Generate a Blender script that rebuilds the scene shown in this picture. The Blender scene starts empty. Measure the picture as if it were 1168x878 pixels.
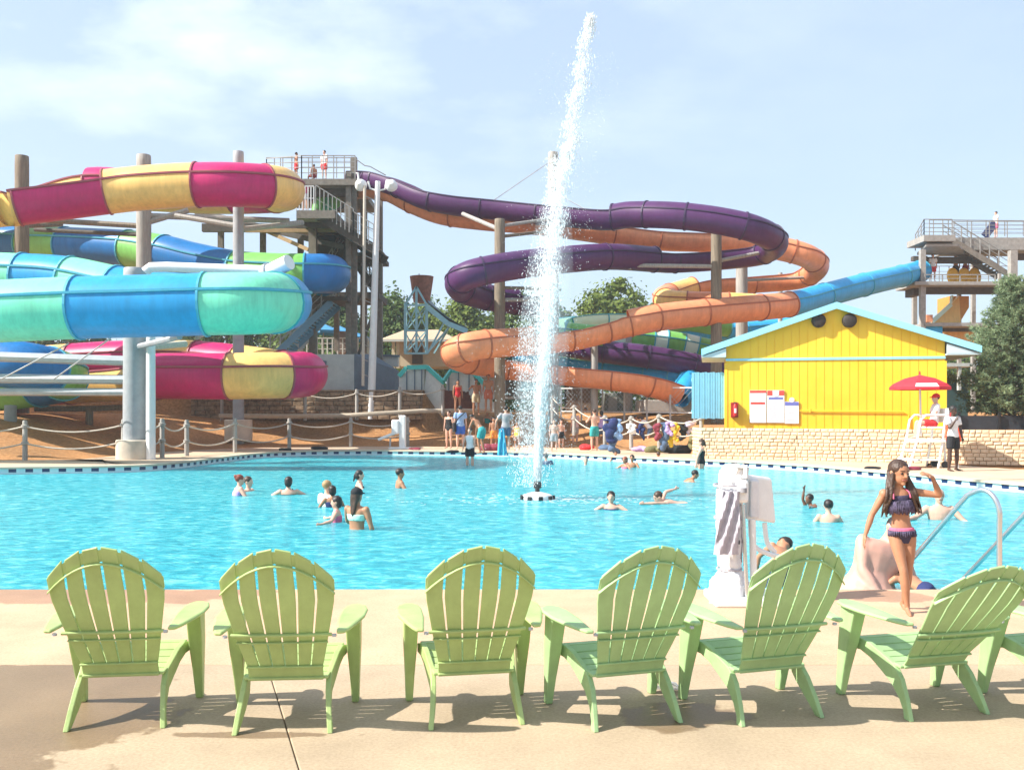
import bpy, math, random
from mathutils import Vector, Matrix, Quaternion
random.seed(7)
PI = math.pi
R = math.radians
scene = bpy.context.scene
COL = scene.collection
F, CX, HOR, CAMH = 1050.0, 584.0, 468.0, 1.66
WATER = -0.20
V = Vector

def at(px, py, d):
    return V(((px - CX) / F * d, d, CAMH - (py - HOR) / F * d))

def gd(py, z=0.0):
    return (CAMH - z) * F / (py - HOR)

def lerp(a, b, t):
    return a + (b - a) * t

def sst(a, b, x):
    t = max(0.0, min(1.0, (x - a) / (b - a)))
    return t * t * (3 - 2 * t)

# ------------------------------------------------------------ materials
MATS = {}

def srgb(r, g, b):
    def f(c):
        c /= 255.0
        return c / 12.92 if c <= 0.04045 else ((c + 0.055) / 1.055) ** 2.4
    return (f(r), f(g), f(b))

def mat(name, col, rough=0.6, var=0.12, scale=6.0, bump=0.0, bscale=40.0, metal=0.0, spec=0.5, trans=0.0, alpha=1.0, coat=0.0, detail=5.0, stretch=None, dirt=0.0):
    if name in MATS:
        return MATS[name]
    m = bpy.data.materials.new(name)
    m.use_nodes = True
    nt = m.node_tree
    N, L = nt.nodes, nt.links
    p = N['Principled BSDF']
    out = N['Material Output']
    p.inputs['Roughness'].default_value = rough
    p.inputs['Metallic'].default_value = metal
    p.inputs['Specular IOR Level'].default_value = spec
    if coat:
        p.inputs['Coat Weight'].default_value = coat
        p.inputs['Coat Roughness'].default_value = 0.12
    tc = N.new('ShaderNodeTexCoord')
    src = tc.outputs['Object']
    if stretch:
        mp = N.new('ShaderNodeMapping')
        mp.inputs['Scale'].default_value = stretch
        L.new(src, mp.inputs['Vector'])
        src = mp.outputs['Vector']
    nz = N.new('ShaderNodeTexNoise')
    nz.inputs['Scale'].default_value = scale
    nz.inputs['Detail'].default_value = detail
    nz.inputs['Roughness'].default_value = 0.6
    L.new(src, nz.inputs['Vector'])
    rp = N.new('ShaderNodeValToRGB')
    c0 = tuple(max(0, c * (1 - var)) for c in col)
    c1 = tuple(min(1, c * (1 + var)) for c in col)
    rp.color_ramp.elements[0].position = 0.3
    rp.color_ramp.elements[1].position = 0.7
    rp.color_ramp.elements[0].color = (*c0, 1)
    rp.color_ramp.elements[1].color = (*c1, 1)
    L.new(nz.outputs['Fac'], rp.inputs['Fac'])
    colour = rp.outputs['Color']
    if dirt:
        # worn gelcoat: patchy fading plus long run-off streaks
        mp2 = N.new('ShaderNodeMapping'); mp2.inputs['Scale'].default_value = (3.2, 3.2, 0.35)
        L.new(tc.outputs['Object'], mp2.inputs['Vector'])
        n3 = N.new('ShaderNodeTexNoise'); n3.inputs['Scale'].default_value = 1.6; n3.inputs['Detail'].default_value = 8; n3.inputs['Roughness'].default_value = 0.7
        L.new(mp2.outputs[0], n3.inputs['Vector'])
        r3 = N.new('ShaderNodeValToRGB'); e3 = r3.color_ramp.elements
        e3[0].position = 0.36; e3[0].color = (1 - dirt, 1 - dirt * 1.05, 1 - dirt * 1.1, 1); e3[1].position = 0.60; e3[1].color = (1, 1, 1, 1)
        L.new(n3.outputs['Fac'], r3.inputs['Fac'])
        mx3 = N.new('ShaderNodeMix'); mx3.data_type = 'RGBA'; mx3.blend_type = 'MULTIPLY'; mx3.inputs[0].default_value = 1
        L.new(colour, mx3.inputs[6]); L.new(r3.outputs[0], mx3.inputs[7]); colour = mx3.outputs[2]
        rr = N.new('ShaderNodeMapRange'); rr.inputs[3].default_value = rough + 0.22; rr.inputs[4].default_value = rough - 0.04
        L.new(n3.outputs['Fac'], rr.inputs[0]); L.new(rr.outputs[0], p.inputs['Roughness'])
    L.new(colour, p.inputs['Base Color'])
    if bump:
        n2 = N.new('ShaderNodeTexNoise')
        n2.inputs['Scale'].default_value = bscale
        n2.inputs['Detail'].default_value = 4
        L.new(src, n2.inputs['Vector'])
        bp = N.new('ShaderNodeBump')
        bp.inputs['Strength'].default_value = bump
        bp.inputs['Distance'].default_value = 0.02
        L.new(n2.outputs['Fac'], bp.inputs['Height'])
        L.new(bp.outputs['Normal'], p.inputs['Normal'])
    sh = p.outputs[0]
    if trans:
        t = N.new('ShaderNodeBsdfTranslucent')
        L.new(rp.outputs['Color'], t.inputs['Color'])
        mx = N.new('ShaderNodeMixShader')
        mx.inputs[0].default_value = trans
        L.new(sh, mx.inputs[1]); L.new(t.outputs[0], mx.inputs[2])
        sh = mx.outputs[0]
    if alpha < 1:
        t = N.new('ShaderNodeBsdfTransparent')
        mx = N.new('ShaderNodeMixShader')
        mx.inputs[0].default_value = alpha
        L.new(t.outputs[0], mx.inputs[1]); L.new(sh, mx.inputs[2])
        sh = mx.outputs[0]
    L.new(sh, out.inputs['Surface'])
    MATS[name] = m
    return m

# ------------------------------------------------------------ mesh builder
def basis(d):
    d = V(d).normalized()
    u = V((0, 0, 1)) if abs(d.z) < 0.95 else V((0, 1, 0))
    s = d.cross(u).normalized()
    return s, s.cross(d).normalized(), d

class MB:
    def __init__(self):
        self.v, self.f, self.mi = [], [], []

    def add(self, vs, fs, mi=0):
        o = len(self.v)
        self.v.extend(tuple(p) for p in vs)
        self.f.extend(tuple(i + o for i in f) for f in fs)
        self.mi.extend([mi] * len(fs))
        return self

    def box(self, c, s, m=None, mi=0):
        hx, hy, hz = s[0] / 2, s[1] / 2, s[2] / 2
        vs = [V((x, y, z)) for z in (-hz, hz) for y in (-hy, hy) for x in (-hx, hx)]
        c = V(c)
        vs = [(m @ p if m else p) + c for p in vs]
        return self.add(vs, [(0, 2, 3, 1), (4, 5, 7, 6), (0, 1, 5, 4), (2, 6, 7, 3), (0, 4, 6, 2), (1, 3, 7, 5)], mi)

    def hexa(self, q0, q1, mi=0):
        n = len(q0)
        fs = [tuple(range(n))[::-1], tuple(range(n, 2 * n))]
        fs += [(i, (i + 1) % n, n + (i + 1) % n, n + i) for i in range(n)]
        return self.add(list(q0) + list(q1), fs, mi)

    def pbox(self, x0, y0, x1, y1, d0, d1, mi=0):
        a, b = at(x0, y0, d0), at(x1, y1, d0)
        q0 = [V((a.x, d0, b.z)), V((b.x, d0, b.z)), V((b.x, d0, a.z)), V((a.x, d0, a.z))]
        q1 = [V((p.x, d1, p.z)) for p in q0]
        return self.hexa(q1, q0, mi) if d1 > d0 else self.hexa(q0, q1, mi)

    def bar(self, p0, p1, w, h=None, mi=0):
        p0, p1 = V(p0), V(p1)
        h = h or w
        s, u, d = basis(p1 - p0)
        q = [(-w / 2, -h / 2), (w / 2, -h / 2), (w / 2, h / 2), (-w / 2, h / 2)]
        return self.hexa([p0 + s * a + u * b for a, b in q], [p1 + s * a + u * b for a, b in q], mi)

    def tube(self, pts, r, n=10, mi=0, cap=True):
        pts = [V(p) for p in pts]
        rs = r if isinstance(r, (list, tuple)) else [r] * len(pts)
        rings = []
        prev = None
        for i, p in enumerate(pts):
            t = (pts[min(i + 1, len(pts) - 1)] - pts[max(i - 1, 0)]).normalized()
            if prev is None:
                s, u, _ = basis(t)
            else:
                s = prev - t * prev.dot(t)
                s = s.normalized() if s.length > 1e-6 else basis(t)[0]
                u = s.cross(t).normalized()
            prev = s
            rings.append([p + (s * math.cos(k * 2 * PI / n) + u * math.sin(k * 2 * PI / n)) * rs[i] for k in range(n)])
        vs = [q for rg in rings for q in rg]
        fs = []
        for i in range(len(pts) - 1):
            for k in range(n):
                a, b = i * n + k, i * n + (k + 1) % n
                fs.append((a, b, b + n, a + n))
        if cap:
            fs.append(tuple(range(n))[::-1])
            fs.append(tuple((len(pts) - 1) * n + k for k in range(n)))
        return self.add(vs, fs, mi)

    def capsule(self, p0, p1, r0, r1, n=10):
        p0, p1 = V(p0), V(p1)
        d = (p1 - p0)
        L = d.length
        d = d.normalized() if L > 1e-6 else V((0, 0, 1))
        pts, rs = [], []
        for a in (-80, -50, -20):
            pts.append(p0 + d * math.sin(R(a)) * r0); rs.append(r0 * math.cos(R(a)))
        for a in (20, 50, 80):
            pts.append(p1 + d * math.sin(R(a)) * r1); rs.append(r1 * math.cos(R(a)))
        return self.tube(pts, rs, n)

    def ell(self, c, r, m=None, n=12, k=8):
        c = V(c)
        vs, fs = [], []
        for j in range(k + 1):
            th = PI * (j + 0.0001) / (k + 0.0002)
            for i in range(n):
                a = 2 * PI * i / n
                p = V((r[0] * math.sin(th) * math.cos(a), r[1] * math.sin(th) * math.sin(a), r[2] * math.cos(th)))
                vs.append((m @ p if m else p) + c)
        for j in range(k):
            for i in range(n):
                a, b = j * n + i, j * n + (i + 1) % n
                fs.append((a, a + n, b + n, b))
        fs.append(tuple(range(n))); fs.append(tuple(k * n + i for i in range(n))[::-1])
        return self.add(vs, fs)

    def loft(self, rings, mi=0, cap=True):
        n = len(rings[0])
        vs = [p for r in rings for p in r]
        fs = []
        for i in range(len(rings) - 1):
            for k in range(n):
                a, b = i * n + k, i * n + (k + 1) % n
                fs.append((a, b, b + n, a + n))
        if cap:
            fs.append(tuple(range(n))[::-1]); fs.append(tuple((len(rings) - 1) * n + k for k in range(n)))
        return self.add(vs, fs, mi)

    def lathe(self, c, prof, n=20, mi=0):
        c = V(c)
        rings = [[c + V((r * math.cos(2 * PI * k / n), r * math.sin(2 * PI * k / n), z)) for k in range(n)] for r, z in prof]
        return self.loft(rings, mi)

    def build(self, name, m, parent=None, smooth=0, bevel=0, origin=None):
        me = bpy.data.meshes.new(name)
        vs = self.v
        if origin is not None:
            o = V(origin)
            vs = [(p[0] - o.x, p[1] - o.y, p[2] - o.z) for p in vs]
        me.from_pydata(vs, [], self.f)
        ms = m if isinstance(m, (list, tuple)) else [m]
        for q in ms:
            me.materials.append(q)
        if len(ms) > 1:
            me.polygons.foreach_set('material_index', self.mi)
        if smooth:
            me.polygons.foreach_set('use_smooth', [True] * len(me.polygons))
            if smooth < 180:
                me.set_sharp_from_angle(angle=R(smooth))
        me.update()
        o = bpy.data.objects.new(name, me)
        COL.objects.link(o)
        if origin is not None:
            o.location = origin
        if parent is not None:
            o.parent = parent
        if bevel:
            b = o.modifiers.new('bevel', 'BEVEL')
            b.width = bevel; b.segments = 2; b.limit_method = 'ANGLE'; b.angle_limit = R(40)
        return o

def tag(o, label=None, cat=None, group=None, kind=None):
    if label: o['label'] = label
    if cat: o['category'] = cat
    if group: o['group'] = group
    if kind: o['kind'] = kind
    return o

def thing(name, label, cat, loc=(0, 0, 0), rz=0.0, group=None):
    o = bpy.data.objects.new(name, None)
    o.empty_display_size = 0.2
    COL.objects.link(o)
    o.location = loc
    o.rotation_euler = (0, 0, rz)
    return tag(o, label, cat, group)

def wthing(name, label, cat, group=None):
    """thing whose parts are authored in world coordinates (Empty at the world origin)"""
    return thing(name, label, cat, (0, 0, 0), 0, group)

def copy_tree(o, parent=None):
    c = o.copy(); COL.objects.link(c)
    if parent is not None: c.parent = parent
    for ch in list(o.children): copy_tree(ch, c)
    return c

def cspline(pts, k):
    out = []
    n = len(pts)
    for i in range(n - 1):
        p0, p1, p2, p3 = pts[max(i - 1, 0)], pts[i], pts[i + 1], pts[min(i + 2, n - 1)]
        for j in range(k):
            t = j / k
            out.append(0.5 * ((2 * p1) + (p2 - p0) * t + (2 * p0 - 5 * p1 + 4 * p2 - p3) * t * t + (3 * p1 - p0 - 3 * p2 + p3) * t ** 3))
    out.append(pts[-1].copy())
    return out

# ------------------------------------------------------------ colours
CHAIR = mat('green_resin', (0.455, 0.585, 0.225), 0.36, 0.12, 5, 0.08, 120, trans=0.18, dirt=0.13)
CHAIR2 = mat('mint_green_resin', (0.41, 0.60, 0.28), 0.36, 0.12, 5, 0.08, 120, trans=0.18, dirt=0.13)
STEEL = mat('brushed_steel', (0.62, 0.63, 0.64), 0.25, 0.05, 20, metal=0.9)
GALV = mat('galvanised_steel', (0.42, 0.44, 0.46), 0.45, 0.12, 4, metal=0.3)
LAMPW = mat('white_painted_steel', (0.72, 0.71, 0.69), 0.5, 0.05, 5)
WOODP = mat('weathered_wood_pole', (0.20, 0.16, 0.115), 0.85, 0.35, 3, 0.5, 14, stretch=(6, 6, 0.5))
GREYP = mat('grey_weathered_pole', (0.33, 0.31, 0.28), 0.8, 0.25, 3, 0.4, 14, stretch=(6, 6, 0.5))
CONCP = mat('grey_painted_pole', (0.31, 0.325, 0.34), 0.7, 0.12, 3, 0.2, 20)
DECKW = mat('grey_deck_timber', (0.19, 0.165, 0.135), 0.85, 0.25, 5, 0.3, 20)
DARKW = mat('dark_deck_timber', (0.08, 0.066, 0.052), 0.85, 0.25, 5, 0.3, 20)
RAILM = mat('grey_rail_metal', (0.30, 0.29, 0.27), 0.5, 0.1, 5, metal=0.2)
MAGENTA = mat('magenta_fibreglass', (0.52, 0.012, 0.125), 0.3, 0.10, 1.3, spec=0.32, coat=0.04, dirt=0.15)
YELLOW = mat('yellow_fibreglass', (0.88, 0.53, 0.165), 0.3, 0.08, 1.3, spec=0.32, coat=0.04, dirt=0.15)
AQUA = mat('aqua_green_fibreglass', (0.20, 0.68, 0.45), 0.3, 0.08, 1.3, spec=0.32, coat=0.04, dirt=0.15)
SKYBL = mat('bright_blue_fibreglass', (0.020, 0.30, 0.60), 0.3, 0.1, 1.3, spec=0.32, coat=0.04, dirt=0.15)
DEEPBL = mat('deep_blue_fibreglass', (0.012, 0.16, 0.44), 0.3, 0.1, 1.3, spec=0.32, coat=0.04, dirt=0.15)
GREENF = mat('leaf_green_fibreglass', (0.18, 0.48, 0.11), 0.3, 0.1, 1.3, spec=0.32, coat=0.04, dirt=0.15)
PURPLE = mat('purple_fibreglass', (0.080, 0.024, 0.098), 0.32, 0.12, 1.3, spec=0.32, coat=0.04, dirt=0.15)
ORANGE = mat('orange_fibreglass', (0.76, 0.285, 0.135), 0.32, 0.12, 1.3, spec=0.32, coat=0.04, dirt=0.15)
CYANF = mat('light_blue_fibreglass', (0.03, 0.34, 0.66), 0.3, 0.1, 1.3, spec=0.32, coat=0.04, dirt=0.15)
WHITEF = mat('pale_mint_fibreglass', (0.62, 0.78, 0.66), 0.3, 0.06, 1.3)
D_MAG = mat('magenta_seam', (0.30, 0.06, 0.08), 0.5, 0.1)
D_BLUE = mat('blue_seam', (0.05, 0.34, 0.46), 0.5, 0.1)
D_PUR = mat('purple_seam', (0.04, 0.018, 0.06), 0.5, 0.1)
D_ORA = mat('orange_seam', (0.36, 0.11, 0.05), 0.5, 0.1)
YBUILD_W = None
LBLUE = mat('light_blue_paint', (0.28, 0.62, 0.76), 0.55, 0.06, 4)
WHITEPL = mat('white_plastic', (0.80, 0.79, 0.77), 0.45, 0.05, 8, 0.1, 30)
TARP = mat('white_tarp', (0.76, 0.75, 0.76), 0.6, 0.08, 12, 0.35, 14, trans=0.1)
BLACK = mat('black_plastic', (0.015, 0.015, 0.017), 0.5, 0.2)
RED = mat('red_paint', (0.62, 0.02, 0.02), 0.45, 0.08)
REDCLOTH = mat('red_canvas', (0.70, 0.035, 0.055), 0.75, 0.06, trans=0.25)
ROPE = mat('pale_rope', (0.52, 0.46, 0.38), 0.9, 0.2, 30)
TEAL = mat('teal_paint', (0.05, 0.45, 0.40), 0.5, 0.08)
PANELW = mat('offwhite_panel', (0.55, 0.56, 0.52), 0.6, 0.08)
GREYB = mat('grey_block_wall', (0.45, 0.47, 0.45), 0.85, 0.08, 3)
BLDGD = mat('slate_paint_and_shade', (0.13, 0.16, 0.20), 0.8, 0.1, 3)
UMBBLUE = mat('blue_canvas', (0.06, 0.26, 0.48), 0.75, 0.08)
HUTROOF = mat('tan_shingle', (0.44, 0.33, 0.22), 0.9, 0.2, 20, 0.3, 60)
CREAM = mat('cream_wall', (0.60, 0.52, 0.36), 0.8, 0.06)
RUST = mat('rusty_bucket', (0.22, 0.085, 0.055), 0.8, 0.3, 5)
SPLASH = mat('pale_blue_steel', (0.32, 0.60, 0.68), 0.5, 0.08)

SKIN_L = mat('fair_skin', (0.62, 0.36, 0.26), 0.5, 0.06, 12, spec=0.4)
SKIN_P = mat('pink_skin', (0.58, 0.315, 0.24), 0.5, 0.07, 9, spec=0.4)
SKIN_T = mat('tanned_skin', (0.40, 0.19, 0.105), 0.5, 0.07, 12, spec=0.4)
SKIN_B = mat('brown_skin', (0.16, 0.07, 0.04), 0.5, 0.08, 12, spec=0.4)
SKIN_D = mat('dark_skin', (0.07, 0.035, 0.023), 0.45, 0.08, 12, spec=0.4)
HAIR_D = mat('dark_hair', (0.016, 0.011, 0.009), 0.45, 0.35, 30, 0.4, 60)
HAIR_B = mat('brown_hair', (0.055, 0.027, 0.015), 0.45, 0.35, 30, 0.4, 60)
HAIR_F = mat('fair_hair', (0.40, 0.23, 0.10), 0.5, 0.25, 30, 0.4, 60)
HAIR_R = mat('red_hair', (0.22, 0.045, 0.025), 0.5, 0.3, 30, 0.4, 60)
EYEW = mat('eye', (0.02, 0.014, 0.012), 0.2, 0.1)
LIPM = mat('lip', (0.35, 0.12, 0.09), 0.5, 0.1)

def cloth(name, c):
    return mat('cloth_' + name, c, 0.85, 0.1, 14, 0.15, 50)
# ============================================================ SETTING
SUN_EL, SUN_BACK = 41.0, 15.0
sd_ = V((-math.cos(R(SUN_EL)) * math.cos(R(SUN_BACK)), -math.cos(R(SUN_EL)) * math.sin(R(SUN_BACK)), math.sin(R(SUN_EL))))

def setup_world():
    w = bpy.data.worlds.new('World'); scene.world = w
    w.use_nodes = True
    nt = w.node_tree; N, L = nt.nodes, nt.links
    bg = N['Background']
    sky = N.new('ShaderNodeTexSky'); sky.sky_type = 'NISHITA'
    sky.sun_disc = False
    sky.sun_elevation = R(SUN_EL)
    sky.sun_rotation = math.atan2(sd_.x, sd_.y)
    sky.air_density = 1.0; sky.dust_density = 2.2; sky.ozone_density = 1.5
    tc = N.new('ShaderNodeTexCoord')
    sep = N.new('ShaderNodeSeparateXYZ'); L.new(tc.outputs['Generated'], sep.inputs[0])
    add = N.new('ShaderNodeMath'); add.operation = 'ADD'; add.inputs[1].default_value = 0.22
    L.new(sep.outputs['Z'], add.inputs[0])
    cb = N.new('ShaderNodeCombineXYZ')
    for i, ax in enumerate('XY'):
        dv = N.new('ShaderNodeMath'); dv.operation = 'DIVIDE'
        L.new(sep.outputs[ax], dv.inputs[0]); L.new(add.outputs[0], dv.inputs[1])
        L.new(dv.outputs[0], cb.inputs[i])
    mp = N.new('ShaderNodeMapping'); mp.inputs['Scale'].default_value = (1.0, 1.25, 1)
    mp.inputs['Location'].default_value = CLOUD_LOC
    L.new(cb.outputs[0], mp.inputs['Vector'])
    nz = N.new('ShaderNodeTexNoise'); nz.inputs['Scale'].default_value = 1.7
    nz.inputs['Detail'].default_value = 9; nz.inputs['Roughness'].default_value = 0.55
    L.new(mp.outputs[0], nz.inputs['Vector'])
    rp = N.new('ShaderNodeValToRGB')
    rp.color_ramp.elements[0].position = 0.45; rp.color_ramp.elements[0].color = (0, 0, 0, 1)
    rp.color_ramp.elements[1].position = 0.80; rp.color_ramp.elements[1].color = (1, 1, 1, 1)
    L.new(nz.outputs['Fac'], rp.inputs['Fac'])
    # clouds thin out towards the horizon
    mr = N.new('ShaderNodeMapRange'); mr.inputs[1].default_value = 0.16; mr.inputs[2].default_value = 0.36
    L.new(sep.outputs['Z'], mr.inputs[0])
    m0 = N.new('ShaderNodeMath'); m0.operation = 'MULTIPLY'
    L.new(rp.outputs['Color'], m0.inputs[0]); L.new(mr.outputs[0], m0.inputs[1])
    # the cloud bank stands to the left; the right of the sky is clear
    mb_ = N.new('ShaderNodeMapRange'); mb_.inputs[1].default_value = 0.30; mb_.inputs[2].default_value = -0.25
    mb_.inputs[3].default_value = 0.12
    L.new(sep.outputs['X'], mb_.inputs[0])
    mu = N.new('ShaderNodeMath'); mu.operation = 'MULTIPLY'
    L.new(m0.outputs[0], mu.inputs[0]); L.new(mb_.outputs[0], mu.inputs[1])
    # thin summer haze veil over the whole sky plus the clouds
    vl = N.new('ShaderNodeMix'); vl.data_type = 'RGBA'
    vl.inputs[0].default_value = SKY_VEIL
    L.new(sky.outputs[0], vl.inputs[6]); vl.inputs[7].default_value = (*VEIL_COL, 1)
    mx = N.new('ShaderNodeMix'); mx.data_type = 'RGBA'
    L.new(mu.outputs[0], mx.inputs[0])
    L.new(vl.outputs[2], mx.inputs[6]); mx.inputs[7].default_value = (*CLOUD_COL, 1)
    L.new(mx.outputs[2], bg.inputs['Color'])
    bg.inputs['Strength'].default_value = SKY_STR

SKY_STR = 0.11
HAZE = 0.0006
SKY_VEIL = 0.6
VEIL_COL = (3.7, 4.6, 5.75)
CLOUD_COL = (7.2, 7.7, 8.6)
CLOUD_LOC = (0.35, 0.2, 0)
setup_world()

sl = bpy.data.lights.new('sun', 'SUN'); sl.energy = 5.0; sl.angle = R(0.5); sl.color = (1.0, 0.955, 0.88)
so = bpy.data.objects.new('sun', sl); COL.objects.link(so)
so.rotation_euler = sd_.to_track_quat('Z', 'Y').to_euler()
so.location = (-20, -5, 40)

cam = bpy.data.cameras.new('camera'); co = bpy.data.objects.new('camera', cam); COL.objects.link(co)
cam.sensor_width = 36; cam.lens = F / 1168 * 36
cam.shift_y = (HOR - 439) / 1168
cam.clip_end = 3000; cam.clip_start = 0.05
co.location = (0, 0, CAMH); co.rotation_euler = (R(90), 0, 0)
scene.camera = co
scene.view_settings.view_transform = 'Standard'
scene.view_settings.look = 'None'
scene.view_settings.exposure = 0.93
scene.view_settings.gamma = 1
scene.cycles.use_denoising = True
scene.cycles.max_bounces = 8
scene.cycles.volume_bounces = 5
scene.cycles.transparent_max_bounces = 24

# ---------------------------------------------------------------- pool outline
FAR = [(-34, 22.5), (-24, 24.6), (-14.9, 26.8), (-11.6, 27.7), (-10.7, 29.6), (-10.3, 33), (-9.9, 35.6), (-8.8, 37.6), (-6.8, 38.3), (-4.8, 38.2), (0.5, 36.8), (3.7, 33.6), (6.4, 31.0), (8.6, 28.6), (10.0, 25.4), (10.97, 22.4), (11.6, 20.7), (12.8, 17), (13.5, 12), (13.6, 8.5)]
FARP = []
acc = cspline([V((x, y, 0)) for x, y in FAR], 24)
STEP = 0.45
last = acc[0]; FARP.append(last.copy()); carry = 0.0
for a, b in zip(acc, acc[1:]):
    seg = (b - a).length; pos = STEP - carry
    while pos <= seg:
        FARP.append(a.lerp(b, pos / seg)); pos += STEP
    carry = seg - (pos - STEP)
NRM = []
for i in range(len(FARP)):
    t = (FARP[min(i + 3, len(FARP) - 1)] - FARP[max(i - 3, 0)]).normalized()
    NRM.append(V((-t.y, t.x, 0)))
NEARY = 8.55
LITE = FARP[::4]

def pool_sd(x, y):
    """distance outside the far edge (positive beyond the pool)"""
    best, bs = 1e9, 1
    for a, b in zip(LITE, LITE[1:]):
        ex, ey = b.x - a.x, b.y - a.y
        t = max(0, min(1, ((x - a.x) * ex + (y - a.y) * ey) / (ex * ex + ey * ey)))
        dx, dy = x - a.x - ex * t, y - a.y - ey * t
        d2 = dx * dx + dy * dy
        if d2 < best:
            best = d2; bs = 1 if ex * dy - ey * dx > 0 else -1
    return bs * math.sqrt(best)

WALL = [V((6.52, 33.2, 0)), V((6.52, 31.8, 0)), V((9.5, 30.6, 0)), V((12.5, 29.2, 0)), V((15.6, 27.9, 0)), V((30, 24.5, 0))]
WTOP = 1.06

def wall_y(x):
    for a, b in zip(WALL[1:], WALL[2:]):
        if a.x <= x <= b.x: return lerp(a.y, b.y, (x - a.x) / (b.x - a.x))
    return 31.8 if x < 6.6 else 24.5

def ground_z(x, y, s=None):
    if s is None: s = pool_sd(x, y)
    if y < 15 and s > 0: return -0.06
    if s < 0.9: return lerp(-1.6, -0.06, sst(-0.1, 0.9, s))
    z = -0.06 + 1.58 * sst(4.1, 12.5, s)
    if x > 6.0 and x < 60:
        k = sst(wall_y(x) + 1.1, wall_y(x) + 1.4, y) * sst(6.9, 7.3, x)
        base = -0.06 if x > 6.3 else z
        z = lerp(min(z, base) if y < wall_y(x) + 1.3 and x > 6.3 else z, max(z if y > 45 else 0, WTOP - 0.06), k)
    if y > 46.3 and x < -4.4: z = 2.6
    if y > 60: z = max(z, lerp(z, 2.2, sst(60, 90, y)))
    return z

def ground_material():
    m = bpy.data.materials.new('bark_mulch'); m.use_nodes = True
    nt = m.node_tree; N, L = nt.nodes, nt.links; p = N['Principled BSDF']
    p.inputs['Roughness'].default_value = 0.95; p.inputs['Specular IOR Level'].default_value = 0.15
    tc = N.new('ShaderNodeTexCoord')
    n1 = N.new('ShaderNodeTexNoise'); n1.inputs['Scale'].default_value = 9; n1.inputs['Detail'].default_value = 8; n1.inputs['Roughness'].default_value = 0.75
    n2 = N.new('ShaderNodeTexNoise'); n2.inputs['Scale'].default_value = 0.35; n2.inputs['Detail'].default_value = 4
    L.new(tc.outputs['Object'], n1.inputs['Vector']); L.new(tc.outputs['Object'], n2.inputs['Vector'])
    r1 = N.new('ShaderNodeValToRGB'); e = r1.color_ramp.elements
    e[0].position = 0.3; e[0].color = (0.25, 0.122, 0.05, 1)
    e[1].position = 0.72; e[1].color = (0.64, 0.36, 0.165, 1)
    L.new(n1.outputs['Fac'], r1.inputs['Fac'])
    r2 = N.new('ShaderNodeValToRGB'); e = r2.color_ramp.elements
    e[0].position = 0.35; e[0].color = (0.72, 0.70, 0.68, 1); e[1].position = 0.65; e[1].color = (1.15, 1.05, 0.95, 1)
    L.new(n2.outputs['Fac'], r2.inputs['Fac'])
    mx = N.new('ShaderNodeMix'); mx.data_type = 'RGBA'; mx.blend_type = 'MULTIPLY'; mx.inputs[0].default_value = 1
    L.new(r1.outputs[0], mx.inputs[6]); L.new(r2.outputs[0], mx.inputs[7])
    # far ground turns to grass
    sp = N.new('ShaderNodeSeparateXYZ'); L.new(tc.outputs['Object'], sp.inputs[0])
    mr = N.new('ShaderNodeMapRange'); mr.inputs[1].default_value = 85; mr.inputs[2].default_value = 100
    L.new(sp.outputs['Y'], mr.inputs[0])
    m2 = N.new('ShaderNodeMix'); m2.data_type = 'RGBA'
    L.new(mr.outputs[0], m2.inputs[0]); L.new(mx.outputs[2], m2.inputs[6]); m2.inputs[7].default_value = (0.07, 0.12, 0.03, 1)
    L.new(m2.outputs[2], p.inputs['Base Color'])
    bp = N.new('ShaderNodeBump'); bp.inputs['Strength'].default_value = 0.8; bp.inputs['Distance'].default_value = 0.05
    L.new(n1.outputs['Fac'], bp.inputs['Height']); L.new(bp.outputs[0], p.inputs['Normal'])
    return m

def build_ground():
    xs = [-1500, -600, -250, -120, -70] + [-45 + i * 0.9 for i in range(121)] + [75, 120, 250, 600, 1500]
    ys = [-200, -40, -8, 4, 8] + [10 + i * 2.0 for i in range(5)] + [20 + i * 0.7 for i in range(60)] + [64, 70, 80, 95, 130, 200, 400, 900, 2200]
    # finer rows round the retaining wall
    xs = sorted(set(xs + [6.5, 6.6, 6.7, 6.8]))
    mb = MB(); nx = len(xs)
    vs = []
    for y in ys:
        for x in xs:
            if y < 8.3: z = -0.06 if y < 8 else -0.3
            elif -60 < x < 70 and y < 75: z = ground_z(x, y)
            elif y < 24: z = -0.06
            else: z = 2.2
            vs.append((x, y, z))
    fs = [(j * nx + i, j * nx + i + 1, (j + 1) * nx + i + 1, (j + 1) * nx + i) for j in range(len(ys) - 1) for i in range(nx - 1)]
    mb.add(vs, fs)
    tag(mb.build('ground', ground_material(), smooth=180), kind='structure')
build_ground()

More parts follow.
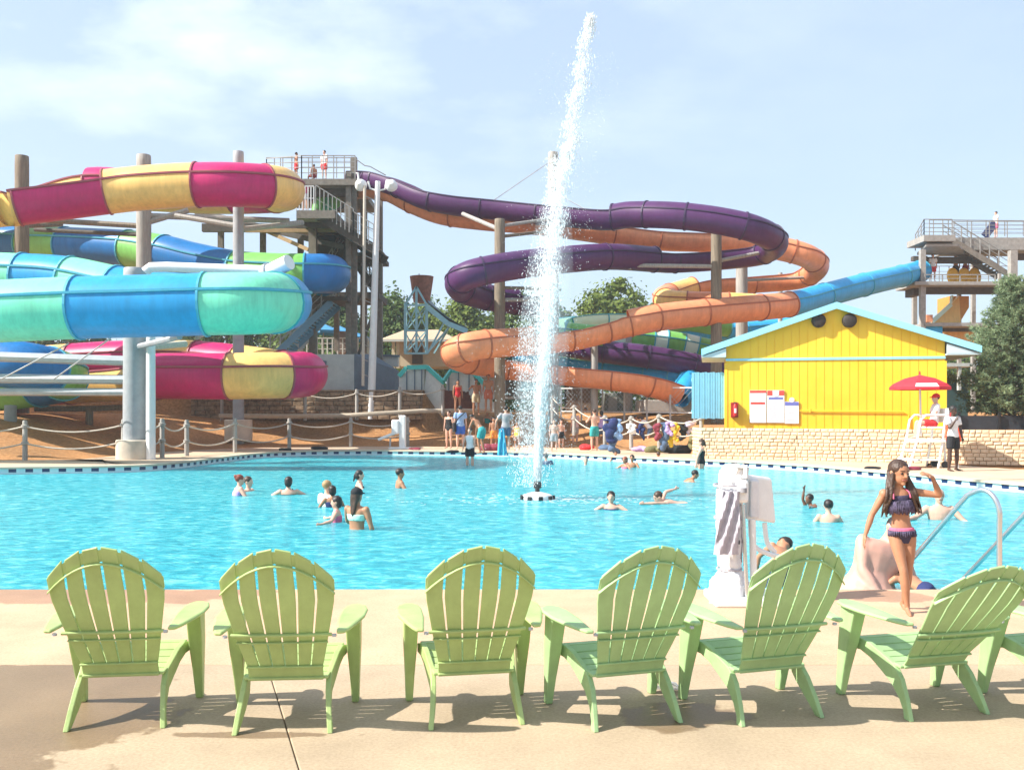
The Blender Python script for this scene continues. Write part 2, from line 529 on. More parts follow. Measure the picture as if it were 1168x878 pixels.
# ---------------------------------------------------------------- water
def water_material():
    m = bpy.data.materials.new('pool_water'); m.use_nodes = True
    nt = m.node_tree; N, L = nt.nodes, nt.links; p = N['Principled BSDF']
    p.inputs['Roughness'].default_value = 0.14; p.inputs['IOR'].default_value = 1.33
    p.inputs['Specular IOR Level'].default_value = 0.16
    # light scatters sideways in the water body, which softens shadows lying on it
    p.subsurface_method = 'BURLEY'
    p.inputs['Subsurface Weight'].default_value = 0.75
    p.inputs['Subsurface Radius'].default_value = (0.8, 1.0, 1.0)
    p.inputs['Subsurface Scale'].default_value = 2.2
    tc = N.new('ShaderNodeTexCoord')
    def noise(sc, det, rough=0.6, st=(1, 1, 1), dist=0.0):
        mp = N.new('ShaderNodeMapping'); mp.inputs['Scale'].default_value = st
        L.new(tc.outputs['Object'], mp.inputs['Vector'])
        n = N.new('ShaderNodeTexNoise'); n.inputs['Scale'].default_value = sc; n.inputs['Detail'].default_value = det
        n.inputs['Roughness'].default_value = rough; n.inputs['Distortion'].default_value = dist
        L.new(mp.outputs[0], n.inputs['Vector']); return n
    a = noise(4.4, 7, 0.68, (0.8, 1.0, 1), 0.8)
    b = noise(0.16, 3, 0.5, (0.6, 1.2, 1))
    rp = N.new('ShaderNodeValToRGB'); e = rp.color_ramp.elements  # light and dark of ripples and caustics, put into the base colour
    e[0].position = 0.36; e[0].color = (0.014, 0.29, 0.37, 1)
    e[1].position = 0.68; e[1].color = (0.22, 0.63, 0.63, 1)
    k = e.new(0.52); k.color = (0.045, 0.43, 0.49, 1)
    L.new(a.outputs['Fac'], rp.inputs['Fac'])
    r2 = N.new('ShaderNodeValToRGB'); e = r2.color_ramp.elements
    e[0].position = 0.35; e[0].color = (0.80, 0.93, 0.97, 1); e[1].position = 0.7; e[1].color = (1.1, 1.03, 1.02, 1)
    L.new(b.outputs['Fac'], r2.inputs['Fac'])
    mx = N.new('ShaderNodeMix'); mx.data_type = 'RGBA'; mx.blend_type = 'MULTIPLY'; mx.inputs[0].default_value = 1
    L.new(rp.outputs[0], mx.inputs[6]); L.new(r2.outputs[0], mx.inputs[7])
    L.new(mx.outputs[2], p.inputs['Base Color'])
    w = noise(4.6, 6, 0.62, (0.7, 1, 1), 0.6)
    bp = N.new('ShaderNodeBump'); bp.inputs['Strength'].default_value = 0.75; bp.inputs['Distance'].default_value = 0.10
    L.new(w.outputs['Fac'], bp.inputs['Height'])
    L.new(bp.outputs[0], p.inputs['Normal'])
    return m

def build_pool():
    mb = MB()
    poly = [V((p.x, p.y, WATER)) - n * 0.0 for p, n in zip(FARP, NRM)]
    # strips from the near edge to the far edge
    vs, fs = [], []
    for p in poly:
        vs.append((p.x, min(NEARY + 0.05, p.y - 0.02), WATER)); vs.append((p.x, p.y, WATER))
    for i in range(len(poly) - 1):
        fs.append((2 * i, 2 * i + 2, 2 * i + 3, 2 * i + 1))
    mb.add(vs, fs)
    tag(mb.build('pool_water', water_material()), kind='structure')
    # tiled far wall: navy squares between white ones, white course below
    tw = mat('white_tile', (0.62, 0.72, 0.74), 0.25, 0.06, 3)
    tn = mat('navy_tile', (0.012, 0.028, 0.10), 0.25, 0.25, 3)
    cop = mat('coping_concrete', (0.56, 0.45, 0.33), 0.8, 0.12, 3, 0.2, 40)
    mb = MB()
    for i in range(len(FARP) - 1):
        a, b = FARP[i], FARP[i + 1]
        for t0, t1, mi in ((0, 0.46, 1), (0.46, 1, 0)):
            p, q = a.lerp(b, t0), a.lerp(b, t1)
            if mi == 1:
                mb.add([(p.x, p.y, -0.15), (q.x, q.y, -0.15), (q.x, q.y, -0.04), (p.x, p.y, -0.04)], [(0, 1, 2, 3)], 1)
                mb.add([(p.x, p.y, -0.4), (q.x, q.y, -0.4), (q.x, q.y, -0.15), (p.x, p.y, -0.15)], [(0, 1, 2, 3)], 0)
            else:
                mb.add([(p.x, p.y, -0.4), (q.x, q.y, -0.4), (q.x, q.y, -0.04), (p.x, p.y, -0.04)], [(0, 1, 2, 3)], 0)
    tag(mb.build('pool_wall', [tw, tn]), kind='structure')
    def strip(name, o0, o1, z0, z1, m):
        mb = MB()
        n = len(FARP)
        vs = []
        for p, q in zip(FARP, NRM):
            a, b = p + q * o0, p + q * o1
            vs += [(a.x, a.y, z0), (a.x, a.y, z1), (b.x, b.y, z1), (b.x, b.y, z0)]
        fs = []
        for i in range(n - 1):
            for k in range(3):
                x = i * 4 + k
                fs.append((x, x + 4, x + 5, x + 1))
        mb.add(vs, fs)
        tag(mb.build(name, m), kind='structure')
    strip('pool_coping', -0.05, 0.38, -0.045, 0.012, cop)
    fd = mat('far_deck_concrete', (0.55, 0.40, 0.27), 0.85, 0.14, 1.2, 0.25, 40)
    strip('far_deck', 0.385, 4.2, -0.2, 0.0, fd)
build_pool()

# ---------------------------------------------------------------- near deck
def deck_material(name, col, stains, damp=(0.58, 0.52, 0.46)):
    m = bpy.data.materials.new(name); m.use_nodes = True
    nt = m.node_tree; N, L = nt.nodes, nt.links; p = N['Principled BSDF']
    tc = N.new('ShaderNodeTexCoord')
    def noise(sc, det, rough=0.6):
        n = N.new('ShaderNodeTexNoise'); n.inputs['Scale'].default_value = sc; n.inputs['Detail'].default_value = det
        n.inputs['Roughness'].default_value = rough
        L.new(tc.outputs['Object'], n.inputs['Vector']); return n
    fine = noise(55, 6, 0.75); mid = noise(1.6, 6, 0.65); wet = noise(1.5, 5, 0.6)
    r1 = N.new('ShaderNodeValToRGB'); e = r1.color_ramp.elements
    e[0].position = 0.3; e[0].color = (*[c * 0.84 for c in col], 1); e[1].position = 0.7; e[1].color = (*[min(1, c * 1.1) for c in col], 1)
    L.new(mid.outputs['Fac'], r1.inputs['Fac'])
    r2 = N.new('ShaderNodeValToRGB'); e = r2.color_ramp.elements
    e[0].position = 0.33; e[0].color = (0.80, 0.78, 0.75, 1); e[1].position = 0.6; e[1].color = (1.04, 1.04, 1.04, 1)
    L.new(fine.outputs['Fac'], r2.inputs['Fac'])
    mx = N.new('ShaderNodeMix'); mx.data_type = 'RGBA'; mx.blend_type = 'MULTIPLY'; mx.inputs[0].default_value = 1
    L.new(r1.outputs[0], mx.inputs[6]); L.new(r2.outputs[0], mx.inputs[7])
    cur = mx.outputs[2]
    mask = None
    for (cx, cy, rx, ry, gain) in stains:
        sub = N.new('ShaderNodeVectorMath'); sub.operation = 'SUBTRACT'; sub.inputs[1].default_value = (cx, cy, 0)
        L.new(tc.outputs['Object'], sub.inputs[0])
        ml = N.new('ShaderNodeVectorMath'); ml.operation = 'MULTIPLY'; ml.inputs[1].default_value = (1 / rx, 1 / ry, 0)
        L.new(sub.outputs[0], ml.inputs[0])
        ln = N.new('ShaderNodeVectorMath'); ln.operation = 'LENGTH'; L.new(ml.outputs[0], ln.inputs[0])
        a = N.new('ShaderNodeMath'); a.operation = 'MULTIPLY_ADD'; a.inputs[1].default_value = 2.6; 
        L.new(wet.outputs['Fac'], a.inputs[0]); a.inputs[2].default_value = -0.3 + gain
        s = N.new('ShaderNodeMath'); s.operation = 'SUBTRACT'; L.new(a.outputs[0], s.inputs[0]); L.new(ln.outputs['Value'], s.inputs[1])
        st = N.new('ShaderNodeMapRange'); st.inputs[1].default_value = 0.0; st.inputs[2].default_value = 0.10
        L.new(s.outputs[0], st.inputs[0])
        if mask is None: mask = st.outputs[0]
        else:
            q = N.new('ShaderNodeMath'); q.operation = 'MAXIMUM'; L.new(mask, q.inputs[0]); L.new(st.outputs[0], q.inputs[1]); mask = q.outputs[0]
    if mask is not None:
        dk = N.new('ShaderNodeMix'); dk.data_type = 'RGBA'; dk.blend_type = 'MULTIPLY'
        dk.inputs[7].default_value = (*damp, 1)
        L.new(mask, dk.inputs[0]); L.new(cur, dk.inputs[6]); cur = dk.outputs[2]
        rr = N.new('ShaderNodeMapRange'); rr.inputs[3].default_value = 0.9; rr.inputs[4].default_value = 0.42
        L.new(mask, rr.inputs[0]); L.new(rr.outputs[0], p.inputs['Roughness'])
    else:
        p.inputs['Roughness'].default_value = 0.9
    p.inputs['Specular IOR Level'].default_value = 0.3
    L.new(cur, p.inputs['Base Color'])
    bp = N.new('ShaderNodeBump'); bp.inputs['Strength'].default_value = 0.22; bp.inputs['Distance'].default_value = 0.01
    L.new(fine.outputs['Fac'], bp.inputs['Height']); L.new(bp.outputs[0], p.inputs['Normal'])
    return m

JY = 6.02
def build_deck():
    m1 = deck_material('sandy_concrete', (0.425, 0.33, 0.225), [(-2.95, 5.0, 0.78, 0.85, 0.35), (-1.2, 4.72, 0.5, 0.06, 0.0), (0.95, 5.02, 0.34, 0.22, 0.25)])
    m2 = deck_material('peach_concrete', (0.58, 0.37, 0.24), [(-4.2, 8.3, 1.6, 0.32, 0.3), (3.3, 8.2, 0.5, 0.25, 0.0)], (0.72, 0.66, 0.63))
    # near slab in two pieces with a saw-cut joint between them
    def slab(name, pts, m, z=0.0):
        mb = MB(); mb.hexa([V((x, y, z - 0.25)) for x, y in pts], [V((x, y, z)) for x, y in pts])
        tag(mb.build(name, m, bevel=0.006), kind='structure')
    jx0, jx1 = -1.60, -0.98   # joint at y=JY and y=4.25
    sl_ = (jx1 - jx0) / (4.25 - JY)
    xb = jx0 + sl_ * (-5 - JY)
    g = 0.003
    slab('concrete_slab', [(-30, -5), (xb - g, -5), (jx0 - g, JY - g), (-30, JY - g)], m1)
    slab('concrete_slab', [(xb + g, -5), (30, -5), (30, JY - g), (jx0 + g, JY - g)], m1)
    slab('pool_deck', [(-30, JY + g), (30, JY + g), (30, NEARY), (-30, NEARY)], m2, 0.0)
    mb = MB(); mb.box((0, NEARY + 0.02, -0.3), (60, 0.03, 0.5)); tag(mb.build('pool_wall', mat('white_tile', (0, 0, 0))), kind='structure')
    # bullnose coping of the near edge
build_deck()
# ============================================================ CHAIRS
def top_arc(u):     # height of back's top edge as a function of u in -1..1 (half width .29)
    return 0.985 - 0.155 * abs(u) ** 2.0

def back_pt(x, s):  # point of the backrest: s 0..1 from bottom rail to top, slight dish across
    y = 0.135 - 0.335 * s
    z = 0.285 + 0.70 * s
    return V((x, y, z))

def make_chair():
    root = thing('adirondack_chair', '', 'chair', (0, 0, 0), 0, 'green adirondack chairs lined up facing the pool')
    # backrest slats, fanned; width interpolates .185 (bottom) -> .275 half width (top)
    n = 6
    zt0 = 0.985
    for i in range(n):
        mb = MB()
        gap = 0.0052
        rows = []
        K = 12
        for k in range(K + 1):
            t = k / K
            def halfw(s):
                return lerp(0.187, 0.285, max(0.0, min(1, s / 0.62)) ** 0.9) if s < 0.62 else lerp(0.285, 0.272, (s - 0.62) / 0.38)
            row = []
            for e in (0, 1):
                u = -1 + 2 * (i + e) / n
                ztop = top_arc(u)
                stop = (ztop - 0.285) / 0.70
                s = t * stop
                x = u * halfw(s) + (gap if e == 0 else -gap) * (0.5 + s)
                # dish: centre further back than the edges
                p = back_pt(x, s)
                p.y -= 0.035 * (1 - u * u) * s + 0.018 * math.sin(s * PI)
                row.append(p)
            rows.append(row)
        nrm = V((0, 0.90, 0.43))
        th = 0.013
        vs = []
        for a, b in rows:
            vs += [a, b, b + nrm * th, a + nrm * th]
        # small stiffening lips on the rear of the slat edges
        fs = []
        for k in range(K):
            for q in range(4):
                x0, x1 = k * 4 + q, k * 4 + (q + 1) % 4
                fs.append((x0, x1, x1 + 4, x0 + 4))
        fs += [(3, 2, 1, 0), tuple(K * 4 + q for q in range(4))]
        mb.add(vs, fs)
        mb.build('back_slat', CHAIR, root, bevel=0.004)
    # curved rear rails of the back
    def rail(s_of_u, wid, off, name, ov=1.0, depth=0.022):
        mb = MB(); rings = []
        for k in range(17):
            u = -1 + 2 * k / 16
            s = s_of_u(u)
            hw = lerp(0.187, 0.285, max(0.0, min(1, s / 0.62)) ** 0.9) if s < 0.62 else lerp(0.285, 0.272, (s - 0.62) / 0.38)
            p = back_pt(u * hw * ov, s); p.y -= 0.035 * (1 - u * u) * s + 0.018 * math.sin(s * PI)
            up = V((0, -0.43, 0.90)); bk = V((0, -0.90, -0.43))
            a = p + bk * off
            rings.append([a - up * wid / 2, a + bk * depth - up * wid / 2, a + bk * depth + up * wid / 2, a + up * wid / 2])
        mb.loft(rings)
        mb.build(name, CHAIR, root, bevel=0.004)
    st = lambda u: (top_arc(u) - 0.285) / 0.70
    rail(lambda u: st(u) - 0.118, 0.010, 0.001, 'back_rib', depth=0.016)
    # thin web closing the gaps between the slats near the top, set in front of them
    rail(lambda u: st(u) - 0.066, 0.070, -0.010, 'top_band', depth=0.006)
    rail(lambda u: 0.335, 0.015, 0.001, 'back_rail', 1.05, 0.017)
    rail(lambda u: 0.27, 0.008, 0.001, 'back_rib', 1.0, 0.014)
    rail(lambda u: 0.06, 0.010, 0.001, 'back_rib', 1.0, 0.014)
    rail(lambda u: 0.015, 0.075, -0.004, 'lower_rail', 1.02, 0.010)
    rail(lambda u: -0.035, 0.016, -0.004, 'back_rib', 1.04, 0.026)
    # seat slats following a dished curve
    prof = []
    for k in range(7):
        t = k / 6
        prof.append((lerp(0.505, 0.14, t), 0.375 - 0.115 * t - 0.02 * math.sin(t * PI) - (0.03 if k == 0 else 0)))
    for k in range(6):
        (y0, z0), (y1, z1) = prof[k], prof[k + 1]
        dy, dz = y1 - y0, z1 - z0
        g = 0.05
        mb = MB()
        a, b = (y0 + dy * g, z0 + dz * g), (y1 - dy * g, z1 - dz * g)
        hw = lerp(0.262, 0.225, k / 5)
        hw1 = lerp(0.262, 0.225, (k + 1) / 5)
        q0 = [V((-hw, a[0], a[1] - 0.014)), V((hw, a[0], a[1] - 0.014)), V((hw1, b[0], b[1] - 0.014)), V((-hw1, b[0], b[1] - 0.014))]
        mb.hexa([p for p in q0], [p + V((0, 0, 0.016)) for p in q0])
        mb.build('seat_slat', CHAIR, root, bevel=0.004)
    for sx in (-1, 1):
        # side rail that runs from the seat front down into the rear leg
        mb = MB()
        top = [(0.505, 0.335), (0.435, 0.352), (0.36, 0.335), (0.27, 0.30), (0.19, 0.265), (0.12, 0.20), (0.06, 0.10), (0.015, 0.0)]
        bot = [(0.505, 0.285), (0.435, 0.282), (0.36, 0.255), (0.28, 0.205), (0.21, 0.155), (0.135, 0.09), (0.085, 0.035), (0.068, 0.0)]
        rings = []
        for j, ((ya, za), (yb, zb)) in enumerate(zip(top, bot)):
            t = j / 7
            xc = sx * (lerp(0.262, 0.212, min(1, t * 1.6)) + (0.03 * max(0, t - 0.6) / 0.4))
            w = lerp(0.034, 0.026, t)
            rings.append([V((xc - w / 2, ya, za)), V((xc + w / 2, ya, za)), V((xc + w / 2, yb, zb)), V((xc - w / 2, yb, zb))])
        mb.loft(rings)
        mb.build('rear_leg', CHAIR, root, bevel=0.005)
        # front leg: tapered panel, hollow at the back
        mb = MB()
        x0 = sx * 0.318
        rings = []
        for z, w, dpt, yc in ((0.0, 0.040, 0.050, 0.545), (0.16, 0.054, 0.070, 0.51), (0.34, 0.074, 0.105, 0.465), (0.535, 0.082, 0.135, 0.415)):
            xo = x0 + sx * 0.004
            rings.append([V((xo - w / 2, yc - dpt / 2, z)), V((xo + w / 2, yc - dpt / 2, z)), V((xo + w / 2, yc + dpt / 2, z)), V((xo - w / 2, yc + dpt / 2, z))])
        mb.loft(rings)
        mb.build('front_leg', CHAIR, root, bevel=0.008)
        # paddle armrest, narrow at the back and broad and rounded in front
        mb = MB()
        ins = [(0.285, -0.06), (0.275, 0.06), (0.262, 0.21), (0.262, 0.39), (0.275, 0.475), (0.30, 0.525)]
        outs = [(0.345, 0.53), (0.387, 0.485), (0.404, 0.405), (0.40, 0.27), (0.375, 0.14), (0.345, 0.015), (0.325, -0.05)]
        poly = [V((sx * x, y, 0)) for x, y in ins + outs]
        if sx < 0: poly = poly[::-1]
        def za(y): return 0.548 + 0.012 * sst(0, 0.5, y)
        mb.hexa([V((p.x, p.y, za(p.y) - 0.020)) for p in poly], [V((p.x, p.y, za(p.y))) for p in poly])
        mb.build('armrest', CHAIR, root, bevel=0.009)
        # bolt heads where the arm meets the back rail
        mb = MB(); mb.lathe((sx * 0.272, -0.045, 0.515), [(0.0, 0.0), (0.012, 0.0), (0.012, 0.012), (0.0, 0.012)], 10)
        mb.build('bolt', GALV, root)
    mb = MB(); mb.box((0, 0.49, 0.31), (0.50, 0.025, 0.075)); mb.build('front_apron', CHAIR, root, bevel=0.006)
    return root

CHAIRS = [  # rear foot centre px, py, yaw (deg, left positive)
    (129, 834, 7, 'leftmost green slatted adirondack chair, beside the big wet stain on the concrete'),
    (321, 839, 4, 'second green adirondack chair from the left, standing over the thin joint in the concrete'),
    (545, 831, 10, 'third green adirondack chair from the left, directly below the fountain'),
    (731, 831, 17, 'fourth green adirondack chair from the left, just left of the white covered pool lift'),
    (896, 825, 17, 'fifth green adirondack chair from the left, just right of the covered pool lift'),
    (1087, 820, 14, 'sixth green adirondack chair from the left, in front of the walking girl and steel handrail'),
    (1262, 818, 14, 'green adirondack chair cut off by the right edge, only arm and seat showing'),
]
proto = make_chair()
for i, (px, py, yaw, lab) in enumerate(CHAIRS):
    o = proto if i == 0 else copy_tree(proto)
    d = gd(py)
    o.location = ((px - CX) / F * d, d, 0.0)
    o.rotation_euler = (0, 0, R(yaw))
    o['label'] = lab
    if i >= 3:
        for ch in o.children:
            if ch.name.split('.')[0] != 'bolt':
                ch.material_slots[0].link = 'OBJECT'; ch.material_slots[0].material = CHAIR2
    if i >= 5:   # these two lean further back
        a = R(13); piv = V((0, 0.135, 0.285)); m = Matrix.Rotation(a, 3, 'X')
        for ch in o.children:
            if ch.name.split('.')[0] in ('back_slat', 'back_rib', 'top_band', 'back_rail', 'lower_rail'):
                ch.rotation_euler = (a, 0, 0); ch.location = piv - m @ piv
# ============================================================ WATER SLIDES
def frames(pts):
    out = []
    for i, p in enumerate(pts):
        t = (pts[min(i + 1, len(pts) - 1)] - pts[max(i - 1, 0)]).normalized()
        s = t.cross(V((0, 0, 1))).normalized()
        out.append((p, s, s.cross(t).normalized(), t))
    return out

def ring_pts(fr, r, a0, a1, n):
    p, s, u, t = fr
    return [p + (s * math.cos(lerp(a0, a1, k / n)) + u * math.sin(lerp(a0, a1, k / n))) * r for k in range(n + 1)]

def slide(name, label, ctrl, r, sections, seam, K=8, hood=0.0, lip=20, cat='water slide'):
    """ctrl: (px,py,d) centre line.  sections: (start, end, material, 'tube'|'trough') in control units."""
    root = wthing(name, label, cat)
    pts = [at(*c) for c in ctrl]
    sp = cspline(pts, K)
    fr = frames(sp)
    for (a, b, m, kind) in sections:
        i0, i1 = int(round(a * K)), min(len(fr) - 1, int(round(b * K)))
        if i1 <= i0: continue
        seg = fr[i0:i1 + 1]
        mb = MB()
        if kind == 'tube':
            rings = [ring_pts(f, r, 0, 2 * PI, 24)[:-1] for f in seg]
            mb.loft(rings, cap=False)
            inner = [ring_pts(f, r * 0.94, 0, 2 * PI, 24)[:-1][::-1] for f in (seg[0], seg[-1])]
            # annulus at both ends
            for f, sgn in ((seg[0], 1), (seg[-1], -1)):
                o, q = ring_pts(f, r, 0, 2 * PI, 24)[:-1], ring_pts(f, r * 0.93, 0, 2 * PI, 24)[:-1]
                for k in range(24):
                    e = (k + 1) % 24
                    mb.add([o[k], o[e], q[e], q[k]], [(0, 1, 2, 3) if sgn > 0 else (3, 2, 1, 0)])
            rings = [ring_pts(f, r * 0.93, 0, 2 * PI, 24)[:-1][::-1] for f in seg]
            mb.loft(rings, cap=False)
        else:
            a0, a1 = R(-180 - lip), R(lip)
            rings = []
            for f in seg:
                o = ring_pts(f, r, a0, a1, 18)
                q = ring_pts(f, r * 0.93, a0, a1, 18)[::-1]
                rings.append(o + q)
            mb.loft(rings)
        sec = mb.build('slide_section', m, root, smooth=40)
        # side seam flanges and end flange of the section
        mb = MB()
        for ang in (lip, 180 - lip):
            rg = []
            for p, s, u, t in seg:
                c = p + (s * math.cos(R(ang)) + u * math.sin(R(ang))) * r
                o = (s * math.cos(R(ang)) + u * math.sin(R(ang)))
                w, h = 0.055 * r / 0.9 + 0.01, 0.028 * r / 0.9 + 0.006
                rg.append([c - u * h - o * 0.02, c - u * h + o * w, c + u * h + o * w, c + u * h - o * 0.02])
            mb.loft(rg)
        f = seg[0]
        p, s, u, t = f
        a0, a1 = (0, 2 * PI) if kind == 'tube' else (R(-180 - lip), R(lip))
        n = 24
        rr = r * 1.045 + 0.01
        hw = 0.035
        rg = []
        for off in (-hw, hw):
            g = (p + t * off, s, u, t)
            rg.append((ring_pts(g, r * 0.99, a0, a1, n), ring_pts(g, rr, a0, a1, n)))
        for k in range(n):
            i_, o_ = rg[0]; i2, o2 = rg[1]
            mb.add([o_[k], o_[k + 1], o2[k + 1], o2[k], i_[k], i_[k + 1], i2[k + 1], i2[k]],
                   [(0, 1, 2, 3), (0, 4, 5, 1), (3, 2, 6, 7)])
        mb.build('flange', D_BLUE if m is CYANF else seam, sec, smooth=30)
    return root, fr

def auto_sections(bounds, mats, kinds):
    out = []
    for i in range(len(bounds) - 1):
        out.append((bounds[i], bounds[i + 1], mats[i % len(mats)], kinds(0.5 * (bounds[i] + bounds[i + 1])) if callable(kinds) else kinds))
    return out

T, G_ = 'tube', 'trough'
# --- A: magenta and yellow, high on the left
slide('tube_slide', 'magenta and yellow raft slide, the highest of the left slides, just below the post tops',
      [(-250, 250, 45), (-120, 245, 39.8), (0, 233, 39.0), (20, 231.5, 39.0), (122, 219, 40), (170, 214, 40), (225, 211, 40), (270, 211, 40.1), (316, 214, 41.4), (321, 219, 44.2), (280, 222, 45.8), (235, 222, 46.4), (170, 219, 46.5), (105, 213, 46.5), (30, 232, 47), (-80, 244, 47)],
      0.95, [(0, 1, MAGENTA, G_), (1, 3, YELLOW, G_), (3, 4, MAGENTA, G_), (4, 6, YELLOW, T), (6, 7.62, MAGENTA, T), (7.62, 9.2, YELLOW, T), (9.2, 10.2, MAGENTA, T), (10.2, 12, YELLOW, T), (12, 13, MAGENTA, T), (13, 15, YELLOW, G_)], D_MAG)
# --- B: aqua and blue, nearest
slide('tube_slide', 'big aqua green and bright blue raft slide, nearest to the pool at the left',
      [(-220, 366, 29), (-80, 360, 28.2), (0, 355, 28), (90, 351, 28), (165, 349, 28), (235, 347, 28), (290, 346, 28.2), (317, 345, 29.6), (321, 345, 31.6), (292, 345, 33.3), (230, 342, 34.5), (150, 335, 35), (80, 321, 35.5), (27, 317, 35.8), (-60, 315, 36), (-160, 318, 36)],
      0.95, [(0, 3, AQUA, T), (3, 5, SKYBL, T), (5, 6.8, AQUA, T), (6.8, 8.5, SKYBL, T), (8.5, 10, AQUA, T), (10, 11.2, SKYBL, T), (11.2, 12, AQUA, T), (12, 13, SKYBL, T), (13, 15, AQUA, T)], D_BLUE)
# --- C: blue and leaf green behind B
slide('tube_slide', 'deep blue and leaf green tube slide winding behind the aqua one under the tower deck',
      [(-60, 272, 50), (30, 278, 49), (75, 280, 48), (147, 284, 47), (187, 290, 46), (222, 299, 45.5), (268, 308, 45), (310, 311, 44.6), (348, 312, 44.3), (372, 312, 45.0), (377, 314, 47), (350, 318, 49), (290, 322, 50), (200, 324, 50)],
      0.95, [(0, 1, DEEPBL, T), (1, 2, GREENF, T), (2, 3, DEEPBL, T), (3, 4, GREENF, T), (4, 6, DEEPBL, T), (6, 8, GREENF, T), (8, 10.5, DEEPBL, T), (10.5, 13, GREENF, T)], D_BLUE)
# --- D: magenta and yellow, lowest
slide('tube_slide', 'low magenta and yellow raft slide winding just above the mulch behind the concrete post',
      [(-80, 450, 42), (20, 440, 41.5), (80, 436, 40.5), (140, 432, 39.4), (178, 429, 38.3), (220, 429, 37.8), (262, 429, 37.6), (305, 428, 37.7), (338, 428, 38.6), (348, 426, 40.5), (322, 423, 42.6), (272, 416, 43.8), (225, 411, 44.5), (160, 410, 45), (105, 412, 45.5), (20, 418, 46)],
      0.95, [(0, 2, MAGENTA, G_), (2, 4, YELLOW, G_), (4, 6, MAGENTA, T), (6, 7.55, YELLOW, T), (7.55, 10, MAGENTA, T), (10, 11, YELLOW, T), (11, 12, MAGENTA, T), (12, 13, YELLOW, T), (13, 14.2, MAGENTA, T), (14.2, 15, YELLOW, T)], D_MAG)
# --- E: blue and green, low left
slide('tube_slide', 'deep blue and leaf green tube slide at the left edge below the aqua one',
      [(-160, 404, 35.5), (-60, 408, 34.8), (10, 415, 34.2), (48, 421, 34.6), (70, 427, 36), (70, 433, 37.4), (45, 439, 38.4), (-10, 445, 39), (-100, 449, 39.5)],
      0.90, [(0, 1.4, GREENF, T), (1.4, 3.3, DEEPBL, T), (3.3, 4.6, GREENF, T), (4.6, 6, DEEPBL, T), (6, 8, GREENF, T)], D_BLUE)
# --- purple body slide
PP = [(404, 203, 50), (430, 204, 49), (455, 212, 48), (485, 225, 47), (520, 232, 46.5), (570, 237, 46), (630, 243, 45), (690, 248, 44), (720, 245, 43.5), (770, 246, 42.5), (820, 252, 42), (862, 262, 42), (884, 276, 43.5), (868, 288, 45.5), (820, 294, 46), (770, 297, 45.5), (746, 296, 45), (690, 293, 43.5), (618, 299, 41.5), (562, 307, 40), (530, 316, 40.2), (524, 327, 41.8), (546, 337, 43.5), (588, 344, 44.5), (624, 347, 45.5)]
slide('tube_slide', 'dark purple body slide dropping from the top deck and looping behind the fountain jet', PP, 0.62,
      [(0, 1, PURPLE, G_), (1, 2, PURPLE, G_), (2, 3.2, PURPLE, G_), (3.2, 4.6, PURPLE, G_), (4.6, 5.7, PURPLE, G_), (5.7, 7.2, PURPLE, G_), (7.2, 8.4, PURPLE, T), (8.4, 9.2, PURPLE, T), (9.2, 10.6, PURPLE, T), (10.6, 11.6, PURPLE, T), (11.6, 12.9, PURPLE, T), (12.9, 14, PURPLE, G_), (14, 15, PURPLE, G_), (15, 16, PURPLE, G_), (16, 17, PURPLE, T), (17, 18, PURPLE, T), (18, 19.3, PURPLE, T), (19.3, 20.3, PURPLE, T), (20.3, 21.3, PURPLE, T), (21.3, 22.2, PURPLE, T), (22.2, 23, PURPLE, T), (23, 24, PURPLE, G_)], D_PUR)
# --- orange body slide beneath it
OO = [(404, 214, 50.6), (440, 216, 49.6), (470, 230, 48.6), (505, 243, 48), (550, 249, 47.5), (600, 253, 47), (650, 259, 47), (700, 266, 47), (750, 272, 47.5), (800, 274, 48), (850, 277, 48.5), (892, 284, 48.5), (922, 293, 48.6), (932, 305, 50), (912, 317, 52), (860, 322, 52.5), (805, 326, 52), (772, 334, 51), (757, 340, 49.6), (772, 345, 48.4), (830, 347, 48), (880, 350, 48)]
slide('tube_slide', 'orange body slide running beneath the purple one and turning at the far right', OO, 0.62,
      [(0, 1, ORANGE, G_), (1, 2, ORANGE, G_), (2, 3.3, ORANGE, G_), (3.3, 4.4, ORANGE, G_), (4.4, 5.5, ORANGE, G_), (5.5, 7, ORANGE, G_), (7, 8, ORANGE, G_), (8, 9.2, ORANGE, G_), (9.2, 10.4, ORANGE, G_), (10.4, 11.4, ORANGE, T), (11.4, 12.4, ORANGE, T), (12.4, 13.6, ORANGE, T), (13.6, 15, ORANGE, G_), (15, 16.4, ORANGE, G_), (16.4, 17.4, YELLOW, T), (17.4, 18.4, ORANGE, T), (18.4, 19.2, YELLOW, T), (19.2, 20, ORANGE, T), (20, 21, YELLOW, T)], D_ORA)
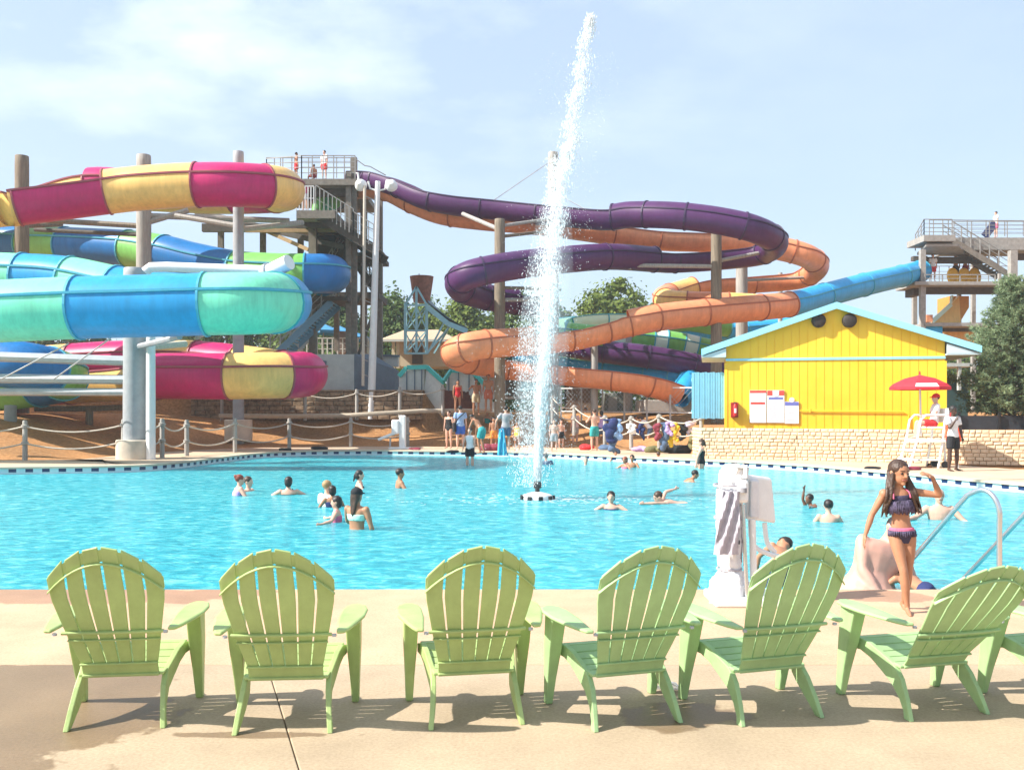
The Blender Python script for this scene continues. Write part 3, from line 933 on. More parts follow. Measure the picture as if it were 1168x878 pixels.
# --- blue from the right tower that becomes orange
BO = [(1050, 309, 56.5), (1028, 315, 54.5), (985, 325, 51), (940, 337, 48.5), (912, 345, 47), (885, 349, 46), (830, 354, 44.5), (760, 361, 43.5), (725, 367, 43), (700, 373, 43), (660, 383, 42.5), (620, 388, 42), (560, 392, 41), (530, 397, 40.6), (519, 404, 41.7), (535, 411, 43.5), (580, 418, 44.5), (640, 424, 44), (700, 430, 43), (742, 437, 43), (772, 447, 43.5)]
slide('tube_slide', 'tube slide leaving the right tower in blue, turning orange above the yellow building', BO, 0.64,
      [(0, 1, CYANF, T), (1, 2, CYANF, T), (2, 3, CYANF, T), (3, 4.5, CYANF, T), (4.5, 5.4, ORANGE, T), (5.4, 6.4, ORANGE, T), (6.4, 7.2, ORANGE, T), (7.2, 8.2, ORANGE, T), (8.2, 9.2, ORANGE, G_), (9.2, 10.2, ORANGE, G_), (10.2, 11.2, ORANGE, G_), (11.2, 12.1, ORANGE, T), (12.1, 13, ORANGE, T), (13, 13.8, ORANGE, T), (13.8, 15, ORANGE, T), (15, 16, ORANGE, G_), (16, 17, ORANGE, G_), (17, 18, ORANGE, G_), (18, 19, ORANGE, G_), (19, 20, ORANGE, G_)], D_ORA)
# --- low slides in the middle
slide('tube_slide', 'pale mint and green slide low behind the orange one, beside the building roof',
      [(830, 372, 56), (760, 367, 55), (700, 364, 53.5), (655, 366, 52), (632, 373, 50.5), (645, 381, 49.6), (690, 385, 50), (735, 388, 50), (775, 393, 50), (815, 402, 50), (850, 410, 51)],
      0.66, [(0, 1, GREENF, G_), (1, 2.2, WHITEF, G_), (2.2, 3.4, WHITEF, G_), (3.4, 5, AQUA, G_), (5, 6, GREENF, T), (6, 6.6, WHITEF, T), (6.6, 7.2, GREENF, T), (7.2, 7.6, WHITEF, T), (7.6, 8.1, GREENF, T), (8.1, 8.5, WHITEF, T), (8.5, 10, GREENF, T)], D_BLUE)
slide('tube_slide', 'dark purple slide lowest in the middle, running behind the building corner',
      [(590, 384, 49), (640, 393, 47.6), (690, 401, 46.6), (740, 407, 46.2), (790, 416, 46.4), (830, 428, 47), (850, 440, 48)],
      0.58, [(0, 1, PURPLE, G_), (1, 2, PURPLE, G_), (2, 3, PURPLE, T), (3, 4, PURPLE, T), (4, 5, PURPLE, T), (5, 6, PURPLE, T)], D_PUR)
slide('tube_slide', 'light blue tube slide ending beside the blue board fence',
      [(590, 402, 50), (640, 412, 49), (690, 419, 48), (735, 424, 47.4), (765, 426, 47), (784, 431, 46.4), (782, 442, 45.4), (774, 454, 44.8)],
      0.55, [(0, 1, CYANF, G_), (1, 2, CYANF, G_), (2, 3, CYANF, T), (3, 4, CYANF, T), (4, 5.2, CYANF, T), (5.2, 7, CYANF, T)], D_BLUE)
slide('tube_slide', 'light blue tube slide far behind the orange slide and above the green one',
      [(900, 372, 58), (850, 377, 57), (805, 380, 56), (770, 383, 55.5), (740, 380, 57)],
      0.55, [(0, 1, CYANF, T), (1, 2, CYANF, T), (2, 3, CYANF, T), (3, 4, CYANF, T)], D_BLUE)

# ---------------------------------------------------------------- support posts
def post(name, label, px, top, bot, d, dia_px, m, group=None, arms=(), cap=None, zbase=None):
    x = at(px, 0, d).x
    zt = at(px, top, d).z
    zb = at(px, bot, d).z if zbase is None else zbase
    r = dia_px / 2 * d / F
    t = thing(name, label, 'support post', (x, d, zb), 0, group)
    mb = MB()
    H_ = zt - zb
    prof = [(0.001, -0.5), (r * 1.05, -0.5), (r * 1.04, H_ * 0.3), (r, H_ * 0.97), (r * 0.97, H_ - 0.02), (r * 0.92, H_), (0.001, H_ + 0.01)]
    mb.lathe((0, 0, 0), prof, 20)
    mb.build('post_shaft', m, t, smooth=40)
    if cap:
        mb = MB(); w, h = cap
        mb.lathe((0, 0, -0.2), [(0.001, 0), (w, 0), (w, h + 0.17), (w - 0.03, h + 0.2), (0.001, h + 0.2)], 24)
        mb.build('footing', mat('footing_concrete', (0.56, 0.48, 0.38), 0.9, 0.12, 3, 0.3, 30), t, smooth=40)
    for (y0, px1, py1, d1, w, mm) in arms:
        p0 = at(px, y0, d) - V((x, d, zb)); p1 = at(px1, py1, d1) - V((x, d, zb))
        mb = MB(); mb.tube([p0, p1], w / 2, 8); mb.build('bracket_arm', mm, t, smooth=40)
    return t

post('support_post', 'thick dark weathered pole at the far left with its top above the magenta slide', 25, 178, 497, 43, 15, WOODP, arms=[(250, -60, 258, 42, 0.25, GREYP), (292, -40, 295, 40, 0.22, GREYP), (258, 70, 256, 46, 0.22, WOODP)])
post('support_post', 'tall grey pole rising behind the yellow part of the upper slide', 164, 177, 488, 43.5, 16, GREYP, arms=[(258, 30, 250, 44, 0.26, WOODP), (268, 40, 262, 45, 0.2, DARKW), (255, 215, 240, 44, 0.28, GREYP), (246, 330, 252, 46, 0.28, GREYP)])
post('support_post', 'slim grey pole with a concrete foot behind the magenta slide sections', 272, 173, 497, 42.3, 12, CONCP, arms=[(258, 200, 246, 43, 0.24, GREYP), (262, 345, 254, 46, 0.26, GREYP), (352, 225, 385, 36, 0.2, GREYP)], cap=(0.62, 0.75))
post('support_post', 'thick grey concrete post on a round footing under the aqua slide', 154, 306, 522, 31.5, 25, CONCP, arms=[(412, -90, 404, 31.0, 0.34, GALV), (433, -90, 431, 31.2, 0.32, GALV), (447, -60, 447, 31.4, 0.26, GALV), (397, 212, 392, 33, 0.24, ROPE), (396, 205, 384, 29, 0.2, GALV)], cap=(0.62, 0.62))
post('support_post', 'thin white pipe standing beside the thick concrete post', 172, 384, 521, 31.2, 10, LAMPW)
post('support_post', 'short pale stub post carrying the low blue slide at the left', 12, 462, 505, 37, 13, CONCP)
post('support_post', 'short dark stub post under the low yellow slide', 102, 466, 498, 40, 8, WOODP, arms=[(466, 40, 466, 40, 0.25, WOODP), (466, 150, 464, 40, 0.25, WOODP)])
post('support_post', 'dark brown pole between the purple loop and the teal stair', 570, 250, 468, 42.6, 12, WOODP, arms=[(262, 528, 244, 46, 0.2, GREYP), (258, 640, 248, 45, 0.16, GREYP), (270, 640, 262, 46.5, 0.16, WOODP), (328, 640, 330, 43, 0.16, WOODP), (342, 620, 342, 43.5, 0.18, GREYP)])
post('support_post', 'tall pole behind the fountain jet, its top wrapped in spray', 631, 174, 470, 45.5, 12, GREYP, arms=[(300, 720, 306, 44, 0.16, GREYP), (305, 560, 320, 41, 0.16, GREYP)])
post('support_post', 'brown pole passing in front of the orange slide left of the roof', 817, 260, 470, 44.2, 12, WOODP, arms=[(262, 828, 248, 42.2, 0.2, GREYP), (304, 660, 302, 44, 0.2, GREYP), (298, 890, 284, 45, 0.18, GREYP), (360, 830, 356, 44.4, 0.2, WOODP)])
post('support_post', 'grey pole just right of the brown one, behind the orange loop', 846, 270, 470, 50, 13, GREYP, arms=[(320, 930, 316, 51, 0.16, GREYP), (285, 870, 281, 48.5, 0.16, GREYP)])
post('support_post', 'short grey pole under the orange trough right of the jet', 678, 384, 470, 43.6, 8, GREYP)
post('support_post', 'short pole under the pale mint slide, right of the jet', 717, 366, 470, 48.6, 7, GREYP)
post('support_post', 'thin far pole whose tip shows between the two orange loops', 890, 311, 470, 56, 5, GREYP)

# white water pipe with a fat elbow end, lying along the aqua slide
t = wthing('supply_pipe', 'white water pipe with a fat bent end resting behind the top of the aqua slide', 'pipe')
mb = MB(); mb.tube([at(166, 310, 31), at(172, 305, 31), at(190, 304.5, 31), at(308, 309, 31)], 0.17, 12); mb.build('pipe_run', LAMPW, t, smooth=40)
mb = MB(); mb.tube([at(306, 311, 30.6), at(330, 299, 30.2)], 0.26, 14); mb.build('pipe_end', LAMPW, t, smooth=40)
mb = MB(); mb.tube([at(303, 312, 30.65), at(308, 309.5, 30.55)], 0.31, 14); mb.build('pipe_collar', GALV, t, smooth=40)

def cable(label, a, b, w=0.025):
    mb = MB(); mb.tube([at(*a), at(*b)], w, 5)
    tag(mb.build('stay_cable', GALV, smooth=60), label, 'cable')
cable('thin stay cable from the sprayed pole top down to the purple slide', (628, 184, 45.5), (552, 236, 46))
cable('thin stay cable on the right of the sprayed pole top', (634, 220, 45.5), (680, 246, 44.5))
cable('upper diagonal stay cable left of the concrete post', (2, 432, 31), (78, 392, 29))
cable('lower diagonal stay cable left of the concrete post', (62, 432, 31), (126, 386, 29))
# ============================================================ TOWERS, BUILDINGS, FENCES
def railing(mb, p, q, h, nb, w=0.05, rails=3):
    for k in range(rails):
        z = V((0, 0, h * (k + 1) / rails))
        mb.bar(p + z, q + z, w if k == rails - 1 else w * 0.6)
    for k in range(nb + 1):
        b = p.lerp(q, k / nb)
        mb.bar(b, b + V((0, 0, h)), w)

def stair(root, p, q, width, steps, mtread, mside, axis=V((0, 1, 0)), rail=True, mr=None):
    """straight flight from p (bottom) to q (top), width along axis; treads, two stringers and handrails as parts"""
    mb = MB()
    run = (q - p); hz = V((run.x, run.y, 0)); L = hz.length / steps
    for k in range(steps):
        c = p.lerp(q, (k + 0.5) / steps) + axis * (width / 2)
        dirv = hz.normalized()
        m = Matrix((dirv, axis, V((0, 0, 1)))).transposed()
        mb.box(c, (L * 0.95, width, 0.06), m)
    mb.build('stair_tread', mtread, root)
    for o in (0.0, width):
        mb = MB(); mb.bar(p + axis * o - V((0, 0, 0.1)), q + axis * o - V((0, 0, 0.1)), 0.09, 0.34)
        mb.build('stair_stringer', mside, root)
        if rail:
            mb = MB(); railing(mb, p + axis * o, q + axis * o, 1.05, 6, 0.055); mb.build('stair_railing', mr or RAILM, root)

# ---------------- left tower
def left_tower():
    t = wthing('slide_tower', 'tall dark timber slide tower with railed top deck behind the left slides', 'tower')
    def P(px, py, d): return at(px, py, d)
    for px, top, bot, d, w in ((398, 196, 472, 49.0, 0.30), (404, 180, 470, 49.2, 0.30), (357, 250, 410, 49.5, 0.40), (343, 262, 420, 55, 0.32), (415, 210, 460, 54, 0.36), (432, 215, 440, 52, 0.42), (300, 262, 340, 54, 0.3), (252, 262, 330, 54, 0.3), (384, 250, 400, 55, 0.3)):
        a, b = P(px, bot, d), P(px, top, d)
        mb = MB(); mb.bar(a, b, w); mb.build('tower_post', DECKW, t)
    # top deck
    mb = MB(); mb.pbox(338, 204, 408, 211, 48.6, 55.5); mb.build('deck', DECKW, t)
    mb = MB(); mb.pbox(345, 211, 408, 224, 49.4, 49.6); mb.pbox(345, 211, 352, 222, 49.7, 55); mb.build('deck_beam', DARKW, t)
    for a, b, n in (((344, 204, 48.7), (405, 204, 48.7), 5), ((304, 204, 56), (344, 204, 48.7), 4), ((304, 203, 56), (400, 203, 56), 6)):
        mb = MB(); railing(mb, P(*a), P(*b), 1.22, n, 0.05, 4); mb.build('railing', RAILM, t)
    # roof slab of the ramp that leads up to the top deck
    mb = MB(); mb.pbox(304, 205, 340, 210, 50, 56); mb.build('deck', DECKW, t)
    # slanting rail down to the purple slide
    mb = MB(); mb.tube([P(405, 181, 48.7), P(416, 189, 48.7), P(422, 190, 48.7), P(440, 200, 48.7)], 0.03, 6); mb.build('railing', RAILM, t)
    # second deck with its railing and the ramp to the right
    mb = MB(); mb.pbox(338, 240, 382, 249, 47.6, 54); mb.build('deck', DECKW, t)
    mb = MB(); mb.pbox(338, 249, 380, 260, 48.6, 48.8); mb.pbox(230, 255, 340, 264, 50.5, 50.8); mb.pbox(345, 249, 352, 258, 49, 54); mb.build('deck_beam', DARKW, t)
    mb = MB(); railing(mb, P(338, 240, 47.7), P(358, 240, 47.7), 1.25, 6, 0.045, 2); mb.build('railing', LAMPW, t)
    mb = MB(); railing(mb, P(360, 241, 47.7), P(403, 268, 47.7), 1.35, 9, 0.045, 2); mb.build('railing', RAILM, t)
    a, b = P(360, 244, 48), P(432, 287, 48)
    for o_ in (0, 3):
        mb = MB(); mb.bar(a + V((0, o_, 0)), b + V((0, o_, 0)), 0.12, 0.5); mb.build('ramp_beam', DARKW, t)
    mb = MB(); q = [a + V((0, 0, .2)), b + V((0, 0, .2)), b + V((0, 3, .2)), a + V((0, 3, .2))]; mb.hexa(q, [p + V((0, 0, .08)) for p in q]); mb.build('ramp_floor', DECKW, t)
    mb = MB(); railing(mb, P(403, 268, 47.7), P(432, 286, 47.7), 1.2, 5, 0.045, 3); mb.build('railing', RAILM, t)
    # ramp from the left up to the second deck (its dark underside shows)
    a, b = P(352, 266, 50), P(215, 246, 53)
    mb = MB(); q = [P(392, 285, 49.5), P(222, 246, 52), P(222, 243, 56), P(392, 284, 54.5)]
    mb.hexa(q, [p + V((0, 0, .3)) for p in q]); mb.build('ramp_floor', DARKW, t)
    mb = MB()
    for (p0, p1) in (((280, 258, 51), (330, 268, 51)), ((330, 268, 51), (385, 266, 52)), ((280, 263, 50), (400, 263, 50)), ((300, 262, 51), (352, 285, 50))):
        mb.bar(P(*p0), P(*p1), 0.16, 0.2)
    mb.build('brace', mat('raw_timber', (0.36, 0.24, 0.12), 0.8, 0.15), t)
    # landings and enclosed stair behind the posts
    mb = MB(); mb.pbox(358, 266, 398, 296, 52, 52.2); mb.build('stair_screen', DARKW, t)
    mb = MB(); mb.pbox(345, 333, 432, 340, 50.5, 54); mb.pbox(398, 288, 434, 293, 50.5, 54); mb.build('landing', DARKW, t)
    stair(t, P(360, 338, 51.5), P(398, 270, 51.5), 1.6, 16, DECKW, DARKW)
    stair(t, P(432, 338, 52.5), P(402, 292, 52.5), 1.4, 11, DECKW, DARKW)
    for (p0, p1) in (((396, 440, 49.3), (430, 345, 50)), ((357, 262, 49.3), (398, 230, 49.3)), ((404, 350, 50), (432, 300, 50))):
        mb = MB(); mb.bar(P(*p0), P(*p1), 0.14); mb.build('brace', DARKW, t)
    # the lower blue flight and its wide grey back board
    stair(t, P(308, 408, 46.5), P(378, 342, 48), 2.0, 22, mat('blue_stair', (0.20, 0.42, 0.56), 0.6, 0.1), mat('blue_stringer', (0.12, 0.24, 0.34), 0.6, 0.1))
    mb = MB(); a, b = P(336, 392, 48.8), P(384, 340, 50.4); mb.bar(a, b, 0.06, 1.0); mb.build('stair_screen', GREYB, t)
    mb = MB(); mb.pbox(345, 338, 396, 343, 47.8, 50.4); mb.build('landing', DARKW, t)
    return t
left_tower()
t = wthing('slide_entrance', 'pale green slide entrance hood on the second deck behind its railing', 'slide entrance')
mb = MB(); mb.tube(cspline([at(361, 243, 50), at(364, 226, 50.2), at(372, 218, 50.4), at(380, 222, 50.6), at(384, 238, 50.8)], 5), 0.28, 10); mb.build('hood_rim', GREENF, t, smooth=60)
mb = MB(); q = [at(361, 243, 50.3), at(366, 224, 50.5), at(373, 219, 50.6), at(380, 224, 50.8), at(383, 243, 51)]; mb.hexa([p + V((0, 0.6, 0)) for p in q], q); mb.build('hood_back', AQUA, t)

# lamp pole with floodlights, ladder and second thin mast
def lamp_pole():
    d = 46.0
    b = at(423, 471, d)
    t = thing('floodlight_pole', 'white steel floodlight pole with ladder beside the left tower', 'lamp pole', b)
    H_ = at(0, 207, d).z - b.z
    top = at(431, 207, d) - b
    mb = MB(); mb.tube([V((0, 0, -0.3)), top * 0.5, top], [0.20, 0.17, 0.13], 14); mb.build('pole', LAMPW, t, smooth=40)
    p0 = at(414, 440, d - 0.2) - b; p1 = at(416, 212, d - 0.2) - b
    mb = MB(); mb.tube([p0, p1], 0.075, 8); mb.build('ladder_rail', ROPE, t, smooth=40)
    mb = MB()
    for k in range(13):
        a = p0.lerp(p1, 0.06 + k / 13.5); c = V((0, 0, 0)).lerp(top, (a.z + 0.0) / top.z); c.z = a.z - 0.22
        mb.bar(a, c, 0.035)
    mb.build('rung', RAILM, t)
    arm = [at(406, 198, d) - b, at(408.5, 197.5, d) - b, at(409, 206, d) - b]
    mb = MB(); mb.tube(arm, 0.05, 8)
    mb.tube([at(420, 207, d) - b, at(422, 215, d) - b, at(430, 218, d) - b, at(439, 216, d) - b, at(441, 206, d) - b, at(447, 206, d) - b], 0.05, 8)
    mb.build('lamp_bracket', LAMPW, t, smooth=40)
    for px, py, rot in ((411.5, 211, -0.5), (446.5, 211.5, 0.25)):
        m = Matrix.Rotation(rot, 3, 'Y') @ Matrix.Rotation(R(70), 3, 'X')
        mb = MB()
        prof = [(0.02, 0.32), (0.12, 0.30), (0.26, 0.12), (0.31, -0.02), (0.31, -0.1), (0.02, -0.1)]
        c = at(px, py, d) - b
        rings = [[m @ V((r * math.cos(2 * PI * k / 18), r * math.sin(2 * PI * k / 18), z)) + c for k in range(18)] for r, z in prof]
        mb.loft(rings); mb.build('floodlight', WHITEPL, t, smooth=40)
lamp_pole()

# ---------------- right tower
TOWG = mat('pale_grey_timber', (0.30, 0.285, 0.26), 0.85, 0.2, 5, 0.3, 20)
def right_tower():
    t = wthing('slide_tower', 'grey timber slide tower at the right edge behind the evergreen tree', 'tower')
    P = at
    for px, top, bot, d, w in ((1052, 285, 475, 55.0, 0.30), (1043, 322, 460, 58, 0.26), (1155, 286, 480, 55, 0.4), (1140, 312, 470, 54.6, 0.16), (1110, 286, 470, 61, 0.25), (1094, 335, 470, 58, 0.2)):
        mb = MB(); mb.bar(P(px, bot, d), P(px, top, d), w); mb.build('tower_post', TOWG, t)
    mb = MB(); mb.pbox(1054, 268, 1090, 275, 54.8, 57.2); mb.pbox(1088, 271, 1230, 285, 56.2, 58.6); mb.build('deck', TOWG, t)
    mb = MB(); mb.pbox(1054, 275, 1092, 282, 57, 57.2); mb.pbox(1056, 293, 1120, 300, 57, 57.3); mb.pbox(1042, 292, 1058, 297, 56.6, 57); mb.pbox(1155, 285, 1230, 296, 57.6, 58); mb.build('deck_beam', DARKW, t)
    a = [P(1046, 291, 57.2), P(1056, 281, 55), P(1094, 281, 55), P(1102, 291, 57.2)]
    mb = MB(); mb.hexa(a, [p + V((0, 0, 0.15)) for p in a]); mb.build('deck_underside', TOWG, t)
    for a, b, n in (((1054, 269, 54.9), (1086, 269, 54.9), 3), ((1044, 286, 57.2), (1054, 269, 54.9), 3), ((1088, 271, 56.3), (1230, 271, 56.3), 7), ((1060, 269, 57.1), (1230, 270, 58.5), 8)):
        mb = MB(); railing(mb, P(*a), P(*b), 0.98, n, 0.045, 4); mb.build('railing', RAILM, t)
    stair(t, P(1150, 311, 56), P(1086, 272, 56), 1.2, 16, DECKW, DECKW)
    # middle deck
    mb = MB(); mb.pbox(1044, 321, 1215, 325, 54.6, 57.4); mb.build('deck', TOWG, t)
    mb = MB(); mb.pbox(1055, 325, 1140, 335, 55.6, 56); mb.pbox(1042, 325, 1050, 337, 56, 57.2); mb.build('deck_beam', DARKW, t)
    mb = MB(); railing(mb, P(1055, 322, 54.7), P(1135, 322, 54.7), 0.45, 4, 0.06, 2); mb.build('railing', RAILM, t)
    mb = MB(); railing(mb, P(1060, 322, 60), P(1150, 322, 60), 1.05, 8, 0.04, 3); mb.build('railing', RAILM, t)
    # lower deck
    mb = MB(); mb.pbox(1055, 368, 1135, 372, 54.8, 57); mb.build('deck', TOWG, t)
    mb = MB(); mb.pbox(1076, 372, 1140, 378, 56, 56.3); mb.build('deck_beam', DARKW, t)
    mb = MB(); mb.pbox(1055, 372, 1075, 382, 55, 55.2); mb.build('blue_panel', CYANF, t)
    mb = MB(); mb.pbox(1078, 378, 1112, 400, 57, 57.4); mb.build('yellow_panel', YELLOW, t)
    for k in range(3):
        mb = MB(); mb.bar(P(1060 + k * 26, 296, 58), P(1072 + k * 26, 291, 60), 0.12); mb.build('brace', TOWG, t)
right_tower()
# yellow flume inside the right tower
t = wthing('yellow_flume', 'yellow steep flume between the decks of the right tower', 'water slide')
mb = MB(); a, b = at(1064, 367, 57), at(1086, 346, 57.4)
q = [at(1063, 368, 57), at(1084, 349, 57.2), at(1094, 337, 57.2), at(1096, 368, 57)]
mb.hexa([p + V((0, 0.25, 0)) for p in q], q); mb.build('flume_wall', YELLOW, t)
mb = MB(); q = [at(1086, 337, 57.4), at(1108, 337, 57.4), at(1108, 350, 57.4), at(1097, 368, 57.4), at(1086, 368, 57.4)]
mb.hexa([p + V((0, 2.0, 0)) for p in q], [p + V((0, .3, 0)) for p in q]); mb.build('flume_body', mat('ochre_fibreglass', (0.55, 0.26, 0.04), 0.35, 0.12), t)
mb = MB(); mb.pbox(1057, 359, 1064, 367, 56, 57); mb.build('flume_lip', ORANGE, t)
mb = MB(); mb.bar(at(1063, 367, 56.9), at(1085, 347, 57.1), 0.08, 0.25); mb.bar(at(1084, 348, 57.1), at(1086, 337, 57.1), 0.08, 0.2); mb.build('flume_edge', WHITEF, t)

# ---------------- stone retaining wall on the right
def stone_material(name, c0, c1, w, h):
    m = bpy.data.materials.new(name); m.use_nodes = True
    nt = m.node_tree; N, L = nt.nodes, nt.links; p = N['Principled BSDF']; p.inputs['Roughness'].default_value = 0.95
    tc = N.new('ShaderNodeTexCoord')
    n = N.new('ShaderNodeTexNoise'); n.inputs['Scale'].default_value = 5; n.inputs['Detail'].default_value = 8; n.inputs['Roughness'].default_value = 0.7
    L.new(tc.outputs['Object'], n.inputs['Vector'])
    r = N.new('ShaderNodeValToRGB'); e = r.color_ramp.elements
    e[0].position = 0.3; e[0].color = (*c0, 1); e[1].position = 0.7; e[1].color = (*c1, 1)
    L.new(n.outputs['Fac'], r.inputs['Fac']); L.new(r.outputs[0], p.inputs['Base Color'])
    b = N.new('ShaderNodeBump'); b.inputs['Strength'].default_value = 0.7; b.inputs['Distance'].default_value = 0.03
    L.new(n.outputs['Fac'], b.inputs['Height']); L.new(b.outputs[0], p.inputs['Normal'])
    return m
STONE = stone_material('tan_wall_block', (0.58, 0.43, 0.27), (0.74, 0.58, 0.40), 0.3, 0.15)
STONEB = stone_material('brown_wall_block', (0.13, 0.085, 0.05), (0.42, 0.29, 0.18), 0.3, 0.15)
STONEG = mat('dark_joint', (0.23, 0.15, 0.085), 0.95, 0.2, 8)

def block_wall(name, label, line, z0, z1, bw, bh, m, jm, cap=True, rough=0.02, seed=1):
    """courses of separately split-faced blocks proud of a darker backing, along a polyline (one wall)"""
    rnd = random.Random(seed)
    t = wthing(name, label, 'wall')
    back, blocks, caps = MB(), MB(), MB()
    for a, b in zip(line, line[1:]):
        d = (b - a); L = d.length; d.normalize(); n = V((d.y, -d.x, 0))
        q = [a, b, b - n * 0.35, a - n * 0.35]
        back.hexa([V((p.x, p.y, z0)) for p in q], [V((p.x, p.y, z1 - 0.01)) for p in q])
        rows = max(1, int(round((z1 - z0) / bh)))
        hh = (z1 - z0 - (0.09 if cap else 0)) / rows
        for r in range(rows):
            x = -rnd.random() * bw
            while x < L:
                w = bw * rnd.uniform(0.75, 1.25)
                s0, s1 = max(0, x + 0.007), min(L, x + w - 0.007)
                if s1 - s0 > 0.04:
                    k = (0.012 if not cap else 0.03) + rnd.random() * (0.03 if not cap else 0.045)
                    ch = rnd.uniform(0.01, 0.035)
                    zz0, zz1 = z0 + r * hh + 0.005, z0 + (r + 1) * hh - 0.005
                    o0 = [a + d * s0, a + d * s1]
                    v = [V((o0[0].x, o0[0].y, zz0)), V((o0[1].x, o0[1].y, zz0)), V((o0[1].x, o0[1].y, zz1)), V((o0[0].x, o0[0].y, zz1))]
                    fv = [v[0] + n * k + d * ch + V((0, 0, ch)), v[1] + n * (k * rnd.uniform(0.6, 1)) - d * ch + V((0, 0, ch)), v[2] + n * k - d * ch - V((0, 0, ch)), v[3] + n * (k * rnd.uniform(0.6, 1)) + d * ch - V((0, 0, ch))]
                    blocks.add(v + fv, [(4, 5, 6, 7), (0, 1, 5, 4), (1, 2, 6, 5), (2, 3, 7, 6), (3, 0, 4, 7)])
                x += w
        if cap:
            q = [a + n * 0.1, b + n * 0.1, b - n * 0.4, a - n * 0.4]
            caps.hexa([V((p.x, p.y, z1 - 0.085)) for p in q], [V((p.x, p.y, z1)) for p in q])
    back.build('wall_core', jm, t)
    blocks.build('block_face', m, t)
    if cap: caps.build('capstone', m, t, bevel=0.01)
    return t
block_wall('retaining_wall', 'tan block retaining wall below the yellow building', WALL, -0.02, WTOP, 0.21, 0.118, STONE, STONEG, cap=False)
block_wall('retaining_wall', 'brown block retaining wall behind the low magenta slide', [V((-16, 45.9, 0)), V((-4.55, 45.9, 0)), V((-4.55, 49, 0))], 1.2, 2.68, 0.55, 0.24, STONEB, mat('dark_brown_joint', (0.06, 0.04, 0.025), 0.95), seed=4)

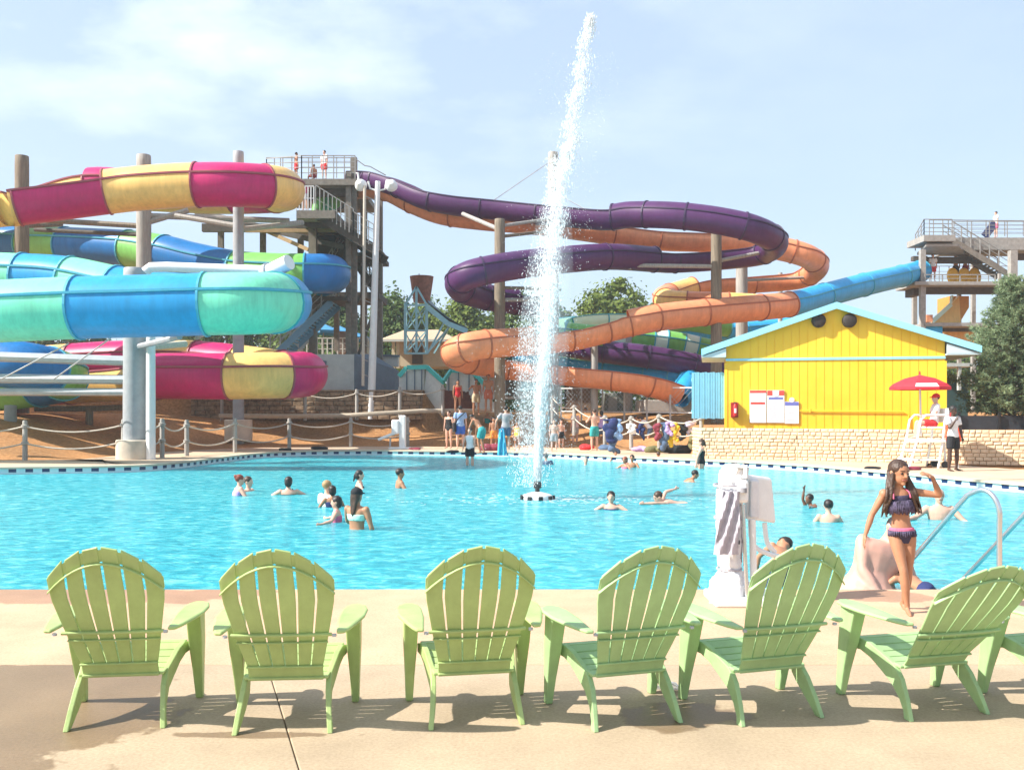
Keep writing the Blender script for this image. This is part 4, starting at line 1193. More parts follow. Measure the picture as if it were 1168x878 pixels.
# ---------------- yellow building
BD, BROT = 33.0, R(12)
BXL = at(828, 0, BD).x
def atf(px, py, out=0.0):
    # point of the (unrotated) facade plane that is seen at that pixel once the building is turned
    k = (px - CX) / F
    s = (BD * k - BXL) / (math.cos(BROT) + k * math.sin(BROT))
    dd = BD - s * math.sin(BROT)
    return V((BXL + s, BD - out, CAMH - (py - HOR) / F * dd))
def turn(t):
    piv = V((BXL, BD, 0)); m = Matrix.Rotation(-BROT, 3, 'Z')
    t.rotation_euler = (0, 0, -BROT); t.location = piv - m @ piv
    return t
def fbox(mb, x0, y0, x1, y1, o0, o1):
    a, b = atf(x0, y0), atf(x1, y1)
    q = [(a.x, b.z), (b.x, b.z), (b.x, a.z), (a.x, a.z)]
    mb.hexa([V((x, BD - o0, z)) for x, z in q], [V((x, BD - o1, z)) for x, z in q])
def yellow_building():
    d = BD
    t = wthing('snack_building', 'bright yellow gabled building with light blue roof trim', 'building')
    m = bpy.data.materials.new('yellow_siding'); m.use_nodes = True
    nt = m.node_tree; N, L = nt.nodes, nt.links; p = N['Principled BSDF']; p.inputs['Roughness'].default_value = 0.6
    tc = N.new('ShaderNodeTexCoord')
    n = N.new('ShaderNodeTexNoise'); n.inputs['Scale'].default_value = 1.2; n.inputs['Detail'].default_value = 5
    L.new(tc.outputs['Object'], n.inputs['Vector'])
    r = N.new('ShaderNodeValToRGB'); e = r.color_ramp.elements
    e[0].position = 0.3; e[0].color = (0.88, 0.52, 0.022, 1); e[1].position = 0.7; e[1].color = (0.93, 0.58, 0.038, 1)
    L.new(n.outputs['Fac'], r.inputs['Fac']); L.new(r.outputs[0], p.inputs['Base Color'])
    def lm(name, x): return x
    XL, XR = BXL, atf(1078, 0).x
    zb = WTOP - 0.1
    xm = atf(953, 0).x
    D = 3.2
    OH = 0.30
    xl, xr = atf(800, 0).x, atf(1117, 0).x
    zap = atf(953, 351).z
    ztl = atf(800, 404).z
    slope = (zap - ztl) / (xm - xl)
    za = zap + 0.05; ze = za - slope * (xm - XL)
    # walls: front gable boards with real grooves
    mb = MB()
    nb = 26
    w = (XR - XL) / nb
    zband = atf(953, 409).z
    for i in range(nb):
        x0, x1 = XL + i * w + 0.011, XL + (i + 1) * w - 0.011
        mb.box(((x0 + x1) / 2, d + 0.02, (zb + zband) / 2), (x1 - x0, 0.04, zband - zb))
        def top(x): return za - abs(x - xm) * slope
        q = [(x0, zband + 0.02), (x1, zband + 0.02), (x1, top(x1)), (x0, top(x0))]
        if x0 < xm < x1: q = [(x0, zband + 0.02), (x1, zband + 0.02), (x1, top(x1)), (xm, za), (x0, top(x0))]
        mb.hexa([V((a, d + 0.04, b)) for a, b in q], [V((a, d, b)) for a, b in q])
    # core behind the grooves
    q = [(XL, zb), (XR, zb), (XR, za - slope * (XR - xm) - 0.02), (xm, za - 0.02), (XL, ze - 0.02)]
    mb.hexa([V((a, d + D, b)) for a, b in q], [V((a, d + 0.045 - 0.03, b)) for a, b in q])
    mb.build('wall', m, t)
    mb = MB(); mb.box(((XL + XR) / 2, d - 0.012, zband), (XR - XL + 0.02, 0.05, 0.085)); mb.build('trim_board', LBLUE, t)
    mb = MB()
    for x in (XL + 0.0, XR): mb.box((x, d + 0.03, (zb + zband) / 2 - 0.06), (0.10, 0.10, zband - zb - 0.12))
    mb.build('corner_board', m, t)
    # roof: two slabs overhanging the gable and the eaves
    sl2 = (zap - ztl) / (xm - xl)
    ztr = zap - sl2 * (xr - xm)
    mb = MB()
    for xe, z_e in ((xl, ztl), (xr, ztr)):
        q = [(xe, z_e), (xm, zap), (xm, zap + 0.14), (xe, z_e + 0.14)]
        q0 = [V((a, d - OH + 0.04, b)) for a, b in q]; q1 = [V((a, d + D + OH, b)) for a, b in q]
        mb.hexa(q1, q0) if xe < xm else mb.hexa(q0, q1)
    mb.build('roof', mat('roof_shingle', (0.30, 0.50, 0.60), 0.8, 0.12, 10), t)
    mb = MB()
    for xe, z_e in ((xl, ztl), (xr, ztr)):
        s = 1 if xe > xm else -1
        q = [(xe, z_e - 0.06), (xm, zap - 0.06), (xm, zap + 0.17), (xe, z_e + 0.17)]
        q0 = [V((a, d - OH - 0.02, b)) for a, b in q]; q1 = [V((a, d - OH + 0.035, b)) for a, b in q]
        mb.hexa(q1, q0) if xe < xm else mb.hexa(q0, q1)
    mb.build('bargeboard', LBLUE, t)
    # closed soffits of the eaves
    sof = mat('soffit_board', (0.50, 0.62, 0.66), 0.7, 0.06)
    for xa, xb in ((xl, XL), (XR, xr)):
        z_ = min(ztl, ztr) - 0.06
        x0, x1 = min(xa, xb), max(xa, xb)
        zi = ztl - 0.1 if xa == xl else ztr - 0.1
        mb = MB(); mb.box(((x0 + x1) / 2, d + D / 2, zi), (x1 - x0 - 0.01, D + 2 * OH - 0.1, 0.05)); mb.build('soffit', sof, t)
    for xa, xb in ((xl, XL), (xr, XR)):
        mb = MB(); zi = (ztl if xa == xl else ztr) - 0.1
        zt = zi + abs(xa - xb) * sl2
        q = [(xa, zi), (xb, zi), (xb, zt)]
        a = [V((x, d - OH + 0.05, z)) for x, z in q]; b = [V((x, d - OH + 0.1, z)) for x, z in q]
        mb.hexa(a, b) if xa > xb else mb.hexa(b, a)
        mb.build('eave_return', sof, t)
    # round black vents
    for px in (933.5, 968.5):
        mb = MB(); c = atf(px, 366)
        rings = []
        for rr, y in ((0.01, -0.24), (0.18, -0.24), (0.235, -0.2), (0.245, -0.02), (0.245, 0.0)):
            rings.append([V((c.x + rr * math.cos(2 * PI * k / 20), d + y, c.z + rr * math.sin(2 * PI * k / 20))) for k in range(20)])
        mb.loft(rings); mb.build('round_vent', mat('brown_speaker', (0.03, 0.02, 0.017), 0.7, 0.2), t, smooth=40)
    # conduit
    mb = MB(); mb.tube([atf(912, 468.5, 0.05), atf(1030, 469.5, 0.05), atf(1036, 473, 0.05), atf(1037, 488, 0.05)], 0.022, 8); mb.tube([atf(924, 466, 0.05), atf(924, 470, 0.05)], 0.03, 8)
    mb.build('conduit', m, t, smooth=40)
    turn(t)
    return t
yellow_building()

def sign(label, x0, y0, x1, y1, bands, d=32.93, crown=None):
    t = wthing('rules_sign', label, 'sign')
    mb = MB(); fbox(mb, x0, y0, x1, y1, 0.02, 0.05); mb.build('board', mat('sign_white', (0.80, 0.78, 0.77), 0.5, 0.03), t)
    for (a0, b0, a1, b1, m) in bands:
        mb = MB(); fbox(mb, a0, b0, a1, b1, 0.052, 0.057); mb.build('printed_band', m, t)
    if crown:
        mb = MB(); c = atf(crown[0], crown[1], 0.058); d = c.y; r = crown[2]
        for y, e in ((0.0, 0), (-0.01, 1)):
            pass
        rings = [[V((c.x + r * math.cos(2 * PI * k / 18), d + y, c.z + r * math.sin(2 * PI * k / 18))) for k in range(18)] for y in (0.03, -0.004)]
        mb.loft(rings); mb.build('printed_emblem', mat('sign_emblem', (0.80, 0.70, 0.68), 0.5, 0.1), t)
    turn(t)
SR, SB, SG = mat('sign_red', (0.62, 0.07, 0.05), 0.5, 0.05), mat('sign_blue', (0.16, 0.17, 0.45), 0.5, 0.05), mat('sign_grey', (0.55, 0.50, 0.55), 0.5, 0.05)
def lines(x0, x1, y0, y1, n, seed):
    r = random.Random(seed); out = []
    for k in range(n):
        y = lerp(y0, y1, k / max(1, n - 1)); out.append((x0, y, lerp(x0, x1, r.uniform(0.6, 1)), y + 0.5, SG))
    return out
sign('white rules sign with a red stripe across the top and another across the middle', 855, 445, 874, 482, [(855.2, 445.3, 873.8, 448, SR), (856, 458.5, 872.5, 461, SR)] + lines(857, 872, 451, 456, 3, 1) + lines(857, 872, 464, 480, 8, 2))
sign('white rules sign with red corners over a blue band, middle of the three', 875, 445, 894.5, 482, [(875.2, 445.3, 881, 451, SR), (888.5, 445.3, 894.3, 451, SR), (876.5, 453, 893, 455.5, SB)] + lines(877, 893, 459, 480, 10, 3), crown=(884.7, 449, 0.11))
sign('smaller white rules sign with a blue band on top, right of the three', 895, 458, 911, 483, [(895.2, 458.3, 910.8, 462.5, SB)] + lines(897, 909, 465, 481, 7, 4), crown=(903, 456, 0.09))
t = wthing('fire_extinguisher', 'red fire extinguisher in a red box on the yellow wall', 'fire extinguisher')
mb = MB(); fbox(mb, 833.5, 459, 842, 476, 0.01, 0.16); mb.build('cabinet', mat('dark_red_box', (0.35, 0.015, 0.012), 0.4, 0.1), t, bevel=0.01)
turn(t); c = atf(838.3, 474, 0.24); mb = MB(); mb.lathe(c, [(0.0, 0), (0.065, 0.0), (0.07, 0.02), (0.07, 0.33), (0.03, 0.40), (0.02, 0.44), (0.0, 0.44)], 16); mb.build('cylinder', RED, t, smooth=40)
mb = MB(); mb.box((c.x, c.y - 0.065, c.z + 0.18), (0.07, 0.02, 0.16)); mb.build('tag', WHITEPL, t)
mb = MB(); mb.box((c.x, c.y, c.z + 0.46), (0.10, 0.03, 0.05)); mb.build('valve', BLACK, t)

# light blue board fence left of the building
t = wthing('board_fence', 'light blue vertical board fence left of the yellow building', 'fence')
mb = MB()
xa, xb = at(789, 0, 33.1).x, at(828, 0, 33.1).x - 0.02
za, zb = at(0, 477, 33.1).z, at(0, 425, 33.1).z
n = 13
for k in range(n):
    w = (xb - xa) / n
    mb.box((xa + (k + .5) * w, 33.1 + 0.008 * (k % 2), (za + zb) / 2), (w - 0.012, 0.03, zb - za + 0.02 * (k % 3)))
mb.build('board', LBLUE, t)
mb = MB(); mb.box(((xa + xb) / 2, 33.15, za + 0.25), (xb - xa, 0.04, 0.1)); mb.box(((xa + xb) / 2, 33.15, zb - 0.25), (xb - xa, 0.04, 0.1)); mb.build('fence_rail', LBLUE, t)

# ---------------- low structures of the middle distance
t = wthing('pump_house', 'grey block pump house with a dark side at the foot of the left tower', 'building')
def gbox(x0, y0, x1, y1, d0, d1, nm, m):
    mb = MB(); mb.pbox(x0, y0, x1, y1, d0, d1); return mb.build(nm, m, t, bevel=0.01)
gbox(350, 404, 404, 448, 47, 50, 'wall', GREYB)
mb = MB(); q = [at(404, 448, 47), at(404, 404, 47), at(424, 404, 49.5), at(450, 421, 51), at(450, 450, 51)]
mb.hexa([p + V((-0.05, 2.5, 0)) for p in q], q); mb.build('shade_tone_wall', BLDGD, t)  # side of the block in shade; the shade is put into its slate colour
mb = MB(); mb.bar(at(363, 414, 46.9), at(372, 415, 46.9), 0.1, 0.3); mb.build('downpipe', BLDGD, t)
gbox(432, 405, 454, 418, 52.5, 53, 'parapet', PANELW)
mb = MB(); mb.bar(at(430, 405, 52.4), at(456, 406, 52.4), 0.12); mb.build('coping', BLDGD, t)

t = wthing('stair_bridge', 'teal railed stair bridge with off-white side panels right of the pump house', 'stair')
def panel(q, m, nm, th=0.2):
    mb = MB(); mb.hexa([p + V((0, th, 0)) for p in q], q); mb.build(nm, m, t)
panel([at(455, 447, 47), at(484, 447, 47), at(484, 420, 47), at(463, 420, 47), at(455, 430, 47)], PANELW, 'side_panel')
panel([at(484, 447, 47), at(501, 472, 46), at(505, 463, 46), at(505, 437, 46), at(486, 420, 47)], PANELW, 'side_panel')
panel([at(508, 445, 47.5), at(546, 447, 47.5), at(538, 424, 47.5), at(511, 424, 47.5)], PANELW, 'side_panel')
panel([at(503, 470, 47.8), at(545, 470, 47.8), at(545, 444, 47.8), at(503, 444, 47.8)], mat('red_brown_riser', (0.20, 0.06, 0.035), 0.8, 0.2), 'riser_wall')
for a, b in (((455, 429, 46.9), (464, 419, 46.9)), ((464, 419, 46.9), (487, 418.5, 46.9)), ((487, 418.5, 46.9), (506, 436, 45.9)), ((505, 436, 45.9), (514, 423, 47.3)), ((514, 422.5, 47.3), (537, 422.5, 47.3)), ((537, 422.5, 47.3), (556, 441, 46.6))):
    mb = MB(); mb.bar(at(*a), at(*b), 0.10, 0.22); mb.build('teal_rail', TEAL, t)
mb = MB()
for px in (464, 473, 481): mb.bar(at(px, 447, 46.9), at(px, 421, 46.9), 0.06)
for px in (512, 523, 535): mb.bar(at(px, 446, 47.4), at(px, 424, 47.4), 0.06)
mb.build('baluster', BLDGD, t)
mb = MB()
for k in range(6):
    a = at(546 + k * 2, 446 + k * 4, 47.2 - k * 0.25); mb.box(a + V((0, 0.6, -0.1)), (1.0, 1.2, 0.18))
mb.build('step', PANELW, t)

# splash tower with tipping bucket
t = wthing('splash_tower', 'pale blue lattice splash tower with a rusty tipping bucket on top', 'play structure')
d0, d1 = 55, 57.5
def fr(pts, w=0.1, nm='lattice_frame'):
    mb = MB()
    for a, b in pts: mb.bar(at(*a), at(*b), w)
    mb.build(nm, SPLASH, t)
legs = [((462, 403, d0), (462, 346, d0)), ((487, 403, d0), (487, 346, d0)), ((463, 403, d1), (463, 346, d1)), ((486, 403, d1), (486, 346, d1)), ((475, 403, d0), (475, 330, d0))]
fr(legs, 0.13, 'tower_leg')
for y in (348, 377, 403): fr([((462, y, d0), (487, y, d0)), ((462, y, d1), (487, y, d1)), ((462, y, d0), (462, y, d1)), ((487, y, d0), (487, y, d1))], 0.11)
fr([((462, 377, d0), (475, 350, d0)), ((475, 377, d0), (462, 350, d0)), ((475, 377, d0), (487, 350, d0)), ((487, 377, d0), (475, 350, d0)), ((462, 402, d0), (475, 379, d0)), ((475, 402, d0), (462, 379, d0)), ((475, 402, d0), (487, 379, d0)), ((487, 402, d0), (475, 379, d0))], 0.07)
fr([((463, 377, d1), (486, 349, d1)), ((463, 402, d1), (486, 378, d1))], 0.07)
fr([((462, 348, d0), (475, 327, d0)), ((487, 348, d0), (475, 327, d0)), ((475, 327, d0), (475, 346, d0))], 0.11, 'bucket_frame')
for b_ in (((488, 403, d0), (508, 365, d0)), ((508, 365, d0), (515, 369, d1)), ((515, 369, d1), (495, 403, d1)), ((490, 399, d0), (512, 374, d1)), ((508, 365, d0), (512, 374, d1))): fr([b_], 0.10, 'lattice_brace')
mb = MB(); mb.bar(at(480, 345, 56), at(478, 312, 56), 0.05); mb.build('mast', RAILM, t)
mb = MB()
q = [at(488, 346, d0), at(510, 365, d0), at(533, 376, d0), at(533, 376, d1), at(510, 365, d1), at(488, 342, d1)]
mb.hexa(q, [p + V((0, 0, 0.12)) for p in q]); mb.build('spill_ramp', mat('slate_ramp', (0.10, 0.14, 0.17), 0.6, 0.1), t)
mb = MB(); mb.bar(at(487, 350, d0 - 0.1), at(511, 369, d0 - 0.1), 0.08, 0.3); mb.bar(at(511, 369, d0 - 0.1), at(533, 378, d0 - 0.1), 0.08, 0.3); mb.build('ramp_edge', SPLASH, t)
c = at(481, 345, 56.3)
mb = MB(); mb.lathe(c, [(0.02, 0.0), (0.50, 0.0), (0.72, 1.5), (0.73, 1.58), (0.66, 1.58), (0.60, 1.2), (0.02, 1.2)], 24); mb.build('tipping_bucket', RUST, t, smooth=40)
t = wthing('splash_tower', '', 'play structure') if False else t

# huts and umbrellas
t = wthing('hut', 'small cream hut with a tan hipped roof behind the splash tower', 'building')
mb = MB(); q = [at(436, 387, 59), at(520, 387, 59), at(520, 386, 66), at(436, 386, 66)]
c0, c1 = at(462, 376, 62.5), at(500, 376, 62.5)
mb.add([*q, c0, c1], [(0, 1, 5, 4), (1, 2, 5), (2, 3, 4, 5), (3, 0, 4), (3, 2, 1, 0)]); mb.build('roof', HUTROOF, t)
mb = MB(); mb.pbox(436, 387.2, 520, 389.5, 58.9, 59.1); mb.build('fascia', PANELW, t)
mb = MB(); mb.pbox(452, 389, 515, 418, 60.5, 65); mb.build('wall', CREAM, t)
for px in (449, 454, 516):
    mb = MB(); mb.bar(at(px, 420, 59.4), at(px, 389, 59.4), 0.22); mb.build('post', CREAM, t)
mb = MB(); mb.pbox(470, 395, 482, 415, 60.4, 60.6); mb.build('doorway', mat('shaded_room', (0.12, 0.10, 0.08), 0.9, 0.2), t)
t = wthing('hut', 'low pale wall building seen through the gap behind the dark pole', 'building')
mb = MB(); mb.pbox(548, 430, 640, 455, 52, 55); mb.build('wall', mat('pale_block', (0.55, 0.57, 0.55), 0.8, 0.08), t)
mb = MB(); mb.pbox(545, 426, 644, 430, 51.6, 55.4); mb.build('roof', PANELW, t)
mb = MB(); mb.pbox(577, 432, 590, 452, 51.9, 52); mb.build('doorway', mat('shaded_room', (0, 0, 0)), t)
mb = MB(); mb.pbox(594, 434, 612, 446, 51.9, 52); mb.build('shutter', LBLUE, t)

def parasol(label, px, py, bx, d, rad, m, group=None):
    b = at(px, py, d); g = at(px, bx, d)
    t = thing('patio_umbrella', label, 'umbrella', g, 0, group)
    h = b.z - g.z
    mb = MB(); mb.tube([V((0, 0, -0.3)), V((0, 0, h))], 0.04, 8); mb.build('pole', RAILM, t)
    mb = MB(); n = 8
    top = [V((0, 0, h))]
    ring = [V((rad * math.cos(2 * PI * k / n), rad * math.sin(2 * PI * k / n), h - rad * 0.42)) for k in range(n)]
    low = [p - V((0, 0, 0.2)) for p in ring]
    mb.add(top + ring + low, [(0, 1 + k, 1 + (k + 1) % n) for k in range(n)] + [(1 + k, 1 + n + k, 1 + n + (k + 1) % n, 1 + (k + 1) % n) for k in range(n)])
    o = mb.build('canopy', m, t)
    s = o.modifiers.new('th', 'SOLIDIFY'); s.thickness = 0.02
parasol('blue patio umbrella seen left of the tower post under the stair', 369, 369, 405, 60, 1.15, UMBBLUE)
parasol('second blue patio umbrella, right of the first, under the tower', 386, 371, 405, 63, 1.1, UMBBLUE)
parasol('third blue patio umbrella, lowest one beside the lamp pole', 402, 377, 405, 60, 1.1, UMBBLUE)
t = wthing('terrace_railing', 'pale railing of the patio below the blue umbrellas', 'fence')
mb = MB(); railing(mb, at(350, 404, 57), at(420, 404, 57), 1.0, 12, 0.07, 3); mb.build('rail_panel', PANELW, t)
mb = MB(); mb.pbox(383, 378, 398, 402, 58, 60); mb.build('kiosk_wall', mat('brown_kiosk', (0.16, 0.12, 0.10), 0.8, 0.1), t)

# ---------------- chain-link fence behind the mulch in the middle
t = wthing('wire_fence', 'wire mesh fence with steel rails in front of the low slides', 'fence')
mb = MB()
pa, pb = at(640, 470, 46.5), at(792, 472, 42)
pts = [pa.lerp(pb, k / 6) for k in range(7)]
for p in pts:
    mb = MB(); mb.bar(p - V((0, 0, 0.4)), p + V((0, 0, 1.25)), 0.08); mb.build('fence_post', GALV, t)
mb = MB()
for a, b in zip(pts, pts[1:]):
    for z in (0.05, 1.2): mb.bar(a + V((0, 0, z)), b + V((0, 0, z)), 0.05)
mb.build('fence_rail', LAMPW, t)
mb = MB()
L_ = (pb - pa).length; dv = (pb - pa) / L_
n = int(L_ / 0.24)
for k in range(n):
    a = pa + dv * (k * 0.24)
    for s in (1, -1):
        b = a + dv * (1.1 * s) + V((0, 0, 1.15))
        if 0 <= (b - pa).dot(dv) <= L_: mb.bar(a + V((0, 0.02 * s, 0.05)), b + V((0, 0.02 * s, 0)), 0.010)
mb.build('wire_mesh', GALV, t)
# ---------------- rope fence along the deck
def rope_fence(label, plist, zs=(0.55, 1.12), h=1.32):
    t = wthing('rope_fence', label, 'fence')
    tops = []
    for (px, py, d) in plist:
        g = at(px, py, d); tops.append(g)
        mb = MB(); mb.lathe(g - V((0, 0, 0.25)), [(0.001, 0), (0.085, 0), (0.08, h + 0.2), (0.06, h + 0.25), (0.001, h + 0.25)], 10)
        for z in zs: mb.lathe(g + V((0, 0, z - 0.06)), [(0.081, 0), (0.12, 0.02), (0.12, 0.10), (0.081, 0.12)], 10)
        mb.build('fence_post', GREYP, t, smooth=40)
    for a, b in zip(tops, tops[1:]):
        for z in zs:
            mb = MB(); pp = []
            for k in range(13):
                u = k / 12; p = a.lerp(b, u); pp.append(p + V((0, -0.04, z - 0.22 * 4 * u * (1 - u))))
            mb.tube(pp, 0.03, 6); mb.build('rope', ROPE, t, smooth=60)
rope_fence('pale rope fence with grey posts along the left mulch bank', [(-75, 524, 31.0), (28.5, 524, 31.0), (141, 522, 31.4), (185, 520, 32.4), (213, 520, 33.6), (268, 515, 36.4), (330, 512, 39.5), (400, 509, 41.8), (465, 508, 42.6)])
rope_fence('rope fence on the upper path beside the brown retaining wall', [(253, 474, 45.2), (348, 474, 45.2), (407, 473, 45.0), (456, 470, 45.0), (505, 468, 45.2)], zs=(1.05,), h=1.25)
rope_fence('rope fence on the mulch slope right of the fountain jet', [(630, 478, 43), (655, 490, 41), (690, 503, 39), (720, 505, 37.6), (752, 504, 36.2), (800, 508, 34.2)], zs=(0.5, 1.0), h=1.1)
t = wthing('path_kerb', 'curved pale concrete kerb of the upper path above the mulch', 'kerb')
mb = MB(); kp = [at(250, 474, 45.0), at(330, 474.5, 45.0), at(400, 473.5, 44.8), at(440, 471, 44.6), at(480, 468.5, 45), at(560, 468, 46)]
mb.tube(kp, 0.12, 6); mb.build('kerb_stone', mat('kerb_concrete', (0.45, 0.38, 0.29), 0.9, 0.1), t, smooth=60)

# small service structures among the low slides
t = wthing('equipment_shed', 'brown equipment shed behind the wire fence under the low slides', 'shed')
mb = MB(); mb.pbox(646, 438, 676, 472, 52, 54); mb.build('wall', mat('brown_shed', (0.20, 0.13, 0.085), 0.85, 0.2, 4), t)
mb = MB(); mb.pbox(643, 435, 679, 439, 51.7, 54.3); mb.build('roof', mat('grey_shed_roof', (0.25, 0.25, 0.25), 0.8, 0.1), t)
t = wthing('pump_box', 'grey green pump box beside the brown shed behind the wire fence', 'pump box')
mb = MB(); mb.pbox(690, 448, 722, 471, 50, 51.5); mb.build('case', mat('grey_green_case', (0.16, 0.18, 0.15), 0.7, 0.1), t, bevel=0.05)
mb = MB(); mb.pbox(694, 453, 704, 468, 49.97, 50.0); mb.build('door', mat('pale_case_door', (0.34, 0.34, 0.30), 0.7, 0.1), t)
t = wthing('slide_runout', 'pale concrete run-out basin where the light blue slide ends', 'basin')
mb = MB(); mb.pbox(735, 456, 792, 470, 45.6, 49); mb.build('basin_wall', mat('basin_concrete', (0.42, 0.38, 0.33), 0.85, 0.15, 3), t, bevel=0.05)
# ============================================================ PEOPLE
def ell_ring(c, s, f, rx, ry, n=16):
    return [c + s * (rx * math.cos(2 * PI * k / n)) + f * (ry * math.sin(2 * PI * k / n)) for k in range(n)]

def vox(o, size, it=4):
    r = o.modifiers.new('remesh', 'REMESH'); r.mode = 'VOXEL'; r.voxel_size = size; r.use_smooth_shade = True
    s = o.modifiers.new('smooth', 'SMOOTH'); s.factor = 0.5; s.iterations = it
    return o

TORSO = [(-0.055, 0.062, 0.048), (-0.02, 0.088, 0.060), (0.02, 0.096, 0.064), (0.06, 0.086, 0.057), (0.105, 0.076, 0.050), (0.15, 0.080, 0.053), (0.20, 0.092, 0.061), (0.245, 0.104, 0.060), (0.275, 0.108, 0.052), (0.298, 0.075, 0.042), (0.312, 0.036, 0.036)]

class Fig:
    """one figure in local coordinates (x right, y forward, z up), height h, pelvis at origin before it is stood up"""
    def __init__(self, h, pose, build=1.0, head=1.0, belly=0.0):
        self.h, self.b, self.hd, self.belly = h, build, head, belly
        P = dict(torso=(0, 0, 1), head=(0, 0.06, 1), look=0.0, ual=(-.16, 0, -1), fal=(-.04, .16, -1), uar=(.16, 0, -1), far=(.04, .16, -1),
                 thl=(-.06, .02, -1), shl=(-.01, -.04, -1), thr=(.06, .02, -1), shr=(.01, -.04, -1), hands=None, twist=0.0)
        P.update(pose)
        self.P = P
        nv = lambda k: V(P[k]).normalized()
        t = nv('torso')
        self.t = t
        tw = P['twist']
        s = V((math.cos(tw), math.sin(tw), 0)); s = (s - t * s.dot(t)).normalized()
        f = t.cross(s).normalized()
        self.s, self.f = s, f
        self.pel = V((0, 0, 0))
        hipo = 0.052 * h * (0.6 + 0.4 * build)
        px = V((1, 0, 0))
        self.J = J = {}
        for side, sg in (('l', -1), ('r', 1)):
            hip = px * sg * hipo + V((0, 0, -0.01 * h))
            kn = hip + nv('th' + side) * 0.245 * h
            an = kn + nv('sh' + side) * 0.235 * h
            J['hip' + side], J['knee' + side], J['ank' + side] = hip, kn, an
            sh = t * 0.278 * h + s * sg * 0.108 * h * (0.5 + 0.5 * build)
            el = sh + nv('ua' + side) * 0.165 * h
            wr = el + nv('fa' + side) * 0.145 * h
            J['sho' + side], J['elb' + side], J['wri' + side] = sh, el, wr
        J['neck'] = t * 0.315 * h
        hv = nv('head')
        self.hv = hv
        lk = P['look']
        hf = V((math.sin(-lk), math.cos(lk), 0)); hf = (hf - hv * hf.dot(hv)).normalized()
        self.hf, self.hs = hf, hf.cross(hv).normalized()
        J['head'] = J['neck'] + hv * (0.078 * h * (0.45 + 0.55 * head)) + t * 0.012 * h
        self.low = min(J['ankl'].z, J['ankr'].z) - 0.04 * h

    def hm(self):
        return Matrix((self.hs, self.hf, self.hv)).transposed()

    def torso_rings(self, a, b, inf=0.0):
        h, bl = self.h, self.b
        out = []
        ts = [q[0] for q in TORSO]
        def sec(x):
            for q0, q1 in zip(TORSO, TORSO[1:]):
                if q0[0] <= x <= q1[0]:
                    k = (x - q0[0]) / (q1[0] - q0[0]); return lerp(q0[1], q1[1], k), lerp(q0[2], q1[2], k)
            return TORSO[-1][1:] if x > 0 else TORSO[0][1:]
        xs = sorted([a, b] + [x for x in ts if a < x < b])
        px = V((1, 0, 0))
        for x in xs:
            k = sst(-0.02, 0.16, x)
            ss = (px * (1 - k) + self.s * k).normalized(); ff = self.t.cross(ss).normalized()
            rx, ry = sec(x)
            w = math.exp(-((x - 0.06) / 0.07) ** 2) * self.belly
            cx = self.t * (x * h) + ff * (w * 0.03 * h)
            out.append(ell_ring(cx, ss, ff, rx * h * bl * (1 + w * 0.25) + inf, ry * h * bl * (1 + w * 0.7) + inf))
        return out

    def limb(self, mb, a, b, ra, rb, bulge=0.0, inf=0.0, t0=0.0, t1=1.0):
        a, b = V(a), V(b); h = self.h * (0.5 + 0.5 * self.b)
        pts, rs = [], []
        n = 7
        for k in range(n):
            t = lerp(t0, t1, k / (n - 1))
            pts.append(a.lerp(b, t)); rs.append((lerp(ra, rb, t) + bulge * math.sin(min(1, t * 1.35) * PI) * 0.5) * h + inf)
        d = (b - a).normalized()
        if t0 == 0: pts.insert(0, pts[0] - d * rs[0] * 0.6); rs.insert(0, rs[0] * 0.55)
        if t1 == 1: pts.append(pts[-1] + d * rs[-1] * 0.6); rs.append(rs[-1] * 0.55)
        mb.tube(pts, rs, 12)

    def body(self, fine=False, legs=True):
        h, J = self.h, self.J
        mb = MB()
        mb.loft(self.torso_rings(-0.055, 0.312))
        mb.capsule(self.t * 0.29 * h, J['head'] - self.hv * 0.02 * h, 0.034 * h, 0.031 * h)
        k = 0.5 + 0.5 * self.hd if self.hd != 1 else 1
        k = self.hd
        m = self.hm()
        H = lambda x, y, z: J['head'] + m @ (V((x, y, z)) * h * k)
        mb.ell(H(0, -0.002, 0.012), (0.047 * h * k, 0.058 * h * k, 0.055 * h * k), m, 14, 10)
        mb.ell(H(0, 0.012, -0.022), (0.037 * h * k, 0.044 * h * k, 0.046 * h * k), m, 14, 10)
        mb.capsule(H(0, 0.052, 0.008), H(0, 0.063, -0.012), 0.006 * h * k, 0.009 * h * k, 8)     # nose
        mb.ell(H(0, 0.045, -0.057), (0.014 * h * k, 0.012 * h * k, 0.01 * h * k), m, 8, 6)       # chin
        for sg in (-1, 1):
            mb.ell(H(sg * 0.049, -0.004, -0.004), (0.007 * h * k, 0.013 * h * k, 0.018 * h * k), m, 8, 6)
        for side, sg in (('l', -1), ('r', 1)):
            mb.ell(J['sho' + side], (0.034 * h, 0.034 * h, 0.034 * h))
            self.limb(mb, J['sho' + side], J['elb' + side], 0.0300, 0.0225, 0.006)
            self.limb(mb, J['elb' + side], J['wri' + side], 0.0235, 0.0150, 0.006)
            self.hand(mb, side, sg, fine)
            if legs:
                self.limb(mb, J['hip' + side], J['knee' + side], 0.052, 0.032, 0.008)
                self.limb(mb, J['knee' + side], J['ank' + side], 0.031, 0.0195, 0.016)
                an = J['ank' + side]
                fd = V(self.P.get('ft' + side, (0.18 * sg, 1, -0.22))).normalized()
                mb.capsule(an + V((0, 0, -0.018 * h)) - fd * 0.02 * h, an + fd * 0.05 * h + V((0, 0, -0.016 * h)), 0.019 * h, 0.017 * h)
                mb.capsule(an + fd * 0.04 * h + V((0, 0, -0.016 * h)), an + fd * 0.105 * h + V((0, 0, -0.010 * h)), 0.019 * h, 0.011 * h)
